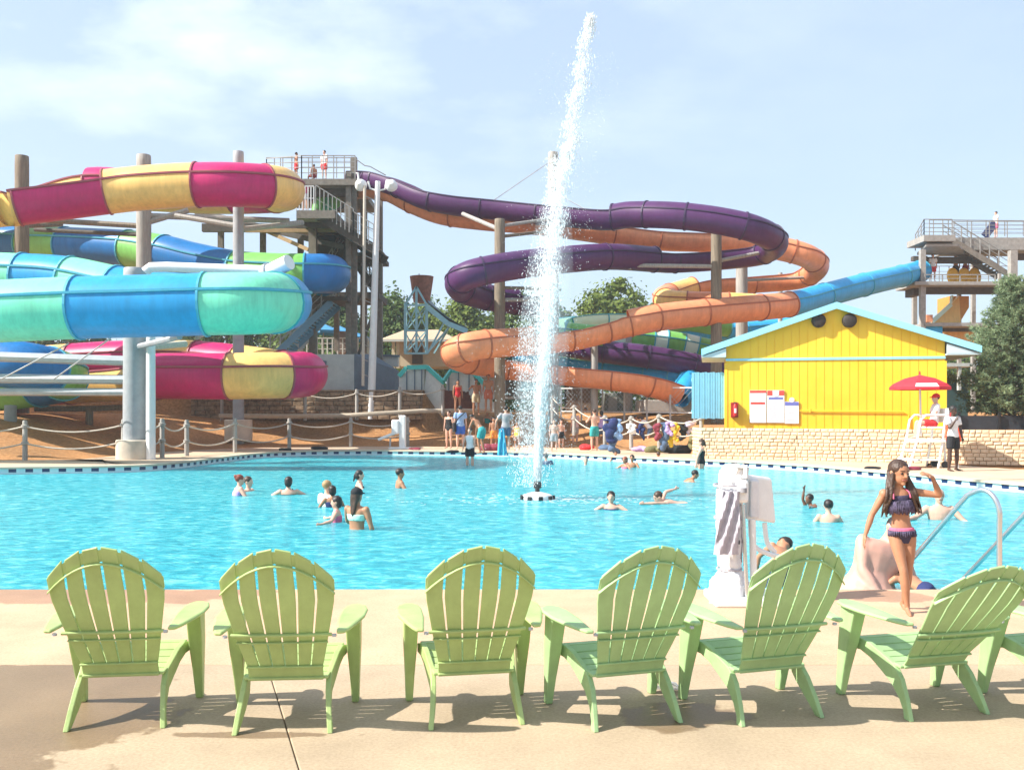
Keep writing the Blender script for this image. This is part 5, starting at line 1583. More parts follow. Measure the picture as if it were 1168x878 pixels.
        return mb

    def hand(self, mb, side, sg, fine):
        h, J = self.h, self.J
        wr, el = J['wri' + side], J['elb' + side]
        d = (wr - el).normalized()
        hd = V(self.P['hand' + side]).normalized() if ('hand' + side) in self.P else d
        # palm normal roughly towards the body
        out = V((sg, 0, 0)); out = (out - hd * out.dot(hd))
        out = out.normalized() if out.length > 0.1 else V((0, 1, 0))
        sp = hd.cross(out).normalized()    # spread direction of the fingers
        pc = wr + hd * 0.026 * h
        m = Matrix((sp, out, hd)).transposed()
        mb.ell(pc, (0.022 * h, 0.012 * h, 0.031 * h), m, 10, 8)
        r = max(0.0055 * h, 0.0055)
        for i in range(4):
            o = (i - 1.5) * 0.0115 * h
            ln = (0.040, 0.047, 0.045, 0.035)[i] * h
            a = pc + sp * o + hd * 0.018 * h
            b = a + (hd + sp * (i - 1.5) * 0.10).normalized() * ln * 0.55
            c = b + (hd * 0.85 - out * 0.5 + sp * (i - 1.5) * 0.05).normalized() * ln * 0.5
            mb.capsule(a, b, r, r * 0.95, 6); mb.capsule(b, c, r * 0.95, r * 0.8, 6)
        ts = 1 if (sp.y > 0 or (abs(sp.y) < 0.3 and sp.z > 0)) else -1
        a = wr + hd * 0.014 * h + sp * ts * 0.014 * h
        b = a + (hd * 0.6 + sp * ts * 0.8).normalized() * 0.024 * h
        mb.capsule(a, b, r * 1.2, r, 6); mb.capsule(b, b + (hd + sp * ts * 0.15).normalized() * 0.022 * h, r, r * 0.8, 6)

def person(label, loc, yaw, h, skin, hair, clothes=(), pose=None, hair_kind='short', v=0.02, build=1.0, head=1.0, belly=0.0, group=None, eyes=False, pelvis=None, fine=False, cap=None, legs=True):
    """loc: point on the ground (or water surface) under the figure; pelvis: pelvis height above loc.z (default: feet on loc)"""
    fg = Fig(h, pose or {}, build, head, belly)
    root = thing('person', label, 'person', loc, R(yaw), group)
    up = V((0, 0, -fg.low if pelvis is None else pelvis))
    def put(mb, name, m, vs, it, par=None, smooth=180):
        mb.v = [(p[0] + up.x, p[1] + up.y, p[2] + up.z) for p in mb.v]
        o = mb.build(name, m, root, smooth=smooth)
        if vs: vox(o, vs, it)
        return o
    put(fg.body(fine, legs), 'body', skin, v, 3)
    k = head
    m = fg.hm(); J = fg.J
    Hh = lambda x, y, z: J['head'] + m @ (V((x, y, z)) * h * k)
    hv = max(v * 0.8, 0.006)
    mb = MB()
    if hair_kind != 'bald':
        mb.ell(Hh(0, -0.010, 0.021), (0.0535 * h * k, 0.0600 * h * k, 0.055 * h * k), m, 16, 12)
        if hair_kind in ('bob', 'long', 'tail'):
            mb.ell(Hh(0, -0.028, -0.012), (0.052 * h * k, 0.042 * h * k, 0.06 * h * k), m, 14, 10)
        if hair_kind == 'long':
            a = Hh(0, -0.042, -0.04); b = fg.t * 0.225 * h - fg.f * 0.062 * h * build
            for q in (-1, 0, 1): mb.capsule(a + fg.s * q * 0.02 * h, b + fg.s * q * 0.012 * h + fg.t * abs(q) * 0.02 * h, 0.026 * h, 0.012 * h)
        if hair_kind == 'tail':
            a = Hh(0, -0.068, 0.0); mb.capsule(a, a - fg.t * 0.09 * h - fg.f * 0.02 * h, 0.022 * h, 0.012 * h)
        if hair_kind == 'bun':
            mb.ell(Hh(0, -0.06, 0.045), (0.026 * h, 0.026 * h, 0.024 * h))
        put(mb, 'hair', hair, hv, 2)
    if cap:
        mb = MB()
        mb.ell(Hh(0, -0.008, 0.028), (0.056 * h * k, 0.064 * h * k, 0.052 * h * k), m, 16, 10)
        mb.ell(Hh(0, 0.062, 0.022), (0.042 * h * k, 0.040 * h * k, 0.009 * h * k), m, 14, 6)
        put(mb, 'cap', cap, hv, 2)
    if eyes:
        for sg in (-1, 1):
            mb = MB(); mb.ell(Hh(sg * 0.0185, 0.0485, 0.002), (0.0085 * h * k, 0.005 * h * k, 0.0055 * h * k), m, 10, 6); put(mb, 'eye', EYEW, 0, 0)
            mb = MB(); mb.capsule(Hh(sg * 0.009, 0.0535, 0.017), Hh(sg * 0.030, 0.0475, 0.018), 0.003 * h * k, 0.0022 * h * k, 6); put(mb, 'eyebrow', hair, 0, 0)
        mb = MB(); mb.capsule(Hh(-0.012, 0.0525, -0.034), Hh(0.012, 0.0525, -0.034), 0.0045 * h * k, 0.0045 * h * k, 6); put(mb, 'mouth', LIPM, 0, 0)
    inf = max(0.011, v * 0.65)
    for c in clothes:
        kind, mm = c[0], c[1]
        mb = MB()
        if kind == 'trunks' or kind == 'shorts':
            mb.loft(fg.torso_rings(-0.055, 0.06 if kind == 'trunks' else 0.085, inf))
            for sd in 'lr': fg.limb(mb, J['hip' + sd], J['knee' + sd], 0.055, 0.042, 0.006, inf * 1.2, 0.0, 0.72)
        elif kind == 'brief':
            mb.loft(fg.torso_rings(-0.058, 0.035, inf))
        elif kind == 'suit':
            mb.loft(fg.torso_rings(-0.058, 0.245, inf))
            for sg in (-1, 1):
                a = fg.t * 0.22 * h + fg.s * sg * 0.05 * h
                mb.capsule(a + fg.f * 0.05 * h, fg.t * 0.31 * h + fg.s * sg * 0.055 * h, inf * 1.6, inf * 1.6); mb.capsule(a - fg.f * 0.05 * h, fg.t * 0.31 * h + fg.s * sg * 0.055 * h, inf * 1.6, inf * 1.6)
        elif kind == 'top':
            mb.loft(fg.torso_rings(0.175, 0.235, inf))
            for sg in (-1, 1):
                a = fg.t * 0.22 * h + fg.s * sg * 0.05 * h
                mb.capsule(a - fg.f * 0.05 * h, fg.t * 0.315 * h + fg.s * sg * 0.04 * h, inf * 1.2, inf * 1.2)
                mb.ell(fg.t * 0.215 * h + fg.s * sg * 0.042 * h + fg.f * 0.052 * h * build, (0.036 * h, 0.03 * h, 0.033 * h))
        elif kind in ('shirt', 'tank'):
            mb.loft(fg.torso_rings(-0.015, 0.306, inf * 1.15))
            if kind == 'shirt':
                for sd in 'lr':
                    mb.ell(J['sho' + sd], (0.036 * h + inf,) * 3)
                    fg.limb(mb, J['sho' + sd], J['elb' + sd], 0.032, 0.029, 0.005, inf * 1.3, 0.0, 0.62)
        put(mb, {'suit': 'swimsuit', 'top': 'bikini_top', 'brief': 'bikini_bottom', 'tank': 'tank_top'}.get(kind, kind), mm, max(0.007, v * 0.8), 3)
    return root, fg, up

def on_deck(px, py, z=0.0):
    d = gd(py, z); return V(((px - CX) / F * d, d, z))

def in_pool(px, wy):
    """point on the water surface seen at pixel px, wy"""
    d = gd(wy, WATER); return V(((px - CX) / F * d, d, WATER))

C_NAVY, C_BLACK, C_WHITE = cloth('navy', (0.02, 0.03, 0.11)), cloth('black', (0.014, 0.014, 0.017)), cloth('white', (0.75, 0.73, 0.72))
C_BLUE, C_LBLUE, C_TEAL = cloth('royal_blue', (0.035, 0.12, 0.48)), cloth('light_blue', (0.28, 0.42, 0.66)), cloth('teal', (0.03, 0.33, 0.33))
C_PINK, C_RED, C_GREY = cloth('pink', (0.66, 0.14, 0.24)), cloth('red', (0.62, 0.025, 0.03)), cloth('grey', (0.36, 0.35, 0.36))
C_MINT, C_MAROON = cloth('mint', (0.42, 0.68, 0.58)), cloth('maroon', (0.22, 0.03, 0.05))
C_PURPLE, C_DENIM = cloth('lilac', (0.45, 0.32, 0.62)), cloth('denim', (0.08, 0.13, 0.22))
SWIM = 'people in the pool'
DECKP = 'people on the far deck'
RELAX = dict(ual=(-.5, .35, -.8), fal=(.2, .8, -.3), uar=(.5, .35, -.8), far=(-.2, .8, -.3))
OPEN = dict(ual=(-.9, .25, -.5), fal=(-.5, .7, -.15), uar=(.9, .25, -.5), far=(.5, .7, -.15))

# -------- the walking girl
def girl():
    h = 1.235
    loc = on_deck(1029, 697)
    pose = dict(torso=(0.085, 0.0, 1), head=(-0.06, 0.10, 1), look=0.35, twist=0.0,
                uar=(0.50, -0.10, -0.95), far=(0.34, 0.10, -1.0), handr=(0.20, 0.25, -1),
                ual=(-0.95, 0.25, -0.12), fal=(0.48, 0.28, 0.95), handl=(0.9, 0.2, 0.35),
                thr=(-0.15, 0.28, -1), shr=(-0.12, -0.06, -1), thl=(0.02, -0.02, -1), shl=(0.02, -0.36, -1),
                ftr=(0.15, 1, -0.25), ftl=(-0.1, 1, -0.55))
    fringe = cloth('fringed_navy', (0.045, 0.038, 0.075))
    root, fg, up = person('girl walking in a dark fringed bikini with one hand raised to her forehead', loc, 176, h, SKIN_T, HAIR_B,
                          [('brief', fringe)], pose, 'bob', 0.0075, 0.76, 1.20, 0, None, True, None, True)
    J = fg.J; m = fg.hm()
    def put(mb, name, mm, vs=0.0, it=2, smooth=180):
        mb.v = [(p[0] + up.x, p[1] + up.y, p[2] + up.z) for p in mb.v]
        o = mb.build(name, mm, root, smooth=smooth)
        if vs: vox(o, vs, it)
        return o
    # long wavy locks falling over both shoulders
    mb = MB(); rnd = random.Random(5)
    for sg in (-1, 1):
        for k in range(9):
            a = J['head'] + m @ (V((sg * rnd.uniform(0.036, 0.05), rnd.uniform(-0.045, 0.012), 0.0)) * h)
            b = fg.t * (0.262 * h) + fg.s * sg * rnd.uniform(0.062, 0.108) * h + fg.f * rnd.uniform(0.0, 0.055) * h
            c = fg.t * (rnd.uniform(0.12, 0.17) * h) + fg.s * sg * rnd.uniform(0.092, 0.128) * h + fg.f * rnd.uniform(0.0, 0.05) * h
            pts = cspline([a, (a + b) / 2 + fg.s * sg * 0.006, b, (b + c) / 2 + fg.s * sg * 0.015 * rnd.uniform(-0.5, 1), c], 4)
            rs = [lerp(0.016, 0.006, i / (len(pts) - 1)) * h for i in range(len(pts))]
            mb.tube(pts, rs, 7)
    put(mb, 'hair_lock', HAIR_B, 0.007, 2)
    # flounce of the bikini top: fringe strands around the chest plus neckband
    mb = MB(); mb.loft(fg.torso_rings(0.205, 0.262, 0.010))
    put(mb, 'bikini_top', fringe, 0.007, 2)
    mb = MB()
    rings = fg.torso_rings(0.21, 0.212, 0.016)
    base = rings[0]; n = 54
    for k in range(n):
        q = k / n * 16; i = int(q) % 16; p = base[i].lerp(base[(i + 1) % 16], q - int(q))
        out = (p - fg.t * 0.21 * h).normalized()
        L_ = rnd.uniform(0.055, 0.078) * h
        p0 = p + fg.t * 0.02 * h
        p1 = p - fg.t * L_ + out * 0.010 + fg.s * rnd.uniform(-0.004, 0.004)
        mb.tube([p0, p0.lerp(p1, 0.5) + out * 0.006, p1], [0.0075, 0.0085, 0.006], 6)
    put(mb, 'fringe', mat('cloth_print_fringe', (0.075, 0.06, 0.105), 0.9, 0.85, 34), 0)
    mb = MB()
    for sg in (-1, 1):
        mb.tube(cspline([fg.t * 0.245 * h + fg.s * sg * 0.055 * h + fg.f * 0.062 * h, fg.t * 0.285 * h + fg.s * sg * 0.05 * h + fg.f * 0.05 * h, fg.t * 0.308 * h + fg.s * sg * 0.035 * h], 4), 0.006, 6)
    put(mb, 'strap', C_PINK)
    # pink waistband and small frill on the bottoms
    mb = MB(); rg = fg.torso_rings(0.020, 0.046, 0.015); mb.loft(rg); put(mb, 'waistband', C_PINK, 0.006, 2)
    mb = MB(); base = fg.torso_rings(0.018, 0.02, 0.016)[0]
    for k in range(40):
        q = k / 40 * 16; i = int(q) % 16; p = base[i].lerp(base[(i + 1) % 16], q - int(q)); out = (p - fg.t * 0.02 * h).normalized()
        mb.tube([p + fg.t * 0.012, p - fg.t * 0.03 * h + out * 0.006], [0.008, 0.006], 6)
    put(mb, 'frill', mat('cloth_print_fringe', (0, 0, 0)), 0)
girl()

# -------- large man wading by the edge, partly behind the girl
loc = V((3.60, 9.45, WATER))
person('large pale man wading behind the walking girl, leaning over, in blue patterned trunks', loc, 196, 1.90, SKIN_P, HAIR_D,
       [('brief', cloth('blue_print', (0.22, 0.40, 0.58)))], dict(torso=(-0.40, 0.10, 1), head=(-0.55, 0.45, 0.9), uar=(0.22, 0.30, -0.95), far=(-0.30, 0.55, -0.8), ual=(-0.25, 0.35, -0.9), fal=(0.1, 0.5, -0.8)), 'short', 0.018, 1.50, 0.95, 0.85, SWIM, False, -0.04)
loc = V((4.06, 9.0, WATER))
person('child in navy trunks crouching in the water behind the girl\'s legs', loc, 40, 1.15, SKIN_T, HAIR_D, [('trunks', C_NAVY)],
       dict(torso=(0.35, 0.75, 0.15), head=(0.3, 0.9, -0.1), ual=(-.3, .7, -.6), uar=(.5, .6, -.6)), 'short', 0.016, 0.95, 1.15, 0, SWIM, False, 0.10)
loc = V((2.80, 9.75, WATER))
person('wading boy with bare brown back and navy trunks beside the covered pool lift', loc, 30, 1.30, SKIN_T, HAIR_D, [('trunks', C_NAVY)],
       dict(torso=(0.75, 0.45, 0.55), head=(0.7, 0.7, 0.3), ual=(-.2, .7, -.6), uar=(.4, .7, -.5)), 'short', 0.016, 0.95, 1.12, 0, SWIM, False, 0.12)

# -------- people in the pool: px, waterline py, yaw, height, exposed height above water (fraction), ...
def swimmer(label, px, wy, yaw, h, out, skin, hair, hk='short', clothes=(), pose=None, v=0.017, build=1.0, head=1.0, cap=None, belly=0.0, eyes=False):
    p = in_pool(px, wy)
    # "out": metres of the body above water up to the crown
    return person(label, p, yaw, h, skin, hair, clothes, pose or RELAX, hk, v, build, head, belly, SWIM, eyes, out - 0.475 * h, False, cap)

swimmer('woman with red pinned-up hair and fair shoulders, leftmost in the pool', 267, 565, -60, 1.66, 0.47, SKIN_L, HAIR_R, 'bun', [('suit', C_PURPLE)], dict(RELAX, torso=(-.1, .25, 1)))
swimmer('man with short brown hair right beside the red-haired woman in the pool', 283, 560, -100, 1.75, 0.34, SKIN_L, HAIR_B, 'short', [('trunks', C_NAVY)], OPEN)
swimmer('person with dark bobbed hair seen from behind, bare shoulders above the water', 329, 564, 8, 1.68, 0.40, SKIN_L, HAIR_D, 'bob', [('suit', C_BLACK)], OPEN)
swimmer('fair-haired woman in a white top, behind the dark-haired child in the pool', 373, 577, -40, 1.64, 0.50, SKIN_L, HAIR_F, 'short', [('shirt', C_WHITE)])
swimmer('dark-haired child close in front of the fair-haired woman in white', 379, 578, 20, 1.3, 0.40, SKIN_T, HAIR_D, 'bob', [('suit', C_NAVY)], RELAX, head=1.1)
swimmer('woman with wet dark hair seen side-on, furthest of the group in the pool middle', 410, 556, -80, 1.66, 0.42, SKIN_L, HAIR_D, 'tail', [('suit', C_BLACK)], OPEN)
swimmer('child with dark hair and pink suit reaching forward beside the long-haired woman', 384, 595, 95, 1.35, 0.42, SKIN_L, HAIR_D, 'bob', [('suit', C_PINK)], OPEN, head=1.08)
swimmer('woman with long brown hair and a mint halter top, standing chest-deep', 407, 603, -28, 1.68, 0.64, SKIN_T, HAIR_B, 'long', [('top', C_MINT)], dict(uar=(.3, .1, -1), far=(.0, .35, -.9), ual=(-.4, .5, -.8), fal=(.1, .8, -.3)), cap=C_BLACK)
swimmer('young man with short black hair standing alone left of the fountain', 456, 556, -70, 1.72, 0.46, SKIN_T, HAIR_D, 'short', [('trunks', C_NAVY)])
swimmer('child with dark hair alone in the water right of the fountain float', 697, 581, 170, 1.35, 0.33, SKIN_L, HAIR_D, 'bob', [('suit', C_NAVY)], OPEN, head=1.1)
swimmer('dark head of a swimmer under the far wall right of the fountain', 772, 549, -90, 1.6, 0.55, SKIN_T, HAIR_D, 'short', [], dict(RELAX, torso=(0, .8, .5), head=(0, .3, 1)))
swimmer('swimmer doing front crawl with one arm over the water', 781, 573, 100, 1.6, 0.68, SKIN_L, HAIR_B, 'short', [], dict(torso=(0, .9, .15), head=(0, .4, 1), uar=(.5, -.6, .9), far=(.3, -.9, .2), ual=(-.3, .9, .1), fal=(0, 1, 0)), eyes=True)
swimmer('woman in a black swimsuit standing at the far wall left of the block wall', 800, 534, 75, 1.66, 0.95, SKIN_L, HAIR_B, 'tail', [('suit', C_BLACK)], dict(ual=(-.2, .4, -.9), uar=(.2, .3, -.9)), build=1.1)
swimmer('boy with wet dark hair close to the far wall right of the jet', 721, 533, 160, 1.4, 0.40, SKIN_T, HAIR_D, 'short', [], RELAX, head=1.1)
swimmer('reddish-haired girl crouching left of the boy at the far wall', 713, 534, 120, 1.35, 0.36, SKIN_T, HAIR_R, 'bob', [('suit', C_PINK)], OPEN, head=1.1)
swimmer('small child in a pink top at the far wall', 702, 526, 180, 1.1, 0.36, SKIN_T, HAIR_D, 'short', [('suit', C_PINK)], RELAX, head=1.15)
swimmer('grey-haired swimmer low in the water at the far wall right of the jet', 668, 530, 180, 1.6, 0.26, SKIN_L, mat('grey_hair', (0.3, 0.28, 0.26), 0.6), 'short', [], RELAX)
swimmer('swimmer just right of the jet close to the far wall', 623, 530, 20, 1.55, 0.40, SKIN_T, HAIR_D, 'short', [('shirt', C_DENIM)], RELAX)
swimmer('child hanging on the far wall below the hanging vests', 751, 527, 10, 1.2, 0.36, SKIN_T, HAIR_B, 'short', [], RELAX, head=1.15)
swimmer('tanned child with one hand raised above the water on the right', 935, 577, 110, 1.3, 0.26, SKIN_B, HAIR_D, 'short', [], dict(OPEN, torso=(.35, .3, .9), uar=(.1, .5, 1), far=(-.1, -.1, 1), ual=(-.8, .5, -.1), fal=(-.4, .9, .1)), head=1.1)
swimmer('boy with black hair seen from behind, right of the covered pool lift', 945, 595, -12, 1.4, 0.36, SKIN_L, HAIR_D, 'short', [], RELAX, head=1.08)
swimmer('bald man in the water right of the girl, arms spread', 1071, 592, 172, 1.78, 0.53, SKIN_L, HAIR_D, 'bald', [], dict(ual=(-.6, .35, -.7), fal=(-.1, .8, -.1), uar=(.75, .4, -.5), far=(.5, .7, 0)), eyes=True, build=1.12)
swimmer('small child at the far wall in front of the lifeguard chair', 1060, 541, 170, 1.15, 0.30, SKIN_T, HAIR_D, 'bob', [], RELAX, head=1.15)
swimmer('small child beside the wall below the white-shirted guard', 1056, 542, 160, 1.1, 0.22, SKIN_T, HAIR_B, 'short', [('suit', C_PINK)], RELAX, head=1.15) if False else None
# -------- far deck left of the jet
def stander(label, px, py, z, yaw, h, skin, hair, clothes, pose=None, hk='short', build=1.0, head=1.0, v=0.022, group=DECKP, d=None, cap=None):
    p = on_deck(px, py, z) if d is None else V((at(px, py, d).x, d, at(px, py, d).z))
    return person(label, p, yaw, h, skin, hair, clothes, pose, hk, v, build, head, 0, group, False, None, False, cap)
BENT = dict(torso=(.1, .7, .7), head=(0, .8, .6), ual=(-.2, .4, -1), uar=(.2, .4, -1), thl=(-.1, .25, -1), shl=(0, -.25, -1), thr=(.1, .25, -1), shr=(0, -.25, -1))
_, fgb, upb = stander('man in a light blue shirt and blue shorts with a black bag, back turned', 525, 512, 0, 15, 1.86, SKIN_L, HAIR_D, [('shirt', C_LBLUE), ('shorts', C_BLUE)])
bag_p = on_deck(525, 512)
t = thing('shoulder_bag', 'black shoulder bag hanging on the left of the man in light blue', 'bag', bag_p, R(15))
mb = MB(); mb.box((-0.27, -0.02, 0.93), (0.12, 0.34, 0.42)); mb.build('bag_body', C_BLACK, t, bevel=0.04)
mb = MB(); mb.tube([V((-0.25, -0.05, 1.1)), V((-0.1, -0.19, 1.35)), V((0.16, -0.12, 1.56)), V((0.17, 0.0, 1.57))], 0.022, 6); mb.build('bag_strap', C_BLACK, t)
person('child in a white vest and black shorts standing in the shallow edge', in_pool(536, 531), 160, 1.45, SKIN_L, HAIR_B, [('tank', C_WHITE), ('trunks', C_BLACK)], dict(ual=(-.2, .3, -.9), uar=(.2, .3, -.9)), 'short', 0.02, 0.95, 1.08, 0, DECKP, False, 0.58)
stander('man without shirt bending over a dark bag at the pool edge', 550, 517, 0, 60, 1.75, SKIN_T, HAIR_D, [('trunks', C_TEAL)], BENT)
stander('man in a grey shirt and dark shorts standing left of the jet', 577, 515, 0, 10, 1.84, SKIN_L, HAIR_D, [('shirt', C_GREY), ('shorts', C_DENIM)], dict(ual=(-.6, .2, -.8), fal=(-.1, .3, -.9)))
stander('woman in a red swimsuit on the slope below the teal stair', 522, 471, 0, 200, 1.6, SKIN_T, HAIR_D, [('suit', C_RED)], None, 'bob', d=44.5)
stander('man with bare chest and tan shorts beside the woman in red', 543, 473, 0, 190, 1.72, SKIN_T, HAIR_D, [('trunks', cloth('tan', (0.5, 0.4, 0.25)))], dict(uar=(.5, .5, -.5), far=(.1, .9, .1)), d=44.3)
stander('tall bare-chested man in orange-red trunks beside the dark pole', 557, 470, 0, 170, 1.82, SKIN_T, HAIR_D, [('trunks', cloth('brick', (0.45, 0.13, 0.07)))], None, d=43.9)
# -------- far deck right of the jet
stander('boy with bare back next to the jet, at the pool edge', 632, 516, 0, 180, 1.3, SKIN_L, HAIR_B, [('trunks', C_GREY)], None, head=1.1)
stander('child in dark trunks standing right behind the boy at the edge', 640, 511, 0, 200, 1.25, SKIN_L, HAIR_B, [('trunks', C_BLACK)], None, head=1.1)
stander('person in a pink shirt and grey shorts facing the rope fence', 656, 509, 0, 40, 1.68, SKIN_L, HAIR_B, [('shirt', cloth('pale_pink', (0.72, 0.48, 0.46))), ('shorts', C_GREY)])
stander('bare-backed man in teal trunks standing by the hanging towels', 678, 514, 0, 20, 1.72, SKIN_L, HAIR_B, [('trunks', C_TEAL)], dict(ual=(-.3, .5, -.7), fal=(.3, .8, .2), uar=(.3, .5, -.7), far=(-.3, .8, .2)))
stander('woman in a purple shirt close behind the man in teal trunks', 686, 509, 0, 10, 1.64, SKIN_T, HAIR_D, [('shirt', C_PURPLE), ('shorts', C_DENIM)], None, 'bob')
for lab, px, py, yaw, h, sk, hr, cl, ps, hk in (
        ('woman in a black swimsuit standing left of the man in light blue', 512, 511, 150, 1.64, SKIN_L, HAIR_B, [('suit', C_BLACK)], None, 'tail'),
        ('boy in orange trunks standing between the bending man and the man in grey', 563, 512, 190, 1.35, SKIN_T, HAIR_D, [('trunks', cloth('orange', (0.7, 0.25, 0.04)))], None, 'short'),
        ('woman in a teal swimsuit on the deck behind the bending man', 556, 505, 160, 1.62, SKIN_L, HAIR_F, [('suit', C_TEAL)], dict(ual=(-.5, .2, -.7), fal=(.3, .6, .4)), 'bob'),
        ('child in a yellow top at the pool edge right of the man in grey', 590, 514, 170, 1.2, SKIN_T, HAIR_D, [('suit', cloth('sun_yellow', (0.75, 0.55, 0.05)))], None, 'bob'),
        ('man in navy trunks with hands on hips behind the jet spray', 604, 505, 185, 1.78, SKIN_L, HAIR_B, [('trunks', C_NAVY)], dict(ual=(-.8, -.1, -.7), fal=(.7, .2, -.6), uar=(.8, -.1, -.7), far=(-.7, .2, -.6)), 'short'),
        ('girl in a pink swimsuit walking behind the person in the pink shirt', 648, 503, 80, 1.35, SKIN_L, HAIR_B, [('suit', C_PINK)], dict(thl=(-.06, .3, -1), thr=(.06, -.25, -1)), 'tail'),
        ('tall man in black trunks standing behind the woman in purple', 668, 503, 175, 1.8, SKIN_T, HAIR_D, [('trunks', C_BLACK)], None, 'short'),
        ('woman in a white shirt bending over the bags under the vests', 742, 510, 70, 1.62, SKIN_L, HAIR_B, [('shirt', C_WHITE), ('shorts', C_DENIM)], BENT, 'tail'),
        ('boy in blue trunks waiting at the left end of the hanging vests', 725, 509, 200, 1.4, SKIN_T, HAIR_D, [('trunks', C_BLUE)], None, 'short')):
    stander(lab, px, py, 0, yaw, h, sk, hr, cl, ps, hk, head=1.08 if h < 1.45 else 1.0)
# -------- people on the towers
for lab, px, py, d, yaw, h, cl, hk in (
        ('bare-chested boy leaning on the top deck railing, left of the three up there', 338, 204, 50.5, -60, 1.45, [('trunks', C_RED)], 'short'),
        ('boy sitting low on the top deck between the two standing people', 358, 208, 50.5, 40, 1.35, [('trunks', C_MAROON)], 'short'),
        ('person in a white shirt and red shorts at the right of the top deck', 370, 205, 50.5, 150, 1.6, [('shirt', C_WHITE), ('shorts', C_RED)], 'short'),
        ('person in pink behind the white railing of the second deck', 348, 240, 49, 160, 1.6, [('shirt', C_PINK), ('shorts', C_GREY)], 'bob'),
        ('shirtless boy behind the white railing of the second deck', 354, 240, 50, 200, 1.55, [('trunks', C_NAVY)], 'short'),
        ('lifeguard in a white shirt and red shorts at the left of the right tower', 1064, 321, 57, 180, 1.7, [('shirt', C_WHITE), ('shorts', C_RED)], 'short'),
        ('rider in dark trunks, left of the trio with yellow rafts', 1090, 321, 58.5, 170, 1.7, [('trunks', C_BLACK)], 'short'),
        ('rider in maroon trunks, middle of the trio with yellow rafts', 1101, 321, 58.5, 190, 1.75, [('trunks', C_MAROON)], 'short'),
        ('rider in red shirt, right of the trio with yellow rafts', 1113, 321, 58.5, 200, 1.7, [('shirt', C_RED), ('trunks', C_BLACK)], 'short'),
        ('bather in pale clothes carrying a dark blue mat across the upper right deck', 1136, 271, 58.5, 90, 1.65, [('shirt', C_WHITE), ('trunks', C_PINK)], 'short')):
    p = at(px, py, d)
    ps = dict(uar=(.3, .4, -.8), far=(0, .8, -.2)) if yaw % 3 else dict()
    if 'sitting' in lab: ps = dict(thl=(-.3, 1, 0.1), thr=(.3, 1, .1), shl=(0, .1, -1), shr=(0, .1, -1))
    person(lab, p, yaw, h, SKIN_T if 'shirt' not in str(cl) else SKIN_L, HAIR_D, cl, ps, hk, 0.028, 1, 1, 0, 'people up on the slide towers')
for k, (lab, px) in enumerate((('yellow inflatable raft held by the left rider of the trio', 1087), ('yellow inflatable raft held by the middle rider of the trio', 1100), ('yellow inflatable raft held by the right rider of the trio', 1112))):
    c = at(px, 315, 57.6); t = thing('inflatable_raft', lab, 'raft', c, 0, 'yellow rafts on the right tower')
    mb = MB(); mb.tube([V((0.28 * math.cos(a * PI / 8), 0.1 * math.sin(a * PI / 8), 0.46 * math.sin(a * PI / 8) - 0.02)) for a in range(17)], 0.11, 8); mb.build('raft_tube', mat('yellow_vinyl', (0.78, 0.40, 0.02), 0.4, 0.1), t, smooth=60)
    mb = MB(); mb.box((0, 0.0, 0), (0.5, 0.05, 0.8)); mb.build('raft_floor', mat('yellow_vinyl', (0, 0, 0)), t, bevel=0.02)
c = at(1129, 262, 58.4); m = Matrix.Rotation(R(38), 3, 'Y')
mb = MB(); mb.box(c, (0.5, 0.08, 1.15), m); tag(mb.build('sliding_mat', C_NAVY, bevel=0.03), 'dark blue sliding mat carried upright on the upper right deck', 'mat')

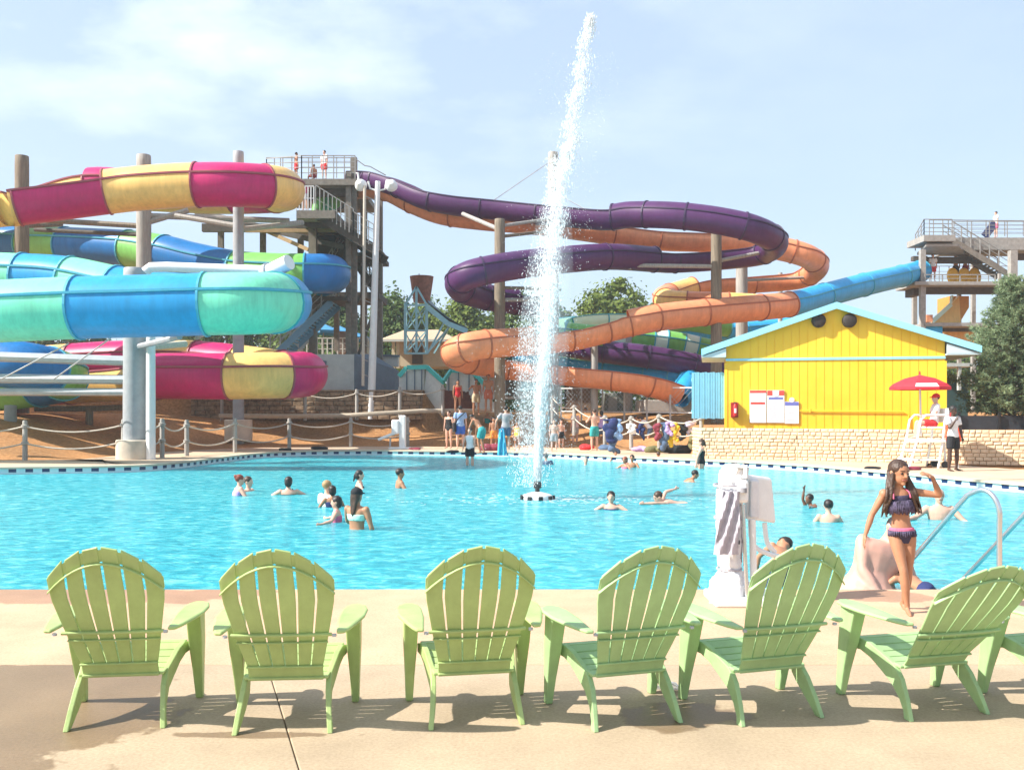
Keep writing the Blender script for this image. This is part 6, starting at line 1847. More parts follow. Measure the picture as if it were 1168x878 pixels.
# -------- lifeguard stand, guards
def guard_chair():
    g = on_deck(1062, 533)
    d = g.y
    t = thing('lifeguard_chair', 'tall white lifeguard chair with steps in front of the block wall', 'lifeguard chair', g)
    wp = WHITEPL
    # footprint: steps to the left, seat platform above
    legs = [(-0.66, -0.25, 0, -0.42, -0.2, 0.86), (-0.66, 0.45, 0, -0.42, 0.40, 0.86), (0.05, -0.25, 0, 0.0, -0.2, 1.9), (0.05, 0.45, 0, 0.0, 0.40, 1.9)]
    for k, (x0, y0, z0, x1, y1, z1) in enumerate(legs):
        if k < 2:
            pass
    def part(nm, fn, m=wp, **kw):
        mb = MB(); fn(mb); mb.build(nm, m, t, **kw)
    for y in (-0.32, 0.42):
        part('leg', lambda mb: mb.tube([V((-0.78, y, 0)), V((-0.55, y, 0.95)), V((-0.44, y, 1.68)), V((-0.30, y, 1.86))], 0.035, 8), smooth=40)
        part('leg', lambda mb: mb.tube([V((0.06, y, 0)), V((0.20, y, 1.0)), V((0.28, y, 1.9))], 0.035, 8), smooth=40)
        part('leg', lambda mb: mb.tube([V((0.62, y, 0.0)), V((0.58, y, 0.92))], 0.03, 8), smooth=40)
        part('armrest', lambda mb: mb.tube([V((-0.30, y, 1.86)), V((0.30, y, 1.86))], 0.035, 8), smooth=40)
    part('platform', lambda mb: mb.box((0.05, 0.05, 0.95), (1.25, 0.86, 0.09)), bevel=0.01)
    for k, z in enumerate((0.28, 0.62)):
        part('step', lambda mb: mb.box((-0.63 + 0.06 * k, 0.05, z), (0.34, 0.80, 0.06)), bevel=0.01)
    part('step', lambda mb: mb.box((-0.2, 0.05, 0.28), (0.7, 0.8, 0.05)), bevel=0.01)
    part('seat', lambda mb: mb.box((0.12, 0.05, 1.42), (0.52, 0.72, 0.07)), bevel=0.01)
    part('backrest', lambda mb: mb.box((0.36, 0.05, 1.85), (0.06, 0.72, 0.5)), bevel=0.01)
    for y in (-0.3, 0.4): part('wheel', lambda mb: mb.tube([V((0.30, y, 0.12)), V((0.30, y + 0.06, 0.12))], 0.12, 16), BLACK)
    for ch in t.children: ch.scale = (1, 1, 0.82)
    # seated guard
    gp = g + V((0.10, 0.05, 1.19))
    person('lifeguard sitting high in the white chair in a white shirt, red shorts and red cap', gp, 78, 1.78, SKIN_L, HAIR_B,
           [('shirt', C_WHITE), ('shorts', C_RED)], dict(torso=(0, -.12, 1), head=(0, .1, 1), thl=(-.22, 1, .06), thr=(.22, 1, .1), shl=(-.05, .25, -1), shr=(0, .12, -1), ual=(-.3, .3, -.9), fal=(.3, .9, -.1), uar=(.3, .3, -.9), far=(-.3, .9, -.1)),
           'short', 0.016, 1.0, 1.0, 0, 'lifeguards', True, 0.11, False, C_RED)
    # rescue tube hanging on the side
    tt = thing('rescue_tube', 'bright orange-red rescue tube hanging beside the seated lifeguard', 'rescue tube', g + V((0.45, -0.42, 1.08)))
    mb = MB(); mb.box((0, 0, 0), (0.42, 0.14, 0.66)); mb.build('foam_body', mat('orange_foam', (0.80, 0.08, 0.02), 0.6, 0.06), tt, bevel=0.05)
    mb = MB(); mb.tube([V((-0.1, 0, 0.3)), V((-0.05, 0.05, 0.5)), V((0.1, 0.08, 0.55))], 0.02, 6); mb.build('strap', C_RED, tt)
    # umbrella
    u = at(1056, 427, d)
    tu = thing('lifeguard_umbrella', 'red canvas umbrella with white panels over the lifeguard chair', 'umbrella', V((u.x, d + 0.4, g.z)))
    hh = u.z - g.z
    mb = MB(); mb.tube([V((0.05, 0.02, 0.9)), V((0, 0, hh))], 0.028, 8); mb.build('pole', LAMPW, tu)
    mb = MB(); n, rad = 8, 0.90
    zs = [(0.0, 0.0), (0.42, -0.10), (0.74, -0.26), (0.85, -0.36), (0.85, -0.44)]
    rings = [[V((max(r_, 0.01) * math.cos(2 * PI * (k + 0.3) / n), max(r_, 0.01) * math.sin(2 * PI * (k + 0.3) / n), hh + z)) for k in range(n)] for r_, z in zs]
    vs = [p for r_ in rings for p in r_]
    fs, mi = [], []
    for i in range(len(rings) - 1):
        for k in range(n):
            a, b = i * n + k, i * n + (k + 1) % n
            mb.add([vs[a], vs[b], vs[b + n], vs[a + n]], [(0, 3, 2, 1)], 1 if (i == 2 and k in (5, 7)) else 0)
    o = mb.build('canopy', [REDCLOTH, cloth('white', (0, 0, 0))], tu)
    s = o.modifiers.new('th', 'SOLIDIFY'); s.thickness = 0.012
    mb = MB(); mb.lathe((0, 0, hh), [(0.001, 0), (0.03, 0), (0.02, 0.1), (0.001, 0.12)], 8); mb.build('finial', REDCLOTH, tu)
    mb = MB()
    for k in range(n):
        a = 2 * PI * (k + 0.3) / n; mb.bar(V((0, 0, hh - 0.06)), V((0.81 * math.cos(a), 0.81 * math.sin(a), hh - 0.38)), 0.014)
    mb.build('rib_frame', LAMPW, tu)
guard_chair()
person('lifeguard standing beside the chair in a white shirt and black shorts, hand at the chin', on_deck(1087, 537), 205, 1.78, SKIN_D, HAIR_D,
       [('shirt', C_WHITE), ('shorts', C_BLACK)], dict(uar=(.25, .35, -.9), far=(-.35, .5, .9), ual=(-.1, .2, -1), fal=(.1, .3, -.9), thl=(-.14, 0, -1), thr=(.14, 0.05, -1)), 'short', 0.016, 1.0, 1.0, 0, 'lifeguards', True)
# ============================================================ FOUNTAIN
def fountain():
    g = in_pool(613, 569)
    d = g.y
    t = thing('fountain', 'floating fountain with black nozzle throwing a tall slanting jet', 'fountain', g)
    mb = MB(); mb.lathe((0, 0, -0.12), [(0.001, 0), (0.28, 0), (0.33, 0.05), (0.33, 0.16), (0.30, 0.21), (0.10, 0.27), (0.001, 0.27)], 28); mb.build('float', WHITEPL, t, smooth=40)
    for k in range(9):
        a = 2 * PI * k / 9
        mb = MB(); m = Matrix.Rotation(a, 3, 'Z'); mb.box(m @ V((0.345, 0, 0.0)), (0.05, 0.09, 0.16), m); mb.build('intake_grille', BLACK, t, bevel=0.008)
    mb = MB(); mb.lathe((0, 0, 0.13), [(0.001, 0), (0.05, 0), (0.045, 0.08), (0.085, 0.11), (0.095, 0.18), (0.07, 0.235), (0.03, 0.24), (0.001, 0.24)], 18); mb.build('nozzle', BLACK, t, smooth=40)
    # jet of separate drops and strands
    rnd = random.Random(11)
    ctr = [(545, 613, 4), (500, 615.5, 7), (450, 618, 11), (400, 622, 15), (350, 626, 17), (300, 629.5, 17), (250, 634, 15), (200, 643, 12), (150, 652, 9), (100, 660, 9), (60, 667, 8), (35, 672, 6), (16, 675, 3.5)]
    def cw(y):
        for a, b in zip(ctr, ctr[1:]):
            if b[0] <= y <= a[0]:
                k = (a[0] - y) / (a[0] - b[0]); return lerp(a[1], b[1], k), lerp(a[2], b[2], k)
        return (ctr[0][1:] if y > 545 else ctr[-1][1:])
    def drops(n, sampler, mname, m):
        mb = MB()
        for _ in range(n):
            px, py, r, el, dd = sampler()
            p = at(px, py, d + dd) - g
            if p.z < 0.0: continue
            ax = V((rnd.uniform(-.25, .25) + 0.1, rnd.uniform(-.2, .2), 1)).normalized() * r * el
            s = V((1, 0, 0)) * r; f = V((0, 1, 0)) * r
            mb.add([p + ax, p + s, p + f, p - s, p - f, p - ax], [(0, 1, 2), (0, 2, 3), (0, 3, 4), (0, 4, 1), (5, 2, 1), (5, 3, 2), (5, 4, 3), (5, 1, 4)])
        o = mb.build(mname, m, t, smooth=180)
        o['kind'] = 'stuff'
        return o
    JET = mat('jet_water', (0.95, 0.96, 0.96), 0.6, 0.02, spec=0.1, alpha=0.48, trans=0.5)
    SPRAY = mat('spray_water', (0.95, 0.96, 0.96), 0.6, 0.02, spec=0.1, alpha=0.5, trans=0.5)
    clumps = sorted(rnd.uniform(16, 330) for _ in range(46))
    def core():
        y = 545 - (rnd.random() ** 1.05) * 529
        if y < 330 and rnd.random() < 0.72:      # the top breaks into ragged clumps
            y = rnd.choice(clumps) + rnd.gauss(0, 11)
        y = max(y, 17 + abs(rnd.gauss(0, 6)))
        c, w = cw(y)
        o = rnd.gauss(0, 0.34 + 0.28 * sst(300, 60, y)) + (0.22 * math.sin(y * 0.21) + 0.2 * math.sin(y * 0.077 + 1)) * sst(420, 200, y)
        px = c + o * w
        low = y > 430
        return px, y + rnd.uniform(-3, 3), rnd.uniform(0.004, 0.012), rnd.uniform(2, 6) * (2.0 if low else 1.1), rnd.gauss(0, 0.4) * w * d / F
    drops(9000, core, 'water_jet', JET)
    def veil():
        # water falling back, drifting to the left of the jet
        y = rnd.uniform(180, 555)
        k = (y - 180) / 375
        c = lerp(634, 606, sst(0, 0.7, k)); w = lerp(9, 22, sst(0, 0.6, k))
        px = rnd.gauss(c, w * 0.55)
        return px, y, rnd.uniform(0.004, 0.011), rnd.uniform(1, 3), rnd.gauss(0, 0.45)
    drops(8000, veil, 'falling_spray', SPRAY)
    def mist():
        y = rnd.uniform(60, 520)
        if rnd.random() < 0.5: px = rnd.gauss(cw(y)[0] + 12 + 22 * rnd.random(), 12)
        else: px = rnd.gauss(lerp(650, 600, sst(60, 480, y)), 18 + 12 * sst(100, 500, y))
        return px, y, rnd.uniform(0.003, 0.009), 1.2, rnd.gauss(0, 0.7)
    drops(2600, mist, 'fine_spray', SPRAY)
    # unbroken column of water just above the nozzle
    mb = MB(); cc = [(548, 613, 3.6), (530, 613.6, 4.0), (505, 614.6, 4.6), (480, 616, 5.0), (450, 617.8, 5.0), (420, 620, 4.2), (390, 622.6, 2.6), (365, 625, 0.8)]
    rr_ = []
    for y, x, w in cc:
        c = at(x, y, d) - g; r = w / F * d
        rr_.append([c + V((r * (1 + 0.25 * math.sin(5 * a + y)) * math.cos(a), r * (1 + 0.25 * math.sin(5 * a + y)) * math.sin(a), 0)) for a in [2 * PI * k / 24 for k in range(24)]])
    mb.loft(rr_); mb.build('water_column', mat('white_water', (0.95, 0.96, 0.97), 0.5, 0.05, 14, 0.5, 30, trans=0.45, alpha=0.8, stretch=(4, 4, 0.4)), t, smooth=180)
    # mist of the finest droplets: closed envelopes round jet and falling spray
    def mist_env(name, prof, dens, aniso=0.3):
        mb = MB(); rings = []
        pr = [V(q) for q in prof]
        for q in cspline(pr, 5):
            c = at(q.x, q.y, d) - g; r = q.z / F * d
            rings.append([c + V((r * math.cos(2 * PI * k / 20), r * math.sin(2 * PI * k / 20), 0)) for k in range(20)])
        mb.loft(rings)
        m = bpy.data.materials.new(name + '_vapour'); m.use_nodes = True
        nt = m.node_tree; nt.nodes.remove(nt.nodes['Principled BSDF'])
        v = nt.nodes.new('ShaderNodeVolumePrincipled'); v.inputs['Color'].default_value = (0.97, 0.98, 1.0, 1)
        v.inputs['Density'].default_value = dens; v.inputs['Anisotropy'].default_value = aniso
        nt.links.new(v.outputs[0], nt.nodes['Material Output'].inputs['Volume'])
        o = mb.build(name, m, t, smooth=180); o['kind'] = 'stuff'
    mist_env('spray_mist', [(608, 566, 6), (608, 545, 14), (610, 505, 22), (615, 450, 28), (620, 390, 30), (626, 320, 28), (631, 260, 22), (637, 210, 13), (646, 160, 4)], 0.24)
    mist_env('jet_mist', [(614, 520, 5), (616, 490, 8), (619, 450, 11), (622, 400, 13), (626, 350, 13), (630, 300, 12), (635, 250, 9), (642, 205, 6), (649, 165, 2)], 0.55)
    # foam where the spray lands
    mb = MB()
    for _ in range(420):
        a, r = rnd.uniform(0, 2 * PI), abs(rnd.gauss(0, 1)) * 0.9
        p = V((r * 2.2 * math.cos(a) + 0.6, r * 0.9 * math.sin(a), 0.0)); q = rnd.uniform(0.006, 0.02)
        mb.ell(p, (q * 2.6, q * 2.0, q * 0.3), None, 6, 4)
    o = mb.build('foam', mat('foam', (0.85, 0.9, 0.92), 0.5, 0.03, alpha=0.4), t, smooth=180); o['kind'] = 'stuff'
fountain()

# ============================================================ POOL LIFT under its white cover
def pool_lift():
    g = on_deck(850, 686)
    t = thing('pool_lift', 'pool lift under a crumpled white cover with its white seat folded up', 'pool lift', g)
    def px(x, y, dd=0.0): return at(x, y, g.y + dd) - g
    rnd = random.Random(3)
    mb = MB(); mb.box((-0.02, 0.0, 0.035), (0.58, 0.50, 0.07)); mb.build('base_plate', WHITEPL, t, bevel=0.015)
    mb = MB(); mb.box((-0.10, 0.05, 0.11), (0.34, 0.34, 0.10)); mb.build('base_plate', WHITEPL, t, bevel=0.02)
    mb = MB(); mb.tube([px(852, 680, -0.15), px(847, 575, -0.1)], 0.018, 10); mb.build('actuator_rod', STEEL, t, smooth=40)
    mb = MB(); mb.box(px(846, 560, -0.08), (0.10, 0.12, 0.20)); mb.build('control_box', WHITEPL, t, bevel=0.03)
    mb = MB(); mb.lathe(px(848, 559, -0.15), [(0.001, -0.02), (0.03, -0.02), (0.03, 0.02), (0.001, 0.02)], 12); mb.build('control_knob', mat('grey_knob', (0.25, 0.25, 0.27), 0.5), t, smooth=40)
    # covered mast: crumpled tarp loft
    prof = [(688, 0.17, 0.15, 832), (672, 0.165, 0.15, 832), (660, 0.14, 0.13, 832), (648, 0.095, 0.09, 834), (636, 0.10, 0.09, 832), (622, 0.115, 0.10, 831), (606, 0.11, 0.10, 831), (590, 0.115, 0.10, 831), (572, 0.115, 0.10, 832), (556, 0.12, 0.105, 833), (544, 0.12, 0.10, 836), (534, 0.115, 0.09, 838), (530, 0.07, 0.06, 838)]
    pts = []
    n = 40
    rings = []
    for j in range(72):
        u = j / 71 * (len(prof) - 1); i = min(int(u), len(prof) - 2); k = u - i
        y, rx, ry, cx = [lerp(a, b, k) for a, b in zip(prof[i], prof[i + 1])]
        c = px(cx, y)
        ring = []
        for q in range(n):
            a = 2 * PI * q / n
            cin = max(math.exp(-((y - yy) / 3.0) ** 2) for yy in (648, 590, 553))      # drawn in by the cords
            fold = (1 - 0.7 * cin)
            w = (1 - 0.12 * cin) * (1 + fold * (0.09 * math.sin(4 * a + 0.9 * math.sin(j * 0.11)) + 0.06 * math.sin(9 * a + 1.3 * math.sin(j * 0.17 + 2)) + 0.035 * math.sin(17 * a + j * 0.23)) + rnd.uniform(-.025, .025))
            ring.append(c + V((rx * w * math.cos(a), ry * w * math.sin(a), 0.012 * math.sin(5 * a + j))))
        rings.append(ring)
    mb = MB(); mb.loft(rings); mb.build('cover', TARP, t, smooth=180)
    # cords round the cover, and a loose flap
    for y, r in ((648, 0.10), (590, 0.122), (553, 0.128)):
        c = px(832, y); mb = MB(); mb.tube([c + V((r * 1.05 * math.cos(2 * PI * k / 20), r * 0.95 * math.sin(2 * PI * k / 20), 0.006 * math.sin(k))) for k in range(21)], 0.008, 6); mb.build('cord', mat('grey_cord', (0.4, 0.38, 0.42), 0.8), t)
    rr = []
    for j in range(26):
        k = j / 25; c = px(lerp(834, 828, k), lerp(560, 632, k), -0.13 - 0.02 * math.sin(k * PI))
        w = lerp(0.07, 0.105, k)
        row = [c + V((w * (q / 10 - 0.5) * 2, 0.02 * math.sin(q * 1.3 + j * 0.35) - 0.02, 0)) for q in range(11)]
        rr.append(row + [p + V((0, 0.012, 0)) for p in row[::-1]])
    mb = MB(); mb.loft(rr); mb.build('cover_flap', mat('grey_white_tarp', (0.40, 0.38, 0.43), 0.6, 0.12, 12, 0.3, 14), t, smooth=60)
    mb = MB(); mb.box(px(842, 600, 0.02), (0.05, 0.10, 0.62)); mb.build('mast', mat('grey_mast', (0.22, 0.21, 0.23), 0.5, 0.1), t, bevel=0.01)
    for y_ in (566, 618): 
        mb = MB(); mb.box(px(840, y_, -0.115), (0.06, 0.03, 0.035)); mb.build('buckle', mat('dark_buckle', (0.08, 0.08, 0.09), 0.4), t, bevel=0.006)
    mb = MB(); mb.tube([px(838, 545, -.05), px(842, 534, -.1), px(850, 532, -.1), px(850, 545, -.1)], 0.025, 8); mb.build('lift_arm', WHITEPL, t, smooth=40)
    # folded seat: panel, frame tube, foot tube
    mb = MB()
    q = [px(853, 541, 0.05), px(881, 545, 0.18), px(886, 597, 0.20), px(852, 592, 0.05)]
    mb.hexa([p + V((-0.02, 0.07, 0)) for p in q], q); mb.build('seat_back', WHITEPL, t, bevel=0.025)
    mb = MB(); q = [px(856, 546, 0.03), px(866, 547, 0.06), px(866, 592, 0.06), px(855, 590, 0.03)]
    mb.hexa([p + V((0, 0.03, 0)) for p in q], [p - V((0, 0.02, 0)) for p in q]); mb.build('seat_pad', TARP, t, bevel=0.02)
    mb = MB(); mb.tube(cspline([px(856, 592, 0.1), px(857, 612, 0.1), px(862, 624, 0.12), px(878, 632, 0.15), px(888, 634, 0.2)], 6), 0.022, 10); mb.build('foot_tube', WHITEPL, t, smooth=40)
    mb = MB(); mb.tube(cspline([px(872, 596, 0.18), px(875, 618, 0.18), px(884, 630, 0.2)], 6), 0.022, 10); mb.build('foot_tube', WHITEPL, t, smooth=40)
    mb = MB(); mb.tube([px(858, 592, -.02), px(860, 676, -.02)], 0.03, 10); mb.build('support_tube', WHITEPL, t, smooth=40)
    mb = MB(); mb.box((0.22, -0.22, 0.05), (0.12, 0.10, 0.10)); mb.build('base_foot', WHITEPL, t, bevel=0.02)
pool_lift()

def far_lift():
    g = on_deck(456, 512); t = thing('pool_lift', 'small white pool lift on the far deck in front of the mulch', 'pool lift', g)
    mb = MB(); mb.box((0.12, 0, 0.75), (0.28, 0.3, 1.4)); mb.build('mast', WHITEPL, t, bevel=0.05)
    mb = MB(); mb.box((-0.18, 0, 0.95), (0.32, 0.4, 0.62)); mb.build('seat_back', WHITEPL, t, bevel=0.06)
    mb = MB(); m = Matrix.Rotation(R(-22), 3, 'Y'); mb.box((-0.55, 0, 0.55), (0.8, 0.4, 0.12), m); mb.build('seat', WHITEPL, t, bevel=0.04)
    mb = MB(); mb.box((0.0, 0, 0.04), (0.9, 0.6, 0.08)); mb.build('base_plate', WHITEPL, t, bevel=0.02)
    mb = MB(); mb.tube([V((-0.4, 0, 0.5)), V((-0.42, 0, 0.1))], 0.04, 8); mb.build('foot_tube', GALV, t)
far_lift()

# ============================================================ HANDRAILS
def handrail(label, base, dx, dy):
    t = thing('handrail', label, 'handrail', base)
    mb = MB()
    pts = [V((0, 0, 0.0)), V((0, 0, 0.60)), V((-0.004, 0.0, 0.76)), V((-0.035, 0.05, 0.88)), V((-0.085, 0.15, 0.925)), V((-0.15, 0.29, 0.86)), V((-0.39, 0.92, 0.163))]
    pts = [pts[0], pts[1]] + cspline(pts[1:6], 6)[1:] + [pts[6], V((-0.54, 1.31, -0.27))]
    mb.tube(pts, 0.024, 14); mb.build('rail_tube', STEEL, t, smooth=60)
    mb = MB(); mb.lathe((0, 0, 0.001), [(0.001, 0), (0.06, 0), (0.055, 0.02), (0.03, 0.03), (0.001, 0.03)], 18); mb.build('base_flange', STEEL, t, smooth=40)
b = on_deck(1140, 676)
handrail('steel grab rail rising beside the walking girl into the pool', V((b.x, b.y, 0)), -0.62, 0.75)
handrail('second steel grab rail cut off at the right edge', V((b.x + 0.72, b.y + 0.02, 0)), -0.62, 0.75)

# ============================================================ BAGS, TOWELS, VESTS, CLUTTER
CLUT = 'things left on the far deck'
def drape(label, px, py, d, w, h, m, name='hanging_towel', cat='towel', group='towels and vests hung on the rope fence', seed=0):
    w *= 1.25; h *= 1.15
    c = at(px, py, d); rnd = random.Random(seed)
    mb = MB()
    for k in range(7):
        u, q = rnd.uniform(-.36, .36), k / 6
        mb.ell(V((u * w * (1 - 0.3 * q), -0.10 + rnd.uniform(-.05, .05), -h * (0.06 + 0.86 * q))), (w * rnd.uniform(.2, .34), rnd.uniform(.06, .11), h * rnd.uniform(.12, .22)), Matrix.Rotation(rnd.uniform(-.6, .6), 3, 'Y'))
    mb.ell(V((0, -0.03, 0.0)), (w * 0.42, 0.07, 0.05))
    o = mb.build(name, m, smooth=180); o.location = c; vox(o, 0.03, 2); tag(o, label, cat, group)
C_YEL, C_LIL, C_OLIVE = cloth('yellow', (0.66, 0.48, 0.03)), cloth('pale_lilac', (0.55, 0.50, 0.68)), cloth('olive', (0.16, 0.15, 0.06))
for i, (lab, px, py, w, h, mm, nm, ct) in enumerate((
        ('navy and blue towel, leftmost on the rope behind the man in teal trunks', 695, 479, 0.55, 0.75, C_NAVY, 'hanging_towel', 'towel'),
        ('light blue towel over the rope, next to the navy one', 703, 479, 0.45, 0.6, C_LBLUE, 'hanging_towel', 'towel'),
        ('dark blue towel hanging at the right end of the first towel bundle', 699, 497, 0.5, 0.55, C_DENIM, 'hanging_towel', 'towel'),
        ('small dark shirt hanging alone on the fence between the two bundles', 732, 484, 0.22, 0.48, C_NAVY, 'hanging_shirt', 'shirt'),
        ('white cloth hanging left of the small dark shirt', 719, 484, 0.35, 0.3, C_WHITE, 'hanging_towel', 'towel'),
        ('dark red vest, leftmost of the hanging life vests', 750, 484, 0.26, 0.5, C_MAROON, 'life_vest', 'life vest'),
        ('blue and grey vest with strap, second of the hanging vests', 757, 483, 0.32, 0.85, C_DENIM, 'life_vest', 'life vest'),
        ('yellow lower vest hanging between the blue and black ones', 764, 492, 0.3, 0.5, C_YEL, 'life_vest', 'life vest'),
        ('purple-blue vest hanging above the yellow one', 763, 482, 0.3, 0.42, C_PURPLE, 'life_vest', 'life vest'),
        ('bright yellow vest hanging in the middle of the vest bundle', 770, 483, 0.26, 0.6, C_YEL, 'life_vest', 'life vest'),
        ('black vest hanging right of the bright yellow one', 776, 483, 0.36, 0.55, C_BLACK, 'life_vest', 'life vest'),
        ('pale lilac cloth thrown over the last vests before the block wall', 788, 482, 0.5, 0.5, C_LIL, 'hanging_towel', 'towel'),
        ('olive and yellow vest under the pale lilac cloth', 792, 494, 0.4, 0.6, C_OLIVE, 'life_vest', 'life vest'))):
    drape(lab, px, py, 35.2 + 0.05 * (i % 4), w, h, mm, nm, ct, seed=i)
def lump(label, px, py, sx, sy, sz, m, name, cat, z=0.0, seed=0):
    p = on_deck(px, py, z); rnd = random.Random(seed); t = V((0, 0, 0))
    mb = MB()
    for k in range(5):
        mb.ell((rnd.uniform(-.4, .4) * sx, rnd.uniform(-.3, .3) * sy, sz * rnd.uniform(.2, .45)), (sx * rnd.uniform(.3, .5), sy * rnd.uniform(.35, .5), sz * rnd.uniform(.3, .55)))
    o = mb.build(name, m, smooth=180); o.location = p; vox(o, 0.025, 3); tag(o, label, cat, CLUT)
lump('dark heap of flip-flops on the far deck edge at the left', 325, 513.5, 0.45, 0.3, 0.13, C_BLACK, 'heap_of_shoes', 'shoes', seed=1)
lump('dark bag lying flat on the far deck edge left of the small lift', 363, 512.5, 0.6, 0.4, 0.18, C_BLACK, 'bag', 'bag', seed=2)
lump('dark shoes below the man in the light blue shirt', 517, 516, 0.4, 0.3, 0.12, C_BLACK, 'heap_of_shoes', 'shoes', seed=3)
lump('maroon towel heap at the feet of the bending man', 560, 514, 0.7, 0.5, 0.4, C_MAROON, 'heap_of_towels', 'towel', seed=4)
lump('dark red cloth on the deck right of the small white lift', 474, 513, 0.4, 0.3, 0.12, C_MAROON, 'heap_of_towels', 'towel', seed=5)
lump('long black sports bag below the hanging vests', 777, 517, 1.25, 0.5, 0.42, C_BLACK, 'bag', 'bag', seed=6)
lump('white and black bag at the left end of the black sports bag', 766, 516, 0.5, 0.4, 0.45, cloth('greyblack', (0.12, 0.12, 0.13)), 'bag', 'bag', seed=7)
lump('olive duffel bag left of the black sports bag', 748, 516, 0.6, 0.4, 0.35, C_OLIVE, 'bag', 'bag', seed=8)
lump('pink and purple towel heap on the deck below the dark shirt', 732, 515, 0.6, 0.4, 0.28, C_PURPLE, 'heap_of_towels', 'towel', seed=9)
lump('red towel heap behind the man in teal trunks', 665, 513, 0.6, 0.4, 0.3, C_RED, 'heap_of_towels', 'towel', seed=10)
lump('yellow and dark clothes heap on the deck right of the man in teal', 695, 513, 0.7, 0.4, 0.25, C_DENIM, 'heap_of_clothes', 'clothes', seed=11)
lump('dark shoes on the deck edge left of the lifeguard chair', 1000, 535, 0.5, 0.25, 0.10, C_BLACK, 'heap_of_shoes', 'shoes', seed=12)
lump('dark bag on the deck just left of the lifeguard chair steps', 1034, 536, 0.55, 0.3, 0.14, C_MAROON, 'bag', 'bag', seed=13)
p = on_deck(584, 521); t = thing('beach_towel', 'bright blue towel hanging from the hand of the man in grey', 'towel', p)
mb = MB(); rows = []
for j in range(10):
    k = j / 9; row = [V((-0.42 + lerp(-.09, .22, q / 6) * (0.6 + 0.6 * k), 0.04 * math.sin(q * 2 + j * .4), 1.0 - 0.95 * k)) for q in range(7)]
    rows.append(row + [r_ + V((0, .03, 0)) for r_ in row[::-1]])
mb.loft(rows); mb.build('towel_cloth', cloth('aqua_towel', (0.05, 0.42, 0.62)), t, smooth=60)

c = on_deck(762, 788); rnd = random.Random(8)
mb = MB(); rings = []
for j in range(9):
    k = j / 8; rings.append([c + V((lerp(-.09, .09, k), 0, 0.012)) + V((0.01 * rnd.uniform(-1, 1), 0.045 * math.sin(k * PI) * math.cos(2 * PI * q / 12) * rnd.uniform(.6, 1.2), 0.028 * math.sin(k * PI) * (1 + math.sin(2 * PI * q / 12)) * rnd.uniform(.5, 1.2))) for q in range(12)])
mb.loft(rings); tag(mb.build('plastic_wrapper', mat('clear_plastic', (0.80, 0.80, 0.82), 0.15, 0.05, alpha=0.55), smooth=60), 'crumpled clear plastic wrapper on the concrete between the fourth and fifth chairs', 'litter')
# ============================================================ TREES
def leaf_material(name, c, var=0.4):
    m = bpy.data.materials.new(name); m.use_nodes = True
    nt = m.node_tree; N, L = nt.nodes, nt.links; p = N['Principled BSDF']; p.inputs['Roughness'].default_value = 0.6
    p.inputs['Specular IOR Level'].default_value = 0.25
    tc = N.new('ShaderNodeTexCoord')
    n = N.new('ShaderNodeTexNoise'); n.inputs['Scale'].default_value = 0.9; n.inputs['Detail'].default_value = 6
    L.new(tc.outputs['Object'], n.inputs['Vector'])
    r = N.new('ShaderNodeValToRGB'); e = r.color_ramp.elements
    e[0].position = 0.3; e[0].color = (*[q * (1 - var) for q in c], 1); e[1].position = 0.7; e[1].color = (c[0] * (1 + var * 1.3), c[1] * (1 + var), c[2] * (1 + var * .5), 1)
    L.new(n.outputs['Fac'], r.inputs['Fac']); L.new(r.outputs[0], p.inputs['Base Color'])
    t = N.new('ShaderNodeBsdfTranslucent'); L.new(r.outputs[0], t.inputs['Color'])
    mx = N.new('ShaderNodeMixShader'); mx.inputs[0].default_value = 0.3
    L.new(p.outputs[0], mx.inputs[1]); L.new(t.outputs[0], mx.inputs[2]); L.new(mx.outputs[0], N['Material Output'].inputs['Surface'])
    return m
BARK = mat('bark', (0.11, 0.08, 0.055), 0.95, 0.3, 6, 0.5, 20)
LEAVES = [leaf_material('oak_leaves', (0.105, 0.17, 0.036)), leaf_material('maple_leaves', (0.14, 0.20, 0.04)), leaf_material('dark_leaves', (0.075, 0.13, 0.034))]
def crown_mesh(seed, m, n_clump=120, per=55, rx=4.2, rz=4.0, cz=7.0, leaf=0.34):
    rnd = random.Random(seed); mb = MB()
    cl = []
    for _ in range(n_clump):
        while True:
            p = V((rnd.uniform(-1, 1), rnd.uniform(-1, 1), rnd.uniform(-1, 1)))
            if 0.4 < p.length < 1: break
        p = p * (0.84 + 0.22 * (0.5 + 0.5 * math.sin(p.x * 5 + seed) * math.cos(p.z * 4 + seed * 2) ))
        sh = 1.0 - 0.35 * max(0, p.z)
        cl.append((V((p.x * rx * sh, p.y * rx * sh, cz + p.z * rz)), rnd.uniform(0.5, 1.1)))
    vs, fs = [], []
    for c, r in cl:
        for _ in range(per):
            q = V((rnd.gauss(0, 1), rnd.gauss(0, 1), rnd.gauss(0, 0.75))) * r * 0.5
            nrm = (q.normalized() + V((rnd.uniform(-.7, .7), rnd.uniform(-.7, .7), rnd.uniform(-.2, 1)))).normalized()
            s, u, _d = basis(nrm)
            a = rnd.uniform(0, 2 * PI); s2 = s * math.cos(a) + u * math.sin(a); u2 = u * math.cos(a) - s * math.sin(a)
            l = leaf * rnd.uniform(0.6, 1.2); o = len(vs); b = c + q
            vs += [b - s2 * l * .5, b - u2 * l * .32, b + s2 * l * .5, b + u2 * l * .32]; fs.append((o, o + 1, o + 2, o + 3))
    mb.add(vs, fs)
    return mb, cl
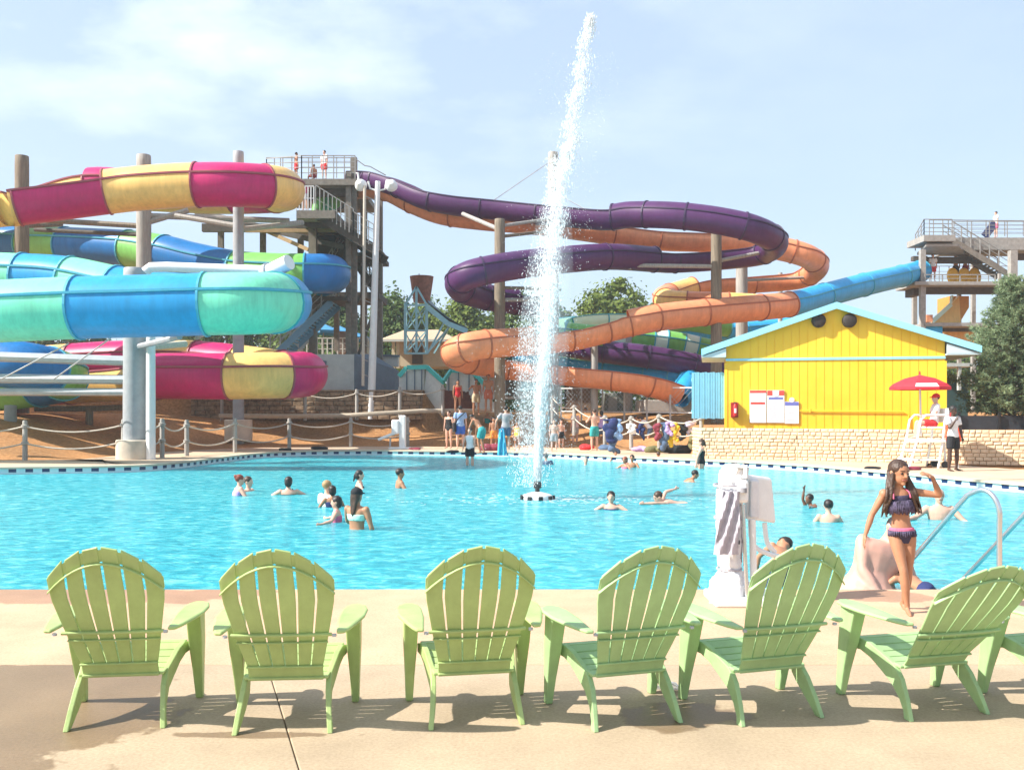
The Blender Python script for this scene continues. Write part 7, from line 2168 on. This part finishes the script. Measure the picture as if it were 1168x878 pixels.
def tree(label, px, top, d, base_z, width, seed, li, group='trees behind the slides'):
    rnd = random.Random(seed)
    x = at(px, 0, d).x; H_ = at(px, top, d).z - base_z
    t = thing('broadleaf_tree', label, 'tree', (x, d, base_z), 0, group)
    rx = width / F * d / 2 * 1.25
    cz = H_ * 0.56; rz = H_ * 0.46
    mb, cl = crown_mesh(seed, None, int(90 + 13 * rx * rz / 2), 60, rx, rz, cz, 0.42)
    mb.build('crown', LEAVES[li], t)
    mb = MB(); mb.tube([V((0, 0, -0.4)), V((0.1, 0, H_ * 0.25)), V((-0.1, 0.1, H_ * 0.55)), V((0, 0, H_ * 0.8))], [0.42, 0.3, 0.2, 0.06], 10)
    for c, r in cl[:16]: 
        a = V((0, 0, H_ * rnd.uniform(0.22, 0.5))); mb.tube([a, a.lerp(c, .5) + V((0, 0, -.3)), c], [0.13, 0.08, 0.03], 6)
    mb.build('trunk', BARK, t, smooth=60)
for lab, px, top, d, bz, w, s, li in (
        ('dark broadleaf tree right behind the tall lamp pole', 447, 338, 78, 2.2, 46, 1, 2),
        ('dark broadleaf tree left of the lamp pole under the tower deck', 392, 346, 82, 2.2, 60, 2, 2),
        ('broadleaf tree behind the tipping bucket', 482, 340, 84, 2.2, 52, 3, 0),
        ('light green broadleaf tree between the bucket ramp and the dark pole', 528, 338, 80, 2.2, 62, 4, 1),
        ('broadleaf tree behind the purple loop left of the jet', 580, 332, 84, 2.2, 60, 5, 0),
        ('broadleaf tree hazy behind the jet spray', 628, 336, 86, 2.2, 56, 6, 0),
        ('large round broadleaf tree standing out right of the jet', 702, 322, 80, 2.2, 96, 7, 1),
        ('broadleaf tree filling in right of the large round one', 750, 350, 90, 2.2, 66, 8, 0),
        ('low broadleaf tree below the orange loop', 800, 362, 88, 2.2, 70, 9, 2),
        ('broadleaf tree behind the building roof', 875, 366, 92, 2.2, 80, 10, 0),
        ('broadleaf tree top peeking above the blue slide between the left poles', 212, 276, 95, 2.2, 44, 11, 1),
        ('broadleaf tree hidden low behind the left slides', 262, 318, 92, 2.2, 90, 12, 2),
        ('broadleaf tree behind the left slides at the frame edge', 60, 330, 95, 2.2, 110, 13, 2),
        ('broadleaf tree between the left slides and the tower stair', 335, 352, 90, 2.2, 60, 14, 0),
        ('broadleaf tree behind the right tower', 1110, 372, 95, 2.2, 110, 15, 2),
        ('broadleaf tree right of the gable, mostly hidden', 990, 372, 95, 2.2, 90, 16, 2)):
    tree(lab, px, top, d, bz, w, s, li)

def thicket():
    # undergrowth along the foot of the trees: nobody could count it
    rnd = random.Random(77); vs, fs = [], []
    for _ in range(26000):
        px = rnd.uniform(-120, 1300); d = rnd.uniform(64, 72)
        x = at(px, 0, d).x
        top = 3.4 + 1.0 * math.sin(x * 0.31) + 0.8 * math.sin(x * 0.83 + 1) + 0.4 * math.sin(x * 2.1)
        z = 1.0 + rnd.random() ** 0.7 * top
        nrm = V((rnd.gauss(0, 1), rnd.gauss(0, 1) - .4, rnd.gauss(0, 1) + .5)).normalized()
        s, u, _d = basis(nrm); l = rnd.uniform(0.25, 0.6); b = V((x, d, z)); o = len(vs)
        vs += [b - s * l * .5, b - u * l * .35, b + s * l * .5, b + u * l * .35]; fs.append((o, o + 1, o + 2, o + 3))
    mb = MB(); mb.add(vs, fs); tag(mb.build('undergrowth', LEAVES[2]), kind='stuff')
thicket()
def evergreen(label, px, top, bot, d, half, seed):
    rnd = random.Random(seed)
    b = at(px, bot, d); H_ = at(px, top, d).z - b.z
    t = thing('evergreen_tree', label, 'tree', b)
    mb = MB(); mb.tube([V((0, 0, -0.5)), V((0.03, 0, H_ * .4)), V((0, 0, H_ * 0.97))], [0.16, 0.10, 0.015], 10)
    vs, fs = [], []
    RR = half / F * d
    n = 165
    for i in range(n):
        k = (i + 0.5) / n
        z = H_ * (0.10 + 0.88 * k)
        a = i * 2.39996 + rnd.uniform(-.3, .3)
        ln = RR * (1 - k) ** 0.66 * rnd.uniform(0.55, 1.25) * (1.0 if k > 0.12 else 0.8) + 0.12
        out = V((math.cos(a), math.sin(a), 0))
        pts = [V((0, 0, z)), V((0, 0, z)) + out * ln * 0.5 + V((0, 0, 0.10 * ln)), V((0, 0, z)) + out * ln + V((0, 0, 0.16 * ln))]
        mb.tube(pts, [0.03, 0.018, 0.006], 5)
        side = out.cross(V((0, 0, 1)))
        nb = int(16 + 52 * ln / RR)
        for q in range(nb):
            u = rnd.uniform(0.18, 1.03)
            p = (pts[0].lerp(pts[1], min(1, u * 2)) if u < .5 else pts[1].lerp(pts[2], (u - .5) * 2)) + V((rnd.gauss(0, .09), rnd.gauss(0, .09), rnd.gauss(0, .07)))
            # tuft of needles
            base = (out * rnd.uniform(0.3, 1) + side * rnd.uniform(-1, 1) + V((0, 0, rnd.uniform(-.1, .6)))).normalized()
            for _ in range(8):
                dr = (base + V((rnd.gauss(0, .55), rnd.gauss(0, .55), rnd.gauss(0, .5)))).normalized()
                s, uu, _d = basis(dr)
                l, w = rnd.uniform(0.09, 0.19), 0.016
                o = len(vs); s = (s * math.cos(q) + uu * math.sin(q)) * w
                vs += [p - s, p + s, p + dr * l]; fs.append((o, o + 1, o + 2))
    nd = MB(); nd.add(vs, fs); nd.build('foliage', leaf_material('pine_needles', (0.215, 0.29, 0.17), 0.30), t)
    mb.build('trunk', BARK, t, smooth=60)
evergreen('bushy blue-green evergreen at the right edge above the block wall', 1154, 314, 494, 32.0, 62, 21)
evergreen('evergreen tree mostly outside the frame behind the bushy one', 1226, 322, 494, 34.5, 62, 22)
# dark privacy screen under the pine, and lamp between building and tree
t = wthing('screen_fence', 'dark screen fence below the evergreen on top of the block wall', 'fence')
mb = MB(); mb.pbox(1094, 474, 1190, 492, 31.6, 31.68); mb.build('screen_panel', mat('dark_screen', (0.035, 0.04, 0.05), 0.8, 0.2), t)
for px in (1094, 1140):
    mb = MB(); mb.bar(at(px, 494, 31.55), at(px, 470, 31.55), 0.07); mb.build('fence_post', BLACK, t)
t = wthing('shelter', 'dark shelter with teal panel and white lamp post behind the guards', 'building')
mb = MB(); mb.pbox(1080, 430, 1104, 490, 38, 41); mb.build('wall', mat('dark_teal_wall', (0.035, 0.085, 0.09), 0.8, 0.2), t)
mb = MB(); mb.pbox(1078, 414, 1112, 418, 36.5, 42); mb.build('roof', PANELW, t)
mb = MB(); mb.bar(at(1094, 445, 36.6), at(1094, 416, 36.6), 0.12); mb.build('post', PANELW, t)

# ============================================================ AIR
if HAZE:
    mb = MB(); mb.box((0, 95, 17), (420, 290, 40.2))
    m = bpy.data.materials.new('summer_haze'); m.use_nodes = True
    nt = m.node_tree; nt.nodes.remove(nt.nodes['Principled BSDF'])
    v = nt.nodes.new('ShaderNodeVolumePrincipled'); v.inputs['Color'].default_value = (0.92, 0.96, 1.0, 1)
    v.inputs['Density'].default_value = HAZE; v.inputs['Anisotropy'].default_value = 0.2
    nt.links.new(v.outputs[0], nt.nodes['Material Output'].inputs['Volume'])
    tag(mb.build('haze', m), kind='stuff')
